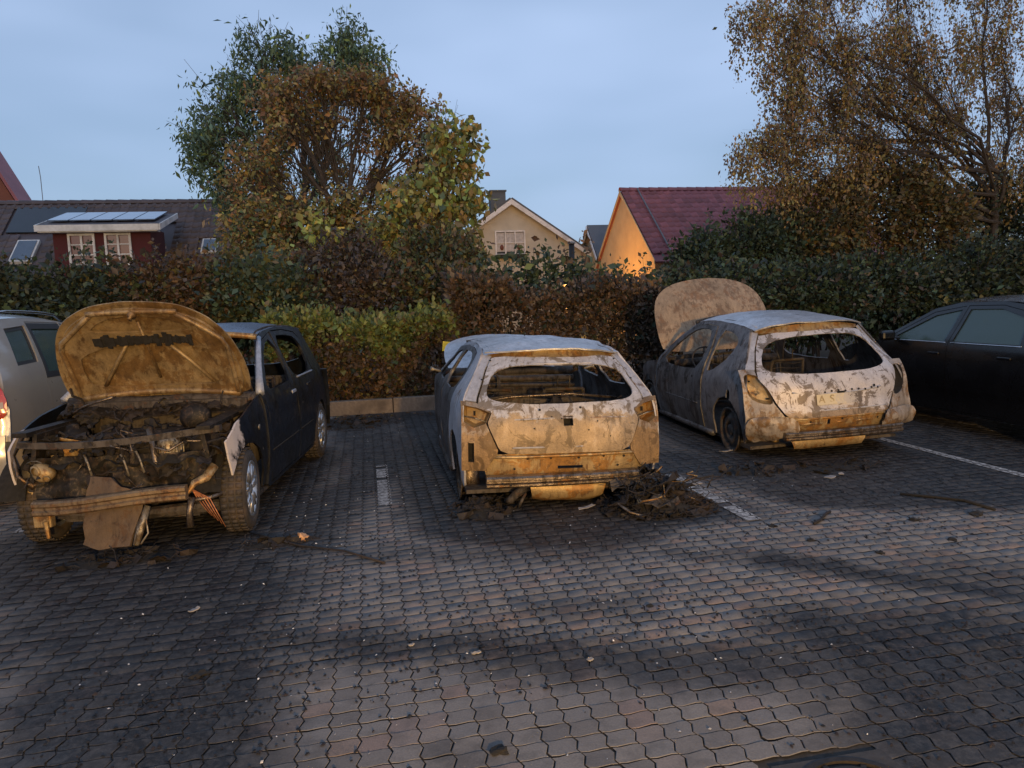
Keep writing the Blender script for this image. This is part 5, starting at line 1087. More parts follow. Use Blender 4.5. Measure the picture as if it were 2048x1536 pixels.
def tiled_slope(parent, ridge_a, ridge_b, down, length, mat, w=.30, l=.34, skip=None, seed=0, singles=300):
    """tiles laid in courses below a ridge from a to b; down is the unit vector down the slope"""
    a, b_ = Vector(ridge_a), Vector(ridge_b); u = (b_ - a); n = int(u.length / w); u.normalize(); d = Vector(down).normalized(); nn = u.cross(-d).normalized()
    if nn.z < 0: nn = -nn
    rows = int(length / l); me = tile_mesh(w, l, mat, 'roof_tile'); r = random.Random(seed)
    V0 = np.array([v.co[:] for v in me.vertices]); F0 = np.array([p.vertices[:] for p in me.polygons]); rest = []; k = 0
    rot = Matrix((u, -d, nn)).transposed()
    items = [(i, j) for j in range(rows) for i in range(n)]
    for i, j in items:
        p = a + u * ((i + .5) * w) + d * ((j + .5) * l) + nn * .02
        if skip and skip(p): continue
        jit = Matrix.Rotation(r.gauss(0, .012), 3, 'Z') @ Matrix.Rotation(r.gauss(0, .01), 3, 'X')
        if k < singles:
            o = bpy.data.objects.new('roof_tile', me); C.objects.link(o); o.parent = parent; o.matrix_local = Matrix.Translation(p) @ (rot @ jit).to_4x4()
        else: rest.append((V0 @ np.array((rot @ jit).transposed())) + np.array(p))
        k += 1
    if rest:
        RV = np.concatenate(rest); Q = np.concatenate([F0 + len(V0) * q for q in range(len(rest))]); m2 = fast_mesh('roof_tiles_beyond', RV, Q); tag(obj('roof_tiles_beyond', m2, mat, parent), kind='stuff')
def ridge_caps(parent, a, b, mat, l=.42):
    a, b = Vector(a), Vector(b); u = b - a; n = int(u.length / l); u.normalize(); me = None
    for i in range(n):
        if me is None:
            mb = MB(); mb.lathe([(.13, -l * .55), (.11, l * .5)], (0, 0, 0), 'x', 6, a0=-.2, a1=PI + .2); me = mesh('ridge_tile', mb.V, mb.F, True); me.materials.append(mat)
        o = bpy.data.objects.new('ridge_tile', me); C.objects.link(o); o.parent = parent; o.location = a + u * ((i + .5) * l); o.rotation_euler = (0, 0, math.atan2(u.y, u.x))
def slab(mb, P, th):
    n = (Vector(P[1]) - Vector(P[0])).cross(Vector(P[2]) - Vector(P[0])).normalized() * th; k = len(P)
    mb.add([Vector(p) for p in P] + [Vector(p) - n for p in P], [tuple(range(k)), tuple(range(2 * k - 1, k - 1, -1))] + [(i, k + i, k + (i + 1) % k, (i + 1) % k) for i in range(k)]); return mb
def window(parent, c, w, h, u, n, frame_mat, cols=2, rows=2, pane='pane', fw=.07, sill=True):
    """window in a wall: c centre, u unit along the wall, n outward normal"""
    c, u, n = Vector(c), Vector(u), Vector(n); up = Vector((0, 0, 1)); rot = Matrix((u, n, up)).transposed()
    mb = MB()
    for x in [-w / 2, w / 2]: mb.box(c + u * x + n * .03, (fw, .09, h + fw), rot)
    for z in (-h / 2, h / 2): mb.box(c + up * z + n * .03, (w - fw, .085, fw), rot)
    f = mb.build('window', frame_mat, parent)
    for i in range(1, cols): MB().box(c + u * (-w / 2 + w * i / cols) + n * .028, (fw * .9, .075, h - fw), rot).build('mullion', frame_mat, f)
    for j in range(1, rows):
        for i in range(cols): MB().box(c + u * (-w / 2 + w * (i + .5) / cols) + up * (-h / 2 + h * j / rows) + n * .022, (w / cols - fw, .05, fw * .55), rot).build('glazing_bar', frame_mat, f)
    for i in range(cols): MB().box(c + u * (-w / 2 + w * (i + .5) / cols) + n * -.005, (w / cols - .02, .012, h - .02), rot).build('pane', M[pane], f)
    if sill: MB().box(c - up * (h / 2 + fw) + n * .07, (w + .16, .18, .05), rot).build('sill', frame_mat, f)
    return f
def yellow_house():
    ax, ay, az = 7.46, 38.0, 6.70; sl = .675; half = 4.3; ez = az - half * sl; back = 48
    t = thing('yellow_house', 'yellow rendered house with white-edged gable and grey chimney behind the hedge', 'house', (ax, ay, 0))
    poly = [(-half, 0), (half, 0), (half, ez - .1), (0, az - .12), (-half, ez - .1)]
    MB().prism(poly, lambda x, z: (x, 0, z), lambda x, z: (x, 10, z)).build('wall', M['yellowwall'], t)
    mb = MB()
    rf = thing_part('roof', t)
    for s in (-1, 1):
        P = [(s * (half + .5), -.35, ez - .5 * sl), (0, -.35, az), (0, 10.3, az), (s * (half + .5), 10.3, ez - .5 * sl)]
        slab(MB(), P if s > 0 else P[::-1], .10).build('roof_slope', M['tile_grey'], rf)
        Q = [(s * (half + .52), -.40, ez - .5 * sl - .02), (0, -.40, az - .0), (0, -.40, az - .26), (s * (half + .52), -.40, ez - .5 * sl - .24)]
        slab(MB(), Q, .05).build('bargeboard', M['white'], rf)
    ch = MB().box((-.30, 2.0, az + .1), (.80, .7, 1.15)).box((-.30, 2.0, az + .70), (.90, .8, .08)); ch.build('chimney', M['greybrick'], rf)
    w_ = window(t, (-.06, 0, 4.56), 1.50, 1.16, (1, 0, 0), (0, -1, 0), M['white'], 3, 2)
    for i, x in enumerate((-.56, -.06, .44)): MB().box((x, .0, 4.60), (.42, .01, .95)).build('curtain', M['curtain'], w_)
    for x in (-.5, .38): MB().lathe([(0, .2), (.08, .12), (.1, 0), (.05, -.1)], (x, -.02, 4.30), 'z', 8).build('pot_plant', M['copperleaf'], w_, True)
    MB().box((-.06, -.16, 3.88), (1.5, .26, .20), bev=.02).build('flower_box', M['char'], w_)
def thing_part(name, parent):
    o = bpy.data.objects.new(name, None); C.objects.link(o); o.parent = parent; return o
M['greybrick'] = mat_wall('sooty chimney render', (.14, .135, .13), (.08, .08, .078)); M['copperleaf'] = mat_plain('copper coloured leaf', (.16, .05, .03), .8, 0, .4, 9, .2)

yellow_house()
def red_roof_house():
    t = thing('red_roof_house', 'house with red tiled roof and lamplit ochre gable right of the gap', 'house', (10.6, 30.0, 0))
    az, ey, ez, L = 5.95, 3.45, 3.15, 10.0; sl = (az - ez) / ey
    MB().prism([(-ey, 0), (ey, 0), (ey, ez - .12), (0, az - .14), (-ey, ez - .12)], lambda y, z: (0, y, z), lambda y, z: (L, y, z)).build('wall', M['ochre'], t)
    rf = thing_part('roof', t); d = Vector((0, -1, -sl)).normalized()
    slab(MB(), [(-.10, 0, az - .03), (-.10, -ey - .3, ez - .3 * sl - .03), (L, -ey - .3, ez - .3 * sl - .03), (L, 0, az - .03)], .08).build('roof_deck', M['tile_red'], rf)
    slab(MB(), [(-.10, 0, az - .03), (L, 0, az - .03), (L, ey + .3, ez - .3 * sl - .03), (-.10, ey + .3, ez - .3 * sl - .03)], .08).build('roof_deck', M['tile_red'], rf)
    tiled_slope(rf, (-.08, 0, az), (9.2, 0, az), d, 4.5, M['tile_red'], seed=3); ridge_caps(rf, (-.1, 0, az + .02), (9.3, 0, az + .02), M['tile_red'])
    MB().tube([Vector((.62, 0, az)) + d * q + Vector((0, -.06, .10)) for q in (0.0, 1.5, 3, 4.5)], .03, 6).build('lightning_cable', M['greytrim'], rf)
    for s in (-1, 1): slab(MB(), [(-.12, 0, az + .03), (-.12, s * (ey + .3), ez - .3 * sl + .03), (-.12, s * (ey + .3), ez - .3 * sl - .13), (-.12, 0, az - .13)], .03).build('verge_board', M['ochre'], rf)
    # smaller neighbour seen past the gable
    t2 = thing('small_house', 'small house with white-edged gable just left of the red-roofed house', 'house', (11.55, 35.6, 0))
    MB().prism([(-2.1, 0), (2.1, 0), (2.1, 3.0), (0, 5.2), (-2.1, 3.0)], lambda y, z: (0, y + 2.1, z), lambda y, z: (5, y + 2.1, z)).build('wall', M['ochre'], t2)
    for s in (-1, 1):
        slab(MB(), [(-.15, 2.1, 5.3), (-.15, 2.1 + s * 2.4, 2.8), (5.2, 2.1 + s * 2.4, 2.8), (5.2, 2.1, 5.3)], .10).build('roof_slope', M['tile_grey'], t2)
        slab(MB(), [(-.2, 2.1, 5.3), (-.2, 2.1 + s * 2.45, 2.78), (-.2, 2.1 + s * 2.45, 2.60), (-.2, 2.1, 5.12)], .04).build('bargeboard', M['white'], t2)
red_roof_house()
def left_house():
    t = thing('dark_roof_house', 'long house with dark tiled roof and red dormer carrying solar panels', 'house', (0, 31.2, 0))
    az, sl, x0, x1 = 5.80, .84, -19.0, -2.6; eav = 4.6
    MB().prism([(-eav, 0), (eav, 0), (eav, az - eav * sl - .15), (0, az - .15), (-eav, az - eav * sl - .15)], lambda y, z: (x0, y, z), lambda y, z: (x1, y, z)).build('wall', M['brick'], t)
    rf = thing_part('roof', t); d = Vector((0, -1, -sl)).normalized()
    for s in (-1, 1):
        P = [(x0 - .2, 0, az - .04), (x0 - .2, s * (eav + .4), az - (eav + .4) * sl - .04), (x1 + .2, s * (eav + .4), az - (eav + .4) * sl - .04), (x1 + .2, 0, az - .04)]
        slab(MB(), P if s < 0 else P[::-1], .08).build('roof_deck', M['tile_dark'], rf)
    DX0, DX1 = -10.05, -6.60
    def skip(p): return (p.x < -13.6) or (DX0 + .1 < p.x < DX1 - .1 and p.z < 4.95) or (-12.35 < p.x < -9.9 and 4.55 < p.z < 5.7) or (-5.75 < p.x < -5.05 and 3.55 < p.z < 4.3) or (-11.9 < p.x < -10.9 and 3.3 < p.z < 4.4)
    tiled_slope(rf, (-13.6, 0, az), (x1, 0, az), d, 5.0, M['tile_dark'], seed=5, skip=skip); ridge_caps(rf, (x0, 0, az + .02), (x1, 0, az + .02), M['tile_dark'])
    # dark flat collector, two roof lights
    up = -d
    def on(x, z, lift=.05): y = -(az - z) / sl; return Vector((x, y, z)) + Vector((0, -sl, 1)).normalized() * lift
    slab(MB(), [on(-12.3, 5.62), on(-12.3, 4.6), on(-9.95, 4.6), on(-9.95, 5.62)], .05).build('dark_collector', M['darkglass'], rf)
    for (xa, xb, za, zb) in ((-11.75, -11.05, 3.45, 4.25), (-5.65, -5.10, 3.66, 4.18)):
        f = slab(MB(), [on(xa, zb, .10), on(xa, za, .10), on(xb, za, .10), on(xb, zb, .10)], .12).build('roof_light', M['white'], t)
        slab(MB(), [on(xa + .06, zb - .05, .125), on(xa + .06, za + .05, .125), on(xb - .06, za + .05, .125), on(xb - .06, zb - .05, .125)], .02).build('pane', M['skypane'], f)
    # dormer (front wall at world Y = 27)
    fy = 27.0 - 31.2; dm = thing_part('dormer', t)
    MB().box(((DX0 + DX1) / 2, fy + .9, 3.35), (DX1 - DX0 - .5, 1.8, 2.2)).build('dormer_wall', M['redwall'], dm)
    rz0, rz1, ry1 = 4.52, 5.14, 29.1 - 31.2
    slab(MB(), [(DX0 - .1, fy - .35, rz0), (DX1 + .1, fy - .35, rz0), (DX1 + .1, ry1, rz1), (DX0 - .1, ry1, rz1)], .14).build('dormer_roof', M['tile_dark'], dm)
    MB().box(((DX0 + DX1) / 2, fy - .38, rz0 - .09), (DX1 - DX0 + .24, .05, .20)).build('fascia', M['white'], dm)
    MB().box(((DX0 + DX1) / 2, fy - .15, rz0 - .20), (DX1 - DX0 + .1, .42, .04)).build('soffit', M['white'], dm)
    for xx in (DX0 - .13, DX1 + .13): slab(MB(), [(xx, fy - .40, rz0 + .01), (xx, ry1 + .1, rz1 + .03), (xx, ry1 + .1, rz1 - .15), (xx, fy - .40, rz0 - .19)], .04).build('bargeboard', M['white'], dm)
    for k in range(5):
        a = DX0 + .05 + k * .66; g_ = (rz1 - rz0) / (ry1 - fy + .35)
        def z_(y): return rz0 + (y - fy + .35) * g_ + .10
        ya, yb = fy + .15, ry1 - .15
        slab(MB(), [(a + .02, ya, z_(ya)), (a + .64, ya, z_(ya)), (a + .64, yb, z_(yb)), (a + .02, yb, z_(yb))], .04).build('solar_panel', M['solar'], dm)
    for cx in (-8.95, -7.85): window(t, (cx, fy, 3.76), .74, .98, (1, 0, 0), (0, -1, 0), M['white'], 2, 3, pane='dimpane', sill=False)
    for (px_, h_, top) in ((86, .9, 338), (418, .75, 348), (385, .15, 392)):
        p = at(px_, 404, 31.2) - Vector((0, 31.2, 0)); tt = tag(MB().tube([p - Vector((0, 0, .15)), p + Vector((.0, 0, h_)), p + Vector((-.03, 0, h_ * 1.45))], .014, 5).build('roof_aerial', M['greytrim'], t), None)
left_house()
def far_houses():
    t = thing('red_brick_house', 'red brick gable end peeking in at the far left edge', 'house', (0, 0, 0)); p = at(33, 408, 37); q = at(-40, 295, 37)
    V = [(p.x, 37, p.z), (q.x, 37, q.z), (q.x - 4, 37, p.z), (q.x - 4, 37, 0), (p.x, 37, 0)]
    MB().prism([(v[0], v[2]) for v in V], lambda x, z: (x, 37, z), lambda x, z: (x, 38.5, z)).build('wall', M['brick'], t)
    slab(MB(), [(p.x + .12, 36.9, p.z - .1), (q.x, 36.9, q.z + .12), (q.x, 38.6, q.z + .12), (p.x + .12, 38.6, p.z - .1)], .12).build('roof', M['tile_red'], t)
    t = thing('grey_roof_house', 'distant house with low grey roof seen between the yellow house and the ochre gable', 'house', (0, 0, 0)); a, b = at(1140, 512, 62), at(1215, 514, 62)
    mb = MB(); mb.box(((a.x + b.x) / 2, 66, a.z / 2 - .9), (b.x - a.x + 6, 8, a.z - 1.8)); mb.build('wall', M['greybrick'], t)
    slab(MB(), [(a.x - 3, 66, a.z), (a.x - 3, 60.5, a.z - 2.3), (b.x + 3, 60.5, a.z - 2.3), (b.x + 3, 66, a.z)], .15).build('roof', M['tile_grey'], t)
    # black flue pipe
    p = at(1143, 485, 25); t = thing('flue_pipe', 'black metal flue pipe with cap standing beside the yellow house', 'flue', (p.x, 25, 0))
    MB().tube([(0, 0, 0), (0, 0, p.z - .05)], .095, 14).build('pipe', M['blacktrim'], t, True); MB().lathe([(.13, 0), (.13, .05), (.0, .09)], (0, 0, p.z - .04), 'z', 14).build('cap', M['greytrim'], t, True)
far_houses()
# lamp behind the hedge that lights the ochre gable
def garden_lamp():
    p = Vector((7.7, 28.6, 2.15)); t = thing('street_lamp', 'short sodium lamp behind the hedge lighting the ochre gable', 'lamp', (p.x, p.y, 0))
    m, nt, b = newmat('sodium lamp glow'); b.inputs['Emission Color'].default_value = (1, .5, .12, 1); b.inputs['Emission Strength'].default_value = 3; b.inputs['Base Color'].default_value = (.8, .5, .2, 1)
    MB().tube([(0, 0, 0), (0, 0, p.z - .25)], .05, 10).build('post', M['greytrim'], t, True); MB().lathe([(0, -.16), (.08, -.15), (.12, -.02), (.12, .04), (.05, .1), (0, .1)], (0, 0, p.z - .1), 'z', 14).build('lantern', m, t, True)
    MB().lathe([(.16, 0), (.03, .10), (0, .1)], (0, 0, p.z + .03), 'z', 14).build('lamp_cap', M['greytrim'], t, True)
    l = bpy.data.lights.new('lamp_light', 'POINT'); l.energy = 620; l.color = (1, .43, .085); l.shadow_soft_size = .08; lo = bpy.data.objects.new('lamp_light', l); C.objects.link(lo); lo.parent = t; lo.location = (.22, -.05, p.z - .08)
garden_lamp()

# street lamp behind the photographer: the source of the golden light on everything that faces the camera
def street_lamp():
    x, y, z = 1.2, -6.0, 2.35; t = thing('street_lamp', 'low sodium lamp on a post behind the camera, lighting the burnt cars', 'lamp', (x, y, 0))
    MB().tube([(0, -.4, 0), (0, -.4, z - .1), (0, -.3, z + .12), (0, -.1, z + .14)], [.06, .045, .035, .03], 12).build('post', M['greytrim'], t, True)
    m, nt, b = newmat('sodium street lamp glow'); b.inputs['Emission Color'].default_value = (1, .55, .16, 1); b.inputs['Emission Strength'].default_value = 8; b.inputs['Base Color'].default_value = (.8, .5, .2, 1)
    MB().box((0, .08, z + .10), (.24, .5, .06), bev=.02).build('lamp_head', M['greytrim'], t); MB().box((0, .10, z + .06), (.16, .34, .03), bev=.01).build('lamp_glass', m, t)
    l = bpy.data.lights.new('street_lamp_light', 'POINT'); l.energy = LAMP_W; l.color = (1, .60, .20); l.shadow_soft_size = .12; lo = bpy.data.objects.new('street_lamp_light', l); C.objects.link(lo); lo.parent = t; lo.location = (0, .1, z - .12)
LAMP_W = 4700
street_lamp()
# ------------------------------------------------------------------ trees, shrubs and hedges
def mat_leaf():
    m = bpy.data.materials.new('leaves'); m.use_nodes = True; nt = m.node_tree; nt.nodes.clear()
    o = nt.nodes.new('ShaderNodeOutputMaterial'); a = nt.nodes.new('ShaderNodeAttribute'); a.attribute_name = 'leafcol'
    b = nt.nodes.new('ShaderNodeBsdfPrincipled'); b.inputs['Roughness'].default_value = .55; tr = nt.nodes.new('ShaderNodeBsdfTranslucent'); mx = nt.nodes.new('ShaderNodeMixShader'); mx.inputs[0].default_value = .22
    nt.links.new(a.outputs['Color'], b.inputs['Base Color']); nt.links.new(a.outputs['Color'], tr.inputs['Color']); nt.links.new(b.outputs[0], mx.inputs[1]); nt.links.new(tr.outputs[0], mx.inputs[2]); nt.links.new(mx.outputs[0], o.inputs[0]); return m
M['leaf'] = mat_leaf()
M['bark'] = mat_plain('brown bark', (.055, .042, .032), .9, 0, .4, 22, .6); M['birchbark'] = mat_plain('birch bark', (.16, .12, .09), .85, 0, .5, 12, .5, dirt=(.06, .045, .035)); M['twig'] = mat_plain('dark twigs', (.040, .030, .024), .9, 0, .3, 20, .3)
PAL = {  # base colours of the leaves themselves
    'brown': [(.125, .062, .026), (.10, .05, .024), (.16, .085, .03), (.075, .042, .024), (.11, .07, .03)], 'rust': [(.17, .075, .022), (.20, .095, .025), (.13, .06, .022), (.10, .055, .025), (.15, .09, .03)],
    'olive': [(.10, .095, .025), (.13, .12, .028), (.075, .075, .022), (.16, .13, .03), (.11, .075, .025)], 'green': [(.035, .065, .025), (.05, .085, .03), (.028, .05, .022), (.065, .10, .035), (.045, .07, .02)],
    'teal': [(.04, .075, .045), (.055, .095, .055), (.03, .06, .04), (.07, .105, .05)], 'bright': [(.13, .17, .035), (.16, .20, .04), (.10, .14, .03), (.18, .19, .05)], 'dark': [(.018, .030, .013), (.026, .038, .015), (.014, .022, .011), (.035, .045, .018)],
    'gold': [(.17, .10, .020), (.20, .13, .025), (.13, .08, .02), (.10, .075, .02), (.15, .12, .03)], 'mauve': [(.085, .06, .05), (.065, .045, .04), (.11, .075, .05), (.05, .04, .03)], 'dead': [(.075, .045, .028), (.055, .034, .022), (.10, .062, .036), (.042, .028, .02), (.12, .085, .055)], 'yellow': [(.30, .22, .03), (.26, .20, .04), (.22, .2, .05)]}
def pick(pal, n, mixw=None):
    """pal: list of (name, weight)"""
    names = [p for p, _ in pal]; w_ = np.array([q for _, q in pal], float); w_ /= w_.sum(); ch = rng.choice(len(names), n, p=w_); out_ = np.zeros((n, 3))
    for i, nm in enumerate(names):
        k = np.where(ch == i)[0]; P = np.array(PAL[nm]); out_[k] = P[rng.integers(0, len(P), len(k))]
    return (out_ * 1.12 + .016) * rng.uniform(.75, 1.3, (n, 1))
def leaf_mesh(name, P, size, cols, droop=.25, aspect=.55, outdir=None, shape='quad'):
    n = len(P); d = rng.normal(0, 1, (n, 3)); d[:, 2] -= droop * 2.0
    if outdir is not None: d += outdir * 1.2
    d /= np.linalg.norm(d, axis=1)[:, None] + 1e-9; u = rng.normal(0, 1, (n, 3)); u[:, 2] += .4; s = np.cross(d, u); s /= np.linalg.norm(s, axis=1)[:, None] + 1e-9; nn = np.cross(s, d)
    L = (size * np.clip(rng.lognormal(-.08, .38, n), .35, 1.9))[:, None]; W_ = L * aspect * .5; f = L * rng.uniform(.02, .16, n)[:, None]
    V = np.stack([P, P + d * L * .45 + s * W_ + nn * f, P + d * L, P + d * L * .45 - s * W_ + nn * f], 1).reshape(-1, 3)
    i = np.arange(n)[:, None] * 4; Q = np.concatenate([i + np.array([[0, 1, 2]]), i + np.array([[0, 2, 3]])], 1).reshape(-1, 3)
    return fast_mesh(name, V, Q, np.repeat(cols, 4, 0))
class Wood:
    def __init__(s): s.mb = MB()
    def limb(s, a, b, r0, r1, bend=.12, n=6, sides=6):
        a, b = Vector(a), Vector(b); L = (b - a).length; m = (a + b) / 2 + Vector((rnd.gauss(0, 1), rnd.gauss(0, 1), rnd.gauss(.3, .6))) * L * bend; P = []
        for k in range(n + 1): t_ = k / n; P.append(a * (1 - t_) ** 2 + m * 2 * t_ * (1 - t_) + b * t_ * t_ + Vector((rnd.gauss(0, .01), rnd.gauss(0, .01), rnd.gauss(0, .01))) * L)
        s.mb.tube(P, [r0 + (r1 - r0) * k / n for k in range(n + 1)], sides, cap=False); return P
def tree(name, label, base, fork, blobs, leafsize, nclump, nper, pal, r0, twig_r=.008, sig=.26, mat='bark', group=None, bare=0.0, droop=.25, aspect=.55, stems=1, cat='tree', hang=0.0, palfn=None):
    """blobs: (centre, radii, weight). limbs run from the fork into every blob, twigs to clumps, leaves round the clumps"""
    t = thing(name, label, cat, base, 0, group); base = Vector(base); W_ = Wood(); fork = Vector(fork)
    trunks = []
    for k in range(stems):
        off = Vector((rnd.uniform(-.35, .35), rnd.uniform(-.3, .3), 0)) if stems > 1 else Vector(); trunks.append(W_.limb(off, fork - base + off * 2.0, r0 * (1 if stems == 1 else .7), r0 * .62, .04, 8, 9))
    wt = sum(b[2] for b in blobs); cl = []; big = []
    for (c, rad, wgt) in blobs:
        c = Vector(c) - base; k = max(2, int(nclump * wgt / wt)); st = trunks[rnd.randrange(len(trunks))]; p0 = st[rnd.randrange(len(st) - 4, len(st))]; main = W_.limb(p0, c + Vector((0, 0, -rad[2] * .2)), r0 * .42, r0 * .12, .10, 7, 6); big.append(c)
        for q in range(k):
            v = Vector((rnd.gauss(0, 1), rnd.gauss(0, 1), rnd.gauss(0, 1))).normalized() * rnd.random() ** .40; p = c + Vector((v.x * rad[0], v.y * rad[1], v.z * rad[2])); s_ = main[rnd.randrange(2, len(main))]
            tw = W_.limb(s_, p, max(twig_r * 1.6, r0 * .07), twig_r * .5, .10, 5, 4)
            for e in range(2): W_.limb(tw[rnd.randrange(2, 5)], p + Vector((rnd.gauss(0, sig), rnd.gauss(0, sig), rnd.gauss(.1, sig))), twig_r, twig_r * .4, .08, 3, 3)
            if rnd.random() > bare: cl.append((p, rnd.random()))
    W_.mb.build('trunk', M[mat], t)
    Ps = []; Cs = []
    for p, h in cl:
        k = int(nper * rnd.uniform(.5, 1.5)); q = rng.normal(0, 1, (k, 3)) * np.array([sig, sig, sig * .8])
        if hang:
            q[:, 2] -= np.abs(rng.normal(0, hang, k)); q[:, 0] = rng.normal(0, sig, k)
        q += np.array(p); Ps.append(q)
        Cs.append((palfn(q + np.array(base), k) if palfn else pick(pal, k)) * (0.80 + .62 * h) * 1.5)
    P = np.concatenate(Ps); Cc = np.concatenate(Cs)
    obj('crown', leaf_mesh('crown', P, leafsize, Cc, droop, aspect), M['leaf'], t); return t
def bush(name, label, blobs, leafsize, n, pal, group=None, tone=.80, cat='shrub', droop=.1, aspect=.6, shell=.62, palfn=None, clump=.16, core=True, ground=.15):
    cx = sum(b[0][0] for b in blobs) / len(blobs); cy = sum(b[0][1] for b in blobs) / len(blobs); base = Vector((cx, cy, ground)); t = thing(name, label, cat, base, 0, group)
    W_ = Wood(); Ps = []; Os = []; Cs = []; vol = [b[1][0] * b[1][2] + b[1][1] * b[1][2] + b[1][0] * b[1][1] for b in blobs]; tot = sum(vol)
    for (c, rad), vv in zip(blobs, vol):
        k = int(n * vv / tot); nc = max(6, k // 40); v = rng.normal(0, 1, (nc, 3)); v /= np.linalg.norm(v, axis=1)[:, None]; rr = rng.uniform(shell, 1.04, nc)[:, None]; cc = np.array(c) + v * rr * np.array(rad); cc[:, 2] = np.maximum(cc[:, 2], ground + .02)
        hh = rng.uniform(.62, 1.30, nc); ix = rng.integers(0, nc, k); p = cc[ix] + rng.normal(0, clump, (k, 3)); p[:, 2] = np.maximum(p[:, 2], ground); Ps.append(p); o_ = (p - np.array(c)) / np.array(rad); Os.append(o_ / (np.linalg.norm(o_, axis=1)[:, None] + 1e-6)); Cs.append((palfn(p, k) if palfn else pick(pal, k)) * hh[ix][:, None] * tone)
        for q in range(6): W_.limb((c[0] - cx + rnd.gauss(0, rad[0] * .2), c[1] - cy + rnd.gauss(0, rad[1] * .2), -.05), (c[0] - cx + rnd.gauss(0, rad[0] * .5), c[1] - cy + rnd.gauss(0, rad[1] * .4), c[2] - ground + rad[2] * rnd.uniform(0, .9)), .025, .006, .08, 6, 5)
        for q in range(16):
            a = rnd.uniform(0, 6.28); W_.limb((c[0] - cx, c[1] - cy, c[2] - ground), (c[0] - cx + math.cos(a) * rad[0] * 1.0, c[1] - cy + math.sin(a) * rad[1], c[2] - ground + rad[2] * rnd.uniform(-.2, 1.12)), .010, .003, .08, 5, 3)
    for (c, rad), vv in zip(blobs, vol):   # uneven shoots above the outline
        for q in range(int(14 * rad[0])):
            x = c[0] + rnd.uniform(-1, 1) * rad[0]; z0 = c[2] + rad[2] * math.sqrt(max(.05, 1 - ((x - c[0]) / rad[0]) ** 2)); h_ = rnd.uniform(.05, .22) + (rnd.uniform(.1, .35) if rnd.random() < .25 else 0); y_ = c[1] + rnd.gauss(0, rad[1] * .4); tip = Vector((x + rnd.gauss(0, .1), y_, z0 + h_)); W_.limb((x - cx, y_ - cy, z0 - .3 - ground), tip - base, .006, .002, .05, 4, 3)
            k = int(10 + 40 * h_); tt = rng.uniform(0, 1, k)[:, None]; p = np.array([x, y_, z0 - .1]) * (1 - tt) + np.array(tip) * tt + rng.normal(0, .05, (k, 3)); Ps.append(p); Os.append(np.tile([0, 0, .3], (k, 1))); Cs.append(palfn(p, k) if palfn else pick(pal, k) * rng.uniform(.8, 1.4) * tone)
    W_.mb.build('stems', M['twig'], t)
    P = np.concatenate(Ps) - np.array(base); obj('foliage', leaf_mesh('foliage', P, leafsize, np.concatenate(Cs), droop, aspect, np.concatenate(Os)), M['leaf'], t); return t
def A(px, py, Y): p = at(px, py, Y); return (p.x, p.y, p.z)
def blob(px, py, Y, rx, ry, rz): return (A(px, py, Y), (rx, ry, rz))
def hedge(name, label, x0, x1, y0, y1, z1, leafsize, n, palfn, group=None, top_amp=.10, ground=.15):
    """clipped hedge: leaves crowd the faces of a slightly wavy box, twigs inside"""
    base = Vector(((x0 + x1) / 2, (y0 + y1) / 2, ground)); t = thing(name, label, 'hedge', base, 0, group); W_ = Wood(); L, D, H = x1 - x0, y1 - y0, z1 - ground
    k = np.array([L * H, L * D, D * H, D * H], float); k /= k.sum(); f = rng.choice(4, n, p=k); x = rng.uniform(0, L, n); y = rng.uniform(0, D, n); z = rng.uniform(0, H, n); dep = np.abs(rng.normal(0, .09, n)); O = np.zeros((n, 3))
    y = np.where(f == 0, dep, y); O[f == 0, 1] = -1; z = np.where(f == 1, H - dep, z); O[f == 1, 2] = 1; x = np.where(f == 2, dep, x); O[f == 2, 0] = -1; x = np.where(f == 3, L - dep, x); O[f == 3, 0] = 1
    wob = np.sin(x * 3.1) * .5 + np.sin(x * 7.7 + 1) * .3 + np.sin(x * 1.3 + 2) * .6; z = z * (1 + wob * top_amp / H); y = y + np.sin(x * 2.3 + z * 3) * .06
    gapn = np.sin(x * 4.7 + z * 3.1) + np.sin(x * 9.3 - z * 7.7 + 1) + np.sin(z * 5.2 + x * 1.9); z = z + np.where((f == 1) & (rng.uniform(0, 1, n) < .35), np.abs(rng.normal(0, .10, n)), 0); keep = rng.uniform(0, 1, n) < (.55 + .45 * np.clip(z / .35, 0, 1)) * np.where(gapn > 1.6, .35, 1.0); P = np.stack([x - L / 2, y - D / 2, z], 1)[keep]; O = O[keep]
    for q in range(int(L * 14)):
        xx = rnd.uniform(-L / 2, L / 2); W_.limb((xx, rnd.uniform(-.15, .15), -.05), (xx + rnd.gauss(0, .15), rnd.uniform(-D * .48, D * .48), H * rnd.uniform(.6, 1.0)), .012, .003, .06, 5, 4)
    W_.mb.build('stems', M['twig'], t); C_ = palfn(P + np.array(base), len(P)); obj('foliage', leaf_mesh('foliage', P, leafsize, C_, 0.0, .6, O), M['leaf'], t); return t

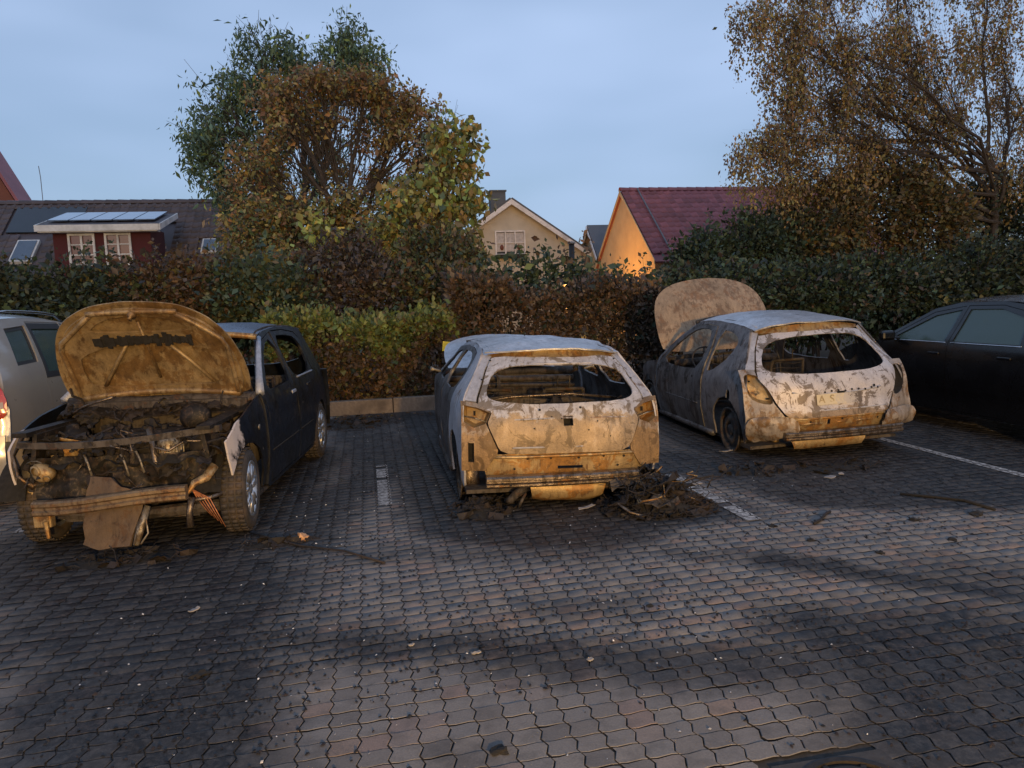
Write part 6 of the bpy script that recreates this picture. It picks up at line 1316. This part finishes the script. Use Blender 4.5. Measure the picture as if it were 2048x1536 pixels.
# --- clipped hedge behind the kerb, green on top and brown below
def pal_front(p, n):
    h = p[:, 2] + .22 * np.sin(p[:, 0] * 2.1 + 1.0) + .10 * np.sin(p[:, 0] * 5.3) + rng.normal(0, .08, n) - np.where(p[:, 0] < -.75, (-.75 - p[:, 0]) * .9 * -1, 0); top = h > 1.12
    return np.where(top[:, None], pick([('bright', 4), ('olive', 2), ('green', 1.5)], n), pick([('dead', 4), ('brown', 2), ('olive', .9), ('dark', 1)], n))
hedge('clipped_hedge', 'low clipped hedge with fresh green top behind the kerb between the blue and grey cars', -1.5, 1.35, 11.72, 12.5, 1.40, .085, 27000, pal_front, 'hedges along the kerb')
hedge('clipped_hedge', 'brown autumn hedge with curled leaves behind the grey middle car', 1.3, 4.9, 11.80, 12.9, 1.80, .085, 36000, lambda p, n: pick([('dead', 5), ('brown', 2), ('dark', 1.2)], n), 'hedges along the kerb', top_amp=.20)
# --- shrubs, left to right
G = 'shrubs behind the parked cars'
bush('ivy_bush', 'dense dark green bush behind the champagne car', [blob(20, 648, 13.2, 1.3, 0.8, 0.63), blob(150, 633, 13.2, 1.2, 0.8, 0.7), blob(240, 633, 13.4, 1, 0.8, 0.66), blob(-120, 620, 13.2, 1.4, 0.8, 0.74)], .09, 34000, [('dark', 4), ('green', 2.2), ('olive', .7)], G)
bush('brown_shrub', 'russet brown shrub behind the raised hood of the blue car', [blob(340, 615, 13.3, 0.85, 0.7, 0.7), blob(430, 610, 13.4, 0.8, 0.7, 0.64)], .085, 18000, [('brown', 4), ('dead', 2), ('olive', 1)], G)
bush('grey_green_shrub', 'grey-green shrub between the russet shrub and the bare-stemmed tree', [blob(500, 610, 13, 0.65, 0.6, 0.64), blob(560, 620, 13.1, 0.6, 0.6, 0.58)], .085, 13000, [('teal', 3), ('olive', 1.5), ('green', 1.5)], G)
bush('mauve_shrub', 'dull mauve-brown shrub above the clipped hedge', [blob(640, 620, 13.5, 0.75, 0.6, 0.62), blob(740, 615, 13.5, 0.75, 0.6, 0.64), blob(690, 551, 14.2, 0.7, 0.6, 0.64)], .08, 17000, [('mauve', 3), ('dead', 2.5), ('brown', 1), ('olive', .5)], G)
bush('olive_shrub', 'olive green shrub under the young maple', [blob(830, 615, 13.6, 0.8, 0.6, 0.68), blob(920, 620, 13.3, 0.6, 0.6, 0.62), blob(880, 536, 14.4, 0.7, 0.6, 0.64)], .09, 17000, [('olive', 4), ('green', 2), ('brown', 1.3), ('dead', 1)], G)
bush('bramble', 'pale green bramble spilling over the brown hedge top', [blob(1010, 565, 13.4, 0.55, 0.45, 0.24), blob(1100, 560, 13.4, 0.6, 0.45, 0.19), blob(1190, 570, 13.5, 0.6, 0.5, 0.15)], .11, 1500, [('teal', 3), ('green', 2), ('bright', 1)], G, clump=.2)
bush('ivy_bush', 'broad dark green bush behind the tan raised hood', [blob(1350, 612, 13.4, 1, 0.7, 0.55), blob(1450, 600, 13.4, 0.8, 0.8, 0.62), blob(1560, 612, 13.5, 0.8, 0.8, 0.66), blob(1650, 600, 13.3, 0.7, 0.8, 0.58), blob(1740, 595, 13.6, 0.8, 0.8, 0.72)], .09, 40000, [('green', 3), ('dark', 2.6), ('teal', 1.2), ('dead', .9)], G)
bush('ivy_bush', 'dark green bush behind the black car', [blob(1830, 600, 13.6, 0.9, 0.9, 0.78), blob(1950, 585, 13.6, 1, 0.9, 0.9), blob(2090, 570, 13.6, 1.3, 0.9, 1)], .09, 32000, [('dark', 4), ('green', 2.6), ('olive', .8)], G)
bush('tall_shrub', 'tall dark green shrub in front of the red tiled roof', [blob(1420, 525, 16.0, .75, .8, .62), blob(1510, 510, 16.2, .95, .8, .85), blob(1580, 500, 16.4, .8, .8, .8)], .10, 17000, [('green', 3), ('dark', 2), ('teal', 1)], G)
bush('golden_shrub', 'golden brown leafy shrub under the birch', [blob(1640, 456, 16.5, 1.2, 0.9, 1), blob(1760, 421, 16.8, 1.4, 1, 1.2), blob(1850, 456, 16.6, 1, 0.9, 1.2), blob(1600, 496, 16.2, 0.9, 0.8, 0.64)], .10, 26000, [('gold', 4), ('rust', 1.5), ('olive', 2), ('dark', 1.2)], G)
bush('dark_shrub', 'nearly black evergreen at the foot of the birch', [blob(1960, 486, 17.5, 1, 0.9, 1.52), blob(2060, 476, 17.2, 1.2, 0.9, 1.68)], .10, 18000, [('dark', 5), ('green', 1), ('gold', .4)], G)
# --- trees
tree('ash_tree', 'tall loose green ash tree rising behind the russet maple', A(600, 640, 25)[:2] + (0,), A(590, 420, 25),
     [(A(545, 95, 25), (1.2, 1.0, .8), 1.0), (A(520, 165, 25), (1.2, 1.1, .8), .9), (A(690, 75, 25), (.55, .7, .9), .8), (A(725, 130, 25), (.8, .8, .8), .8), (A(680, 160, 25), (.9, .8, .8), .6), (A(450, 195, 25), (1.1, 1.0, .9), 1.1), (A(425, 255, 24.8), (.9, 1.0, .6), .9), (A(405, 310, 24.6), (.75, .8, .55), .7), (A(450, 365, 24.6), (.7, .8, .6), .7), (A(500, 290, 25.2), (1.1, 1.0, 1.0), 1.0), (A(590, 210, 25.5), (1.2, 1.1, 1.2), .9), (A(620, 130, 25.2), (.9, .8, .7), .7), (A(500, 400, 24.8), (.9, .8, .7), .6), (A(640, 300, 25.6), (1.6, 1.0, 1.2), .8), (A(760, 200, 25.4), (.7, .7, .7), .5)],
     .17, 300, 66, [('teal', 4), ('green', 2.4), ('bright', .5)], .20, .012, .21, droop=.6, aspect=.34, hang=.20)
def pal_maple(p, n):
    h = p[:, 2] + rng.normal(0, .35, n) + .6 * np.sin(p[:, 0] * 1.9 + 1.0); k = np.clip((h - 3.9) / 1.6, 0, 1); u = rng.uniform(0, 1, n) < k
    return np.where(u[:, None], pick([('rust', 1.2), ('brown', 2.6), ('gold', 1.8), ('olive', 2.6)], n), pick([('olive', 4), ('brown', 1.8), ('green', 1.6), ('dark', .6), ('gold', 1.2)], n))
tree('maple_tree', 'russet-brown maple with bare stems showing at its centre', A(660, 640, 19)[:2] + (0,), A(650, 450, 19),
     [(A(560, 200, 19), (.75, .8, .5), 1.0), (A(640, 170, 19), (.75, .8, .42), 1.0), (A(730, 175, 19), (.75, .8, .42), 1.0), (A(800, 205, 19), (.7, .8, .5), .9), (A(860, 260, 19), (.5, .7, .6), .7), (A(560, 270, 18.8), (.7, .8, .55), .8), (A(660, 250, 19.2), (.9, .8, .5), .9), (A(770, 270, 19), (.8, .8, .55), .8), (A(850, 340, 19), (.6, .8, .6), .7), (A(500, 330, 18.8), (.6, .7, .5), .6), (A(490, 400, 18.7), (.65, .7, .5), .7), (A(480, 470, 18.5), (.6, .7, .6), .7), (A(560, 370, 19.3), (.7, .7, .5), .45), (A(700, 350, 19.5), (.9, .8, .5), .45), (A(800, 400, 19.2), (.7, .8, .6), .6), (A(850, 440, 18.8), (.7, .8, .6), .8), (A(560, 480, 18.4), (.75, .7, .6), .6), (A(680, 470, 18.4), (.8, .7, .7), .6), (A(500, 540, 18.0), (.6, .6, .5), .5), (A(760, 480, 18.6), (.7, .7, .6), .8), (A(620, 420, 18.2), (.8, .6, .5), .8), (A(700, 410, 18.2), (.7, .6, .5), .7), (A(600, 540, 17.6), (.7, .6, .5), .8), (A(700, 550, 17.4), (.7, .6, .5), .8), (A(820, 520, 17.6), (.7, .6, .5), .7), (A(540, 440, 18.2), (.5, .6, .5), .6)],
     .105, 520, 66, [('rust', 3), ('brown', 3)], .17, .009, .165, group=None, stems=6, palfn=pal_maple, bare=.12)
tree('young_maple', 'slender young tree with yellow-green leaves and bare leader shoots', A(850, 640, 15.5)[:2] + (0,), A(850, 500, 15.5),
     [(A(893, 290, 15.5), (.16, .2, .75), .6), (A(935, 300, 15.6), (.13, .15, .65), .5), (A(880, 400, 15.5), (.42, .4, .6), .9), (A(940, 420, 15.6), (.28, .3, .55), .6), (A(800, 420, 15.4), (.5, .45, .6), .9), (A(860, 500, 15.3), (.6, .5, .5), .9), (A(760, 480, 15.3), (.45, .4, .5), .7), (A(920, 500, 15.2), (.35, .35, .5), .7), (A(900, 560, 15.0), (.5, .4, .4), .7), (A(800, 550, 15.0), (.5, .4, .4), .7), (A(720, 540, 15.0), (.45, .4, .4), .5)],
     .135, 190, 42, [('olive', 4), ('bright', 2.0), ('green', 1.0), ('gold', 1.2)], .05, .006, .14, droop=.6, aspect=.7, cat='tree')
tree('yellow_sapling', 'small sapling with bright yellow-green leaves in front of the russet maple', A(665, 640, 14.6)[:2] + (0,), A(665, 540, 14.6),
     [(A(640, 455, 14.6), (.2, .2, .26), 1), (A(665, 500, 14.6), (.22, .2, .26), 1), (A(690, 570, 14.3), (.25, .2, .25), .7)], .13, 22, 24, [('bright', 3), ('yellow', .6), ('olive', 2)], .025, .005, .12, droop=.5, aspect=.75)
bt = A(1960, 640, 17)
def pal_birch(p, n): return np.where((rng.uniform(0, 1, n) < np.clip((p[:, 0] - 9) / 6, .25, .8))[:, None], pick([('brown', 2), ('rust', .8), ('gold', 4), ('olive', 1)], n), pick([('mauve', 1.4), ('brown', 1.6), ('gold', 4), ('dead', 1.2), ('olive', 1.4)], n))
tree('birch_tree', 'large weeping birch with thin golden-brown autumn leaves on the right', (bt[0], 17, 0), A(1975, 300, 17),
     [(A(1500, 20, 16.0), (.55, .7, .25), .5), (A(1580, 30, 16.2), (.8, .8, .35), .9), (A(1570, 110, 16.2), (.7, .8, .4), .8), (A(1680, 90, 16.4), (.8, .8, .5), .9), (A(1590, 180, 16.2), (.75, .8, .4), .8), (A(1680, 190, 16.4), (.8, .8, .5), .9), (A(1540, 260, 16.0), (.55, .7, .35), .7), (A(1490, 300, 16.0), (.3, .5, .25), .4), (A(1620, 270, 16.3), (.8, .8, .45), .9), (A(1730, 280, 16.6), (.8, .8, .5), .9), (A(1780, 60, 16.8), (.9, .9, .6), 1.0), (A(1780, 170, 16.8), (.9, .9, .6), 1.0), (A(1880, 100, 17.0), (1.0, 1.0, .8), 1.2), (A(1870, 230, 17.0), (.9, .9, .7), 1.1), (A(1850, 330, 17.0), (.9, .9, .6), 1.0), (A(2000, 60, 17.2), (1.1, 1.0, .9), 1.1), (A(2040, 200, 17.2), (1.0, 1.0, .9), 1.1), (A(2010, 330, 17.2), (1.0, .9, .8), 1.1), (A(1570, 350, 16.2), (.6, .7, .3), .5), (A(1680, 350, 16.4), (.8, .8, .4), .8), (A(1620, -50, 16.4), (1.2, 1.0, .4), .9), (A(1800, -60, 16.8), (1.4, 1.0, .6), 1.0), (A(1980, -70, 17.2), (1.4, 1.0, .7), 1.0)],
     .070, 820, 88, [('brown', 3)], .11, .0035, .10, 'bark', hang=.55, droop=.9, aspect=.55, palfn=pal_birch)
# russet twig that rises above the hedge, and a dried flower head by the flue
def twig(label, px, py, Y, h, n, pal, lean):
    p = Vector(A(px, py, Y)); b0 = Vector((p.x - lean, Y, p.z - h)); t = thing('leafy_twig', label, 'twig', b0, 0, 'leafy twigs standing above the hedge'); W_ = Wood(); P = W_.limb((0, 0, 0), p - b0, .010, .004, .05, 6, 5)
    W_.mb.build('stem', M['twig'], t); q = rng.normal(0, 1, (n, 3)) * np.array([.07, .06, .13]) + np.array(p - b0); obj('leaves', leaf_mesh('leaves', q, .13, pick(pal, n), .3, .6), M['leaf'], t)
twig('copper-red leafy twig standing above the hedge right of the flue pipe', 1176, 482, 13.0, 1.0, 26, [('rust', 3), ('brown', 3)], .28); twig('reddish leafy twig just left of the flue pipe', 1128, 500, 13.2, .8, 16, [('brown', 3), ('dead', 2)], -.12); twig('thin leafy twig left of the yellow house window', 1068, 495, 13.2, .7, 10, [('brown', 2), ('teal', 2)], .1)
# ------------------------------------------------------------------ small things on the ground
M['flake'] = mat_plain('pale ash flake', (.24, .225, .22), .7, 0, .3, 20, .2); M['iron'] = mat_plain('cast iron', (.022, .021, .021), .55, .4, .4, 40, .4, dirt=(.05, .035, .025)); M['concrete'] = mat_plain('worn concrete surround', (.035, .034, .036), .8, 0, .25, 30, .3)
def heap(name, label, cx, cy, rx, ry, h, seed, n, group='debris heaps round the burnt cars'):
    t = thing(name, label, 'debris', (cx, cy, 0), 0, group); r = random.Random(seed); V = []; F = []; na, nr = 36, 10
    V.append((0, 0, h))
    for i in range(1, nr + 1):
        for j in range(na):
            a = 2 * PI * j / na; q = i / nr; k = 1 + .28 * mnoise.noise(Vector((math.cos(a) * 1.6, math.sin(a) * 1.6, seed))); x, y = rx * q * k * math.cos(a), ry * q * k * math.sin(a)
            V.append((x, y, h * max(0, (1 - q ** 1.6)) * (1 + .5 * mnoise.noise(Vector((x * 5, y * 5, seed)))) + .03 * mnoise.noise(Vector((x * 17, y * 17, seed))) * (1 - q) + .002))
    F += [(0, 1 + j, 1 + (j + 1) % na) for j in range(na)]
    for i in range(nr - 1):
        for j in range(na): F.append((1 + i * na + j, 1 + (i + 1) * na + j, 1 + (i + 1) * na + (j + 1) % na, 1 + i * na + (j + 1) % na))
    obj('mound', mesh('mound', V, F), M['soot'], t)
    mb = MB()
    for i in range(n):
        a, q = r.uniform(0, 6.28), r.random() ** .6 * 1.35; x, y = rx * q * math.cos(a), ry * q * math.sin(a); z = h * max(0, 1 - q ** 1.6) + .01 + r.random() ** 2 * h * .8 * max(0, 1 - q); s_ = r.uniform(.012, .06); rot = Matrix.Rotation(r.uniform(0, 6.3), 3, 'Z') @ Matrix.Rotation(r.gauss(0, .8), 3, 'X')
        if r.random() < .38:
            V = [rot @ Vector(((k % 3 - 1) * s_ + r.gauss(0, s_ * .2), (k // 3 - .5) * s_ * 1.3, r.gauss(0, s_ * .3))) + Vector((x, y, z)) for k in range(6)]; mb.add(V, [(0, 1, 4, 3), (1, 2, 5, 4)])
        else:
            P = [Vector((x, y, z))]
            for k in range(4): P.append(P[-1] + rot @ Vector((s_ * .6, r.gauss(0, s_ * .4), r.gauss(0, s_ * .3))))
            for p_ in P: p_.z = max(.004, p_.z)
            mb.tube(P, r.uniform(.0015, .004), 4)
    tag(mb.build('scraps', M['char'], t), kind='stuff'); return t
hp = heap('debris_heap', 'tangled heap of charred bumper and wires at the right rear corner of the middle car', 2.12, 5.38, .34, .28, .15, 3, 1000)
MB().tube([(-.42, .25, .12), (-.2, .12, .20), (.05, -.02, .16), (.28, -.12, .06)], .006, 5).build('bent_rod', M['rust'], hp, True); MB().tube([(-.40, -.08, .05), (-.36, -.20, .10), (-.30, -.27, .05), (-.2, -.3, .02)], .012, 6).build('burnt_hose', M['beam'], hp, True)
for k, (x, y, z, sx, sy, rx, rz) in enumerate([(-.22, .10, .20, .26, .12, .5, .3), (.10, -.05, .22, .22, .14, -.6, 1.1), (.25, .12, .14, .28, .08, .4, 2.2), (-.05, -.22, .10, .30, .10, .3, .1), (-.30, -.12, .10, .2, .12, -.5, .8), (.05, .2, .22, .18, .1, .9, 1.9)]):
    rr = random.Random(k + 40); rot = Matrix.Rotation(rz, 3, 'Z') @ Matrix.Rotation(rx, 3, 'X'); V = [rot @ Vector(((i / 5 - .5) * sx, (j / 2 - .5) * sy, rr.gauss(0, .022))) + Vector((x, y, z)) for i in range(6) for j in range(3)]
    o = obj('bumper_scrap', mesh('bumper_scrap', V, [(i * 3 + j, (i + 1) * 3 + j, (i + 1) * 3 + j + 1, i * 3 + j + 1) for i in range(5) for j in range(2)]), M['char'] if k % 3 else M['dark'], hp); o.modifiers.new('thickness', 'SOLIDIFY').thickness = .006
for k in range(14):
    rr = random.Random(k + 90); P = [Vector((rr.uniform(-.35, .3), rr.uniform(-.25, .25), .12))]
    for q in range(6): P.append(P[-1] + Vector((rr.gauss(.03, .06), rr.gauss(0, .06), rr.gauss(.02, .05))))
    for p_ in P: p_.z = max(.03, p_.z)
    MB().tube(P, rr.uniform(.003, .007), 5).build('burnt_wire', M['char'] if k % 4 else M['rust'], hp, True)
heap('debris_heap', 'low pile of burnt scraps under the left rear corner of the middle car', .80, 5.66, .20, .22, .06, 8, 160)
heap('debris_heap', 'brown scatter of burnt scraps at the left rear wheel of the three-door car', 3.42, 6.18, .24, .18, .010, 12, 60); heap('debris_heap', 'dark crust of ash below the three-door car tail', 4.2, 6.1, .45, .15, .008, 14, 60); heap('debris_heap', 'burnt scraps dropped below the blue car nose', -1.70, 5.25, .36, .15, .008, 15, 60); heap('debris_heap', 'charred scraps on the pavers beside the blue car front wheel', -.72, 5.28, .22, .07, .008, 16, 50)
heap('debris_heap', 'soot crust lying along the kerb beside the blue car', -.25, 10.6, .4, .5, .02, 18, 160)
# pale flakes and metal bits one can point to
def flake(label, px, py, w, l, rz, mat='flake', curl=.004, name='ash_flake', cat='flake', z=.006):
    p = at_ground(px, py); r = random.Random(int(px)); V = []; 
    for i in range(5):
        for j in range(3): V.append(((i / 4 - .5) * l + r.gauss(0, l * .03), (j / 2 - .5) * w * (1 - .5 * abs(i / 4 - .5)), z + curl * (abs(i / 4 - .5) * 2) ** 2 + abs(r.gauss(0, .003))))
    o = obj(name, mesh(name, V, [(i * 3 + j, (i + 1) * 3 + j, (i + 1) * 3 + j + 1, i * 3 + j + 1) for i in range(4) for j in range(2)]), M[mat]); o.location = (p.x, p.y, 0); o.rotation_euler = (0, 0, rz)
    sm = o.modifiers.new('thickness', 'SOLIDIFY'); sm.thickness = .006; return tag(o, label, cat, 'pale flakes on the ground')
def at_ground(px, py):
    d = RGT * (px - 1024) + UPV * (768 - py) + FWD * 1500; k = -1.62 / d.z; return CAMP + d * k
flake('long pale strip of ash on the crust behind the middle car', 1172, 1026, .035, .16, .5, z=.045); flake('shiny pale shard at the front of the debris heap', 1350, 1032, .05, .10, .2, 'alu', z=.015); flake('second shiny shard at the right end of the debris heap', 1378, 1018, .05, .09, .3, 'alu', z=.02)
flake('pale flake near the bay line right of the debris heap', 1392, 968, .05, .10, .1); flake('whitish flake behind the three-door car', 1660, 955, .07, .10, .4); flake('small whitish flake behind the three-door car', 1682, 949, .05, .06, 1.0); flake('pale flake at the rear wheel of the three-door car', 1452, 903, .05, .14, .2)
flake('small white flake on the wet dark band', 822, 1292, .02, .025, .2); flake('white flake where the dark band ends near the centre', 952, 1308, .02, .045, .2); flake('round white pebble-like flake on the dark band', 1180, 1321, .022, .028, .4); flake('pale flake in front of the blue car', 388, 1222, .03, .06, .8); flake('flat white scrap beside the brick lump', 560, 1080, .03, .12, .1)
def lump(name, label, cat, px, py, s, mat, group=None, flat=.6, seed=0):
    p = at_ground(px, py); bm = bmesh.new(); bmesh.ops.create_icosphere(bm, subdivisions=2, radius=1)
    for v in bm.verts: k = 1 + .85 * mnoise.noise(v.co * 1.6 + Vector((seed, 0, 0))) + .5 * mnoise.noise(v.co * 3.5 + Vector((0, seed, 0))); v.co = Vector((v.co.x * s * k, v.co.y * s * k * .8, max(-.3, v.co.z * k) * s * flat))
    me = bpy.data.meshes.new(name); bm.to_mesh(me); bm.free(); o = obj(name, me, M[mat]); o.location = (p.x, p.y, s * flat * .28); o.rotation_euler = (0, 0, seed); return tag(o, label, cat, group)
M['bricklump'] = mat_plain('broken pale brick', (.46, .27, .15), .85, 0, .35, 40, .5, dirt=(.5, .42, .33)); lump('brick_lump', 'broken pale orange brick lump on the pavers right of the blue car', 'brick', 606, 1080, .05, 'bricklump', seed=3, flat=.8)
for k, (px, py, s, lb) in enumerate([(1000, 1503, .035, 'black soot clump at the bottom edge left of the drain'), (1622, 1081, .028, 'small soot clump on the warm-lit pavers below the charred stick'), (1760, 1106, .028, 'small soot clump on the warm-lit pavers above the curved dark band'), (1828, 1041, .04, 'dark soot clump below the left end of the melted strip'), (1950, 1030, .05, 'large soot clump below the right end of the melted strip'), (1545, 1053, .03, 'flat soot flake by the end of the right bay line'), (1300, 1213, .022, 'soot crumb in the middle of the open paving'), (400, 1350, .04, 'soot clump on the dark pool in front of the blue car'), (1905, 1080, .03, 'lone soot clump near the right edge')]):
    lump('soot_clump', lb, 'soot clump', px, py, s, 'soot', 'soot clumps scattered on the pavers', .35, k)
# a charred stick, melted strip of rubber
def strip(name, label, cat, pts, r_, mat):
    P = [Vector((*at_ground(*p)[:2], .012)) for p in pts]; o0 = P[0].copy(); mb = MB(); mb.tube([p - o0 for p in P], r_, 6); o = mb.build(name, M[mat], None, True, jitter=.006); o.location = o0; return tag(o, label, cat)
strip('charred_stick', 'short charred stick on the lit pavers right of the bay line', 'stick', [(1628, 1050), (1640, 1043), (1652, 1030), (1660, 1026)], .010, 'char'); strip('melted_strip', 'long black strip of melted rubber behind the three-door car', 'rubber strip', [(1800, 990), (1860, 996), (1930, 1004), (1990, 1022)], .011, 'soot'); strip('rusty_wire', 'thin rusty wire reaching across the pavers beside the blue car', 'wire', [(500, 1068), (600, 1095), (690, 1105), (770, 1130)], .007, 'char')
# crumbs of glass, soot grit and fallen leaves: nobody could count them
def crumbs(name, label, cat, n, size, cols, spots, seed, leaf=False):
    g_ = np.random.default_rng(seed); sp = np.array(spots); k = g_.integers(0, len(sp), n); P = np.stack([sp[k, 0] + g_.normal(0, 1, n) * sp[k, 2], sp[k, 1] + g_.normal(0, 1, n) * sp[k, 3], np.full(n, .004)], 1); ok = (P[:, 1] > 1.7) & (P[:, 1] < 11.4); P = P[ok]; n = len(P)
    L = size * g_.uniform(.4, 1.6, n)[:, None]; a = g_.uniform(0, 6.28, n); u = np.stack([np.cos(a), np.sin(a), g_.normal(0, .2, n)], 1); v = np.stack([-np.sin(a), np.cos(a), g_.normal(0, .3, n)], 1)
    up = np.array([0, 0, 1.0]); V = np.stack([P - u * L, P + v * L * .6, P + u * L, P - v * L * .6, P + up * L * (.35 if leaf else .6)], 1).reshape(-1, 3); i = np.arange(n)[:, None] * 5
    Q = np.concatenate([i + np.array([[0, 1, 4]]), i + np.array([[1, 2, 4]]), i + np.array([[2, 3, 4]]), i + np.array([[3, 0, 4]])], 1).reshape(-1, 3); cc = np.array(cols)[g_.integers(0, len(cols), n)] * g_.uniform(.7, 1.3, (n, 1)); tag(obj(name, fast_mesh(name, V, Q, np.repeat(cc, 5, 0)), M['leaf']), label, cat, kind='stuff')
crumbs('glass_crumbs', 'scattered pale crumbs of broken glass on the pavers', 'glass', 420, .0055, [(.6, .6, .62), (.75, .74, .72), (.4, .4, .42)], [(1.4, 5.0, .7, .3), (.3, 6.8, .5, .9), (-.4, 5.9, .4, .6), (0, 3.6, .9, .5), (1.0, 2.9, .9, .4), (3.2, 5.9, .6, .4), (-.8, 4.0, .5, .6), (.3, 9.8, .4, .7)], 5)
crumbs('soot_grit', 'black soot grit strewn over the pavers', 'soot', 5200, .0085, [(.010, .010, .011), (.018, .015, .014), (.03, .02, .016)], [(1.5, 5.1, .8, .3), (-.1, 6.6, .45, 1.0), (-.6, 4.3, .5, .7), (-.8, 3.2, .35, .5), (.6, 3.4, .8, .25), (3.6, 5.6, .7, .4), (2.6, 4.4, .9, .6), (2.3, 2.8, .5, .4), (.2, 9.0, .4, 1.3), (3.8, 4.6, .8, .5), (1.0, 4.2, .9, .4)], 6)
crumbs('fallen_leaves', 'brown fallen leaves along the kerb and hedge foot', 'leaves', 260, .035, [(.12, .06, .025), (.16, .09, .03), (.08, .05, .03), (.2, .14, .04)], [(0, 11.2, 2.5, .15), (5, 11.0, 3, .2), (-4, 11.0, 2.5, .3)], 7, True)
# drain cover
def drain():
    x, y, h = DRAIN; t = thing('drain_cover', 'round cast iron drain grate in a concrete square at the bottom edge', 'drain cover', (x, y, 0)); n = 40
    sq = [(-h, -h), (h, -h), (h, h), (-h, h)]; P, F = tri_region(sq, [[(.205 * math.cos(2 * PI * i / n), .205 * math.sin(2 * PI * i / n)) for i in range(n)]], .06); o = obj('concrete_surround', mesh('concrete_surround', [(a, b, .001) for a, b in P], F), M['concrete'], t)
    MB().lathe([(.205, -.03), (.205, .004), (.180, .006), (.180, -.03)], (0, 0, 0), 'z', 40).build('grate_ring', M['iron'], t)
    MB().lathe([(.178, -.035), (0, -.035)], (0, 0, 0), 'z', 32).build('pit', M['soot'], t)
    for r0, r1 in ((.135, .155), (.085, .105), (.035, .055)): MB().lathe([(r0, -.03), (r0, .003), (r1, .003), (r1, -.03)], (0, 0, 0), 'z', 36).build('grate_bar', M['iron'], t)
    for k in range(8): a = 2 * PI * k / 8 + .2; MB().box((.11 * math.cos(a), .11 * math.sin(a), -.012), (.14, .018, .026), rot=(0, 0, a)).build('grate_spoke', M['iron'], t)
drain()
# yellow plate on a post in the hedge, seen over the middle car
p = Vector(A(908, 694, 11.66)); M['yellowplate'] = mat_plain('yellow reflective plate', (.85, .60, .04), .4, 0, .1, 20, .05); t = thing('yellow_sign', 'small bright yellow plate standing before the hedge left of the middle car roof', 'sign', (p.x, 11.66, .15))
MB().box((0, 0, p.z - .15), (.36, .006, .15), rot=(0, .12, 0)).build('plate', M['yellowplate'], t); MB().tube([(0, .02, 0), (0, .02, p.z - .05)], .018, 8).build('post', M['greytrim'], t, True)
for k, (dx, dz, w_, h_) in enumerate([(-.10, -.03, .03, .05), (-.04, -.045, .03, .035), (.02, -.04, .025, .045)]): MB().box((dx, -.0045, p.z - .15 + dz), (w_, .003, h_)).build('dark_mark', M['char'], t)
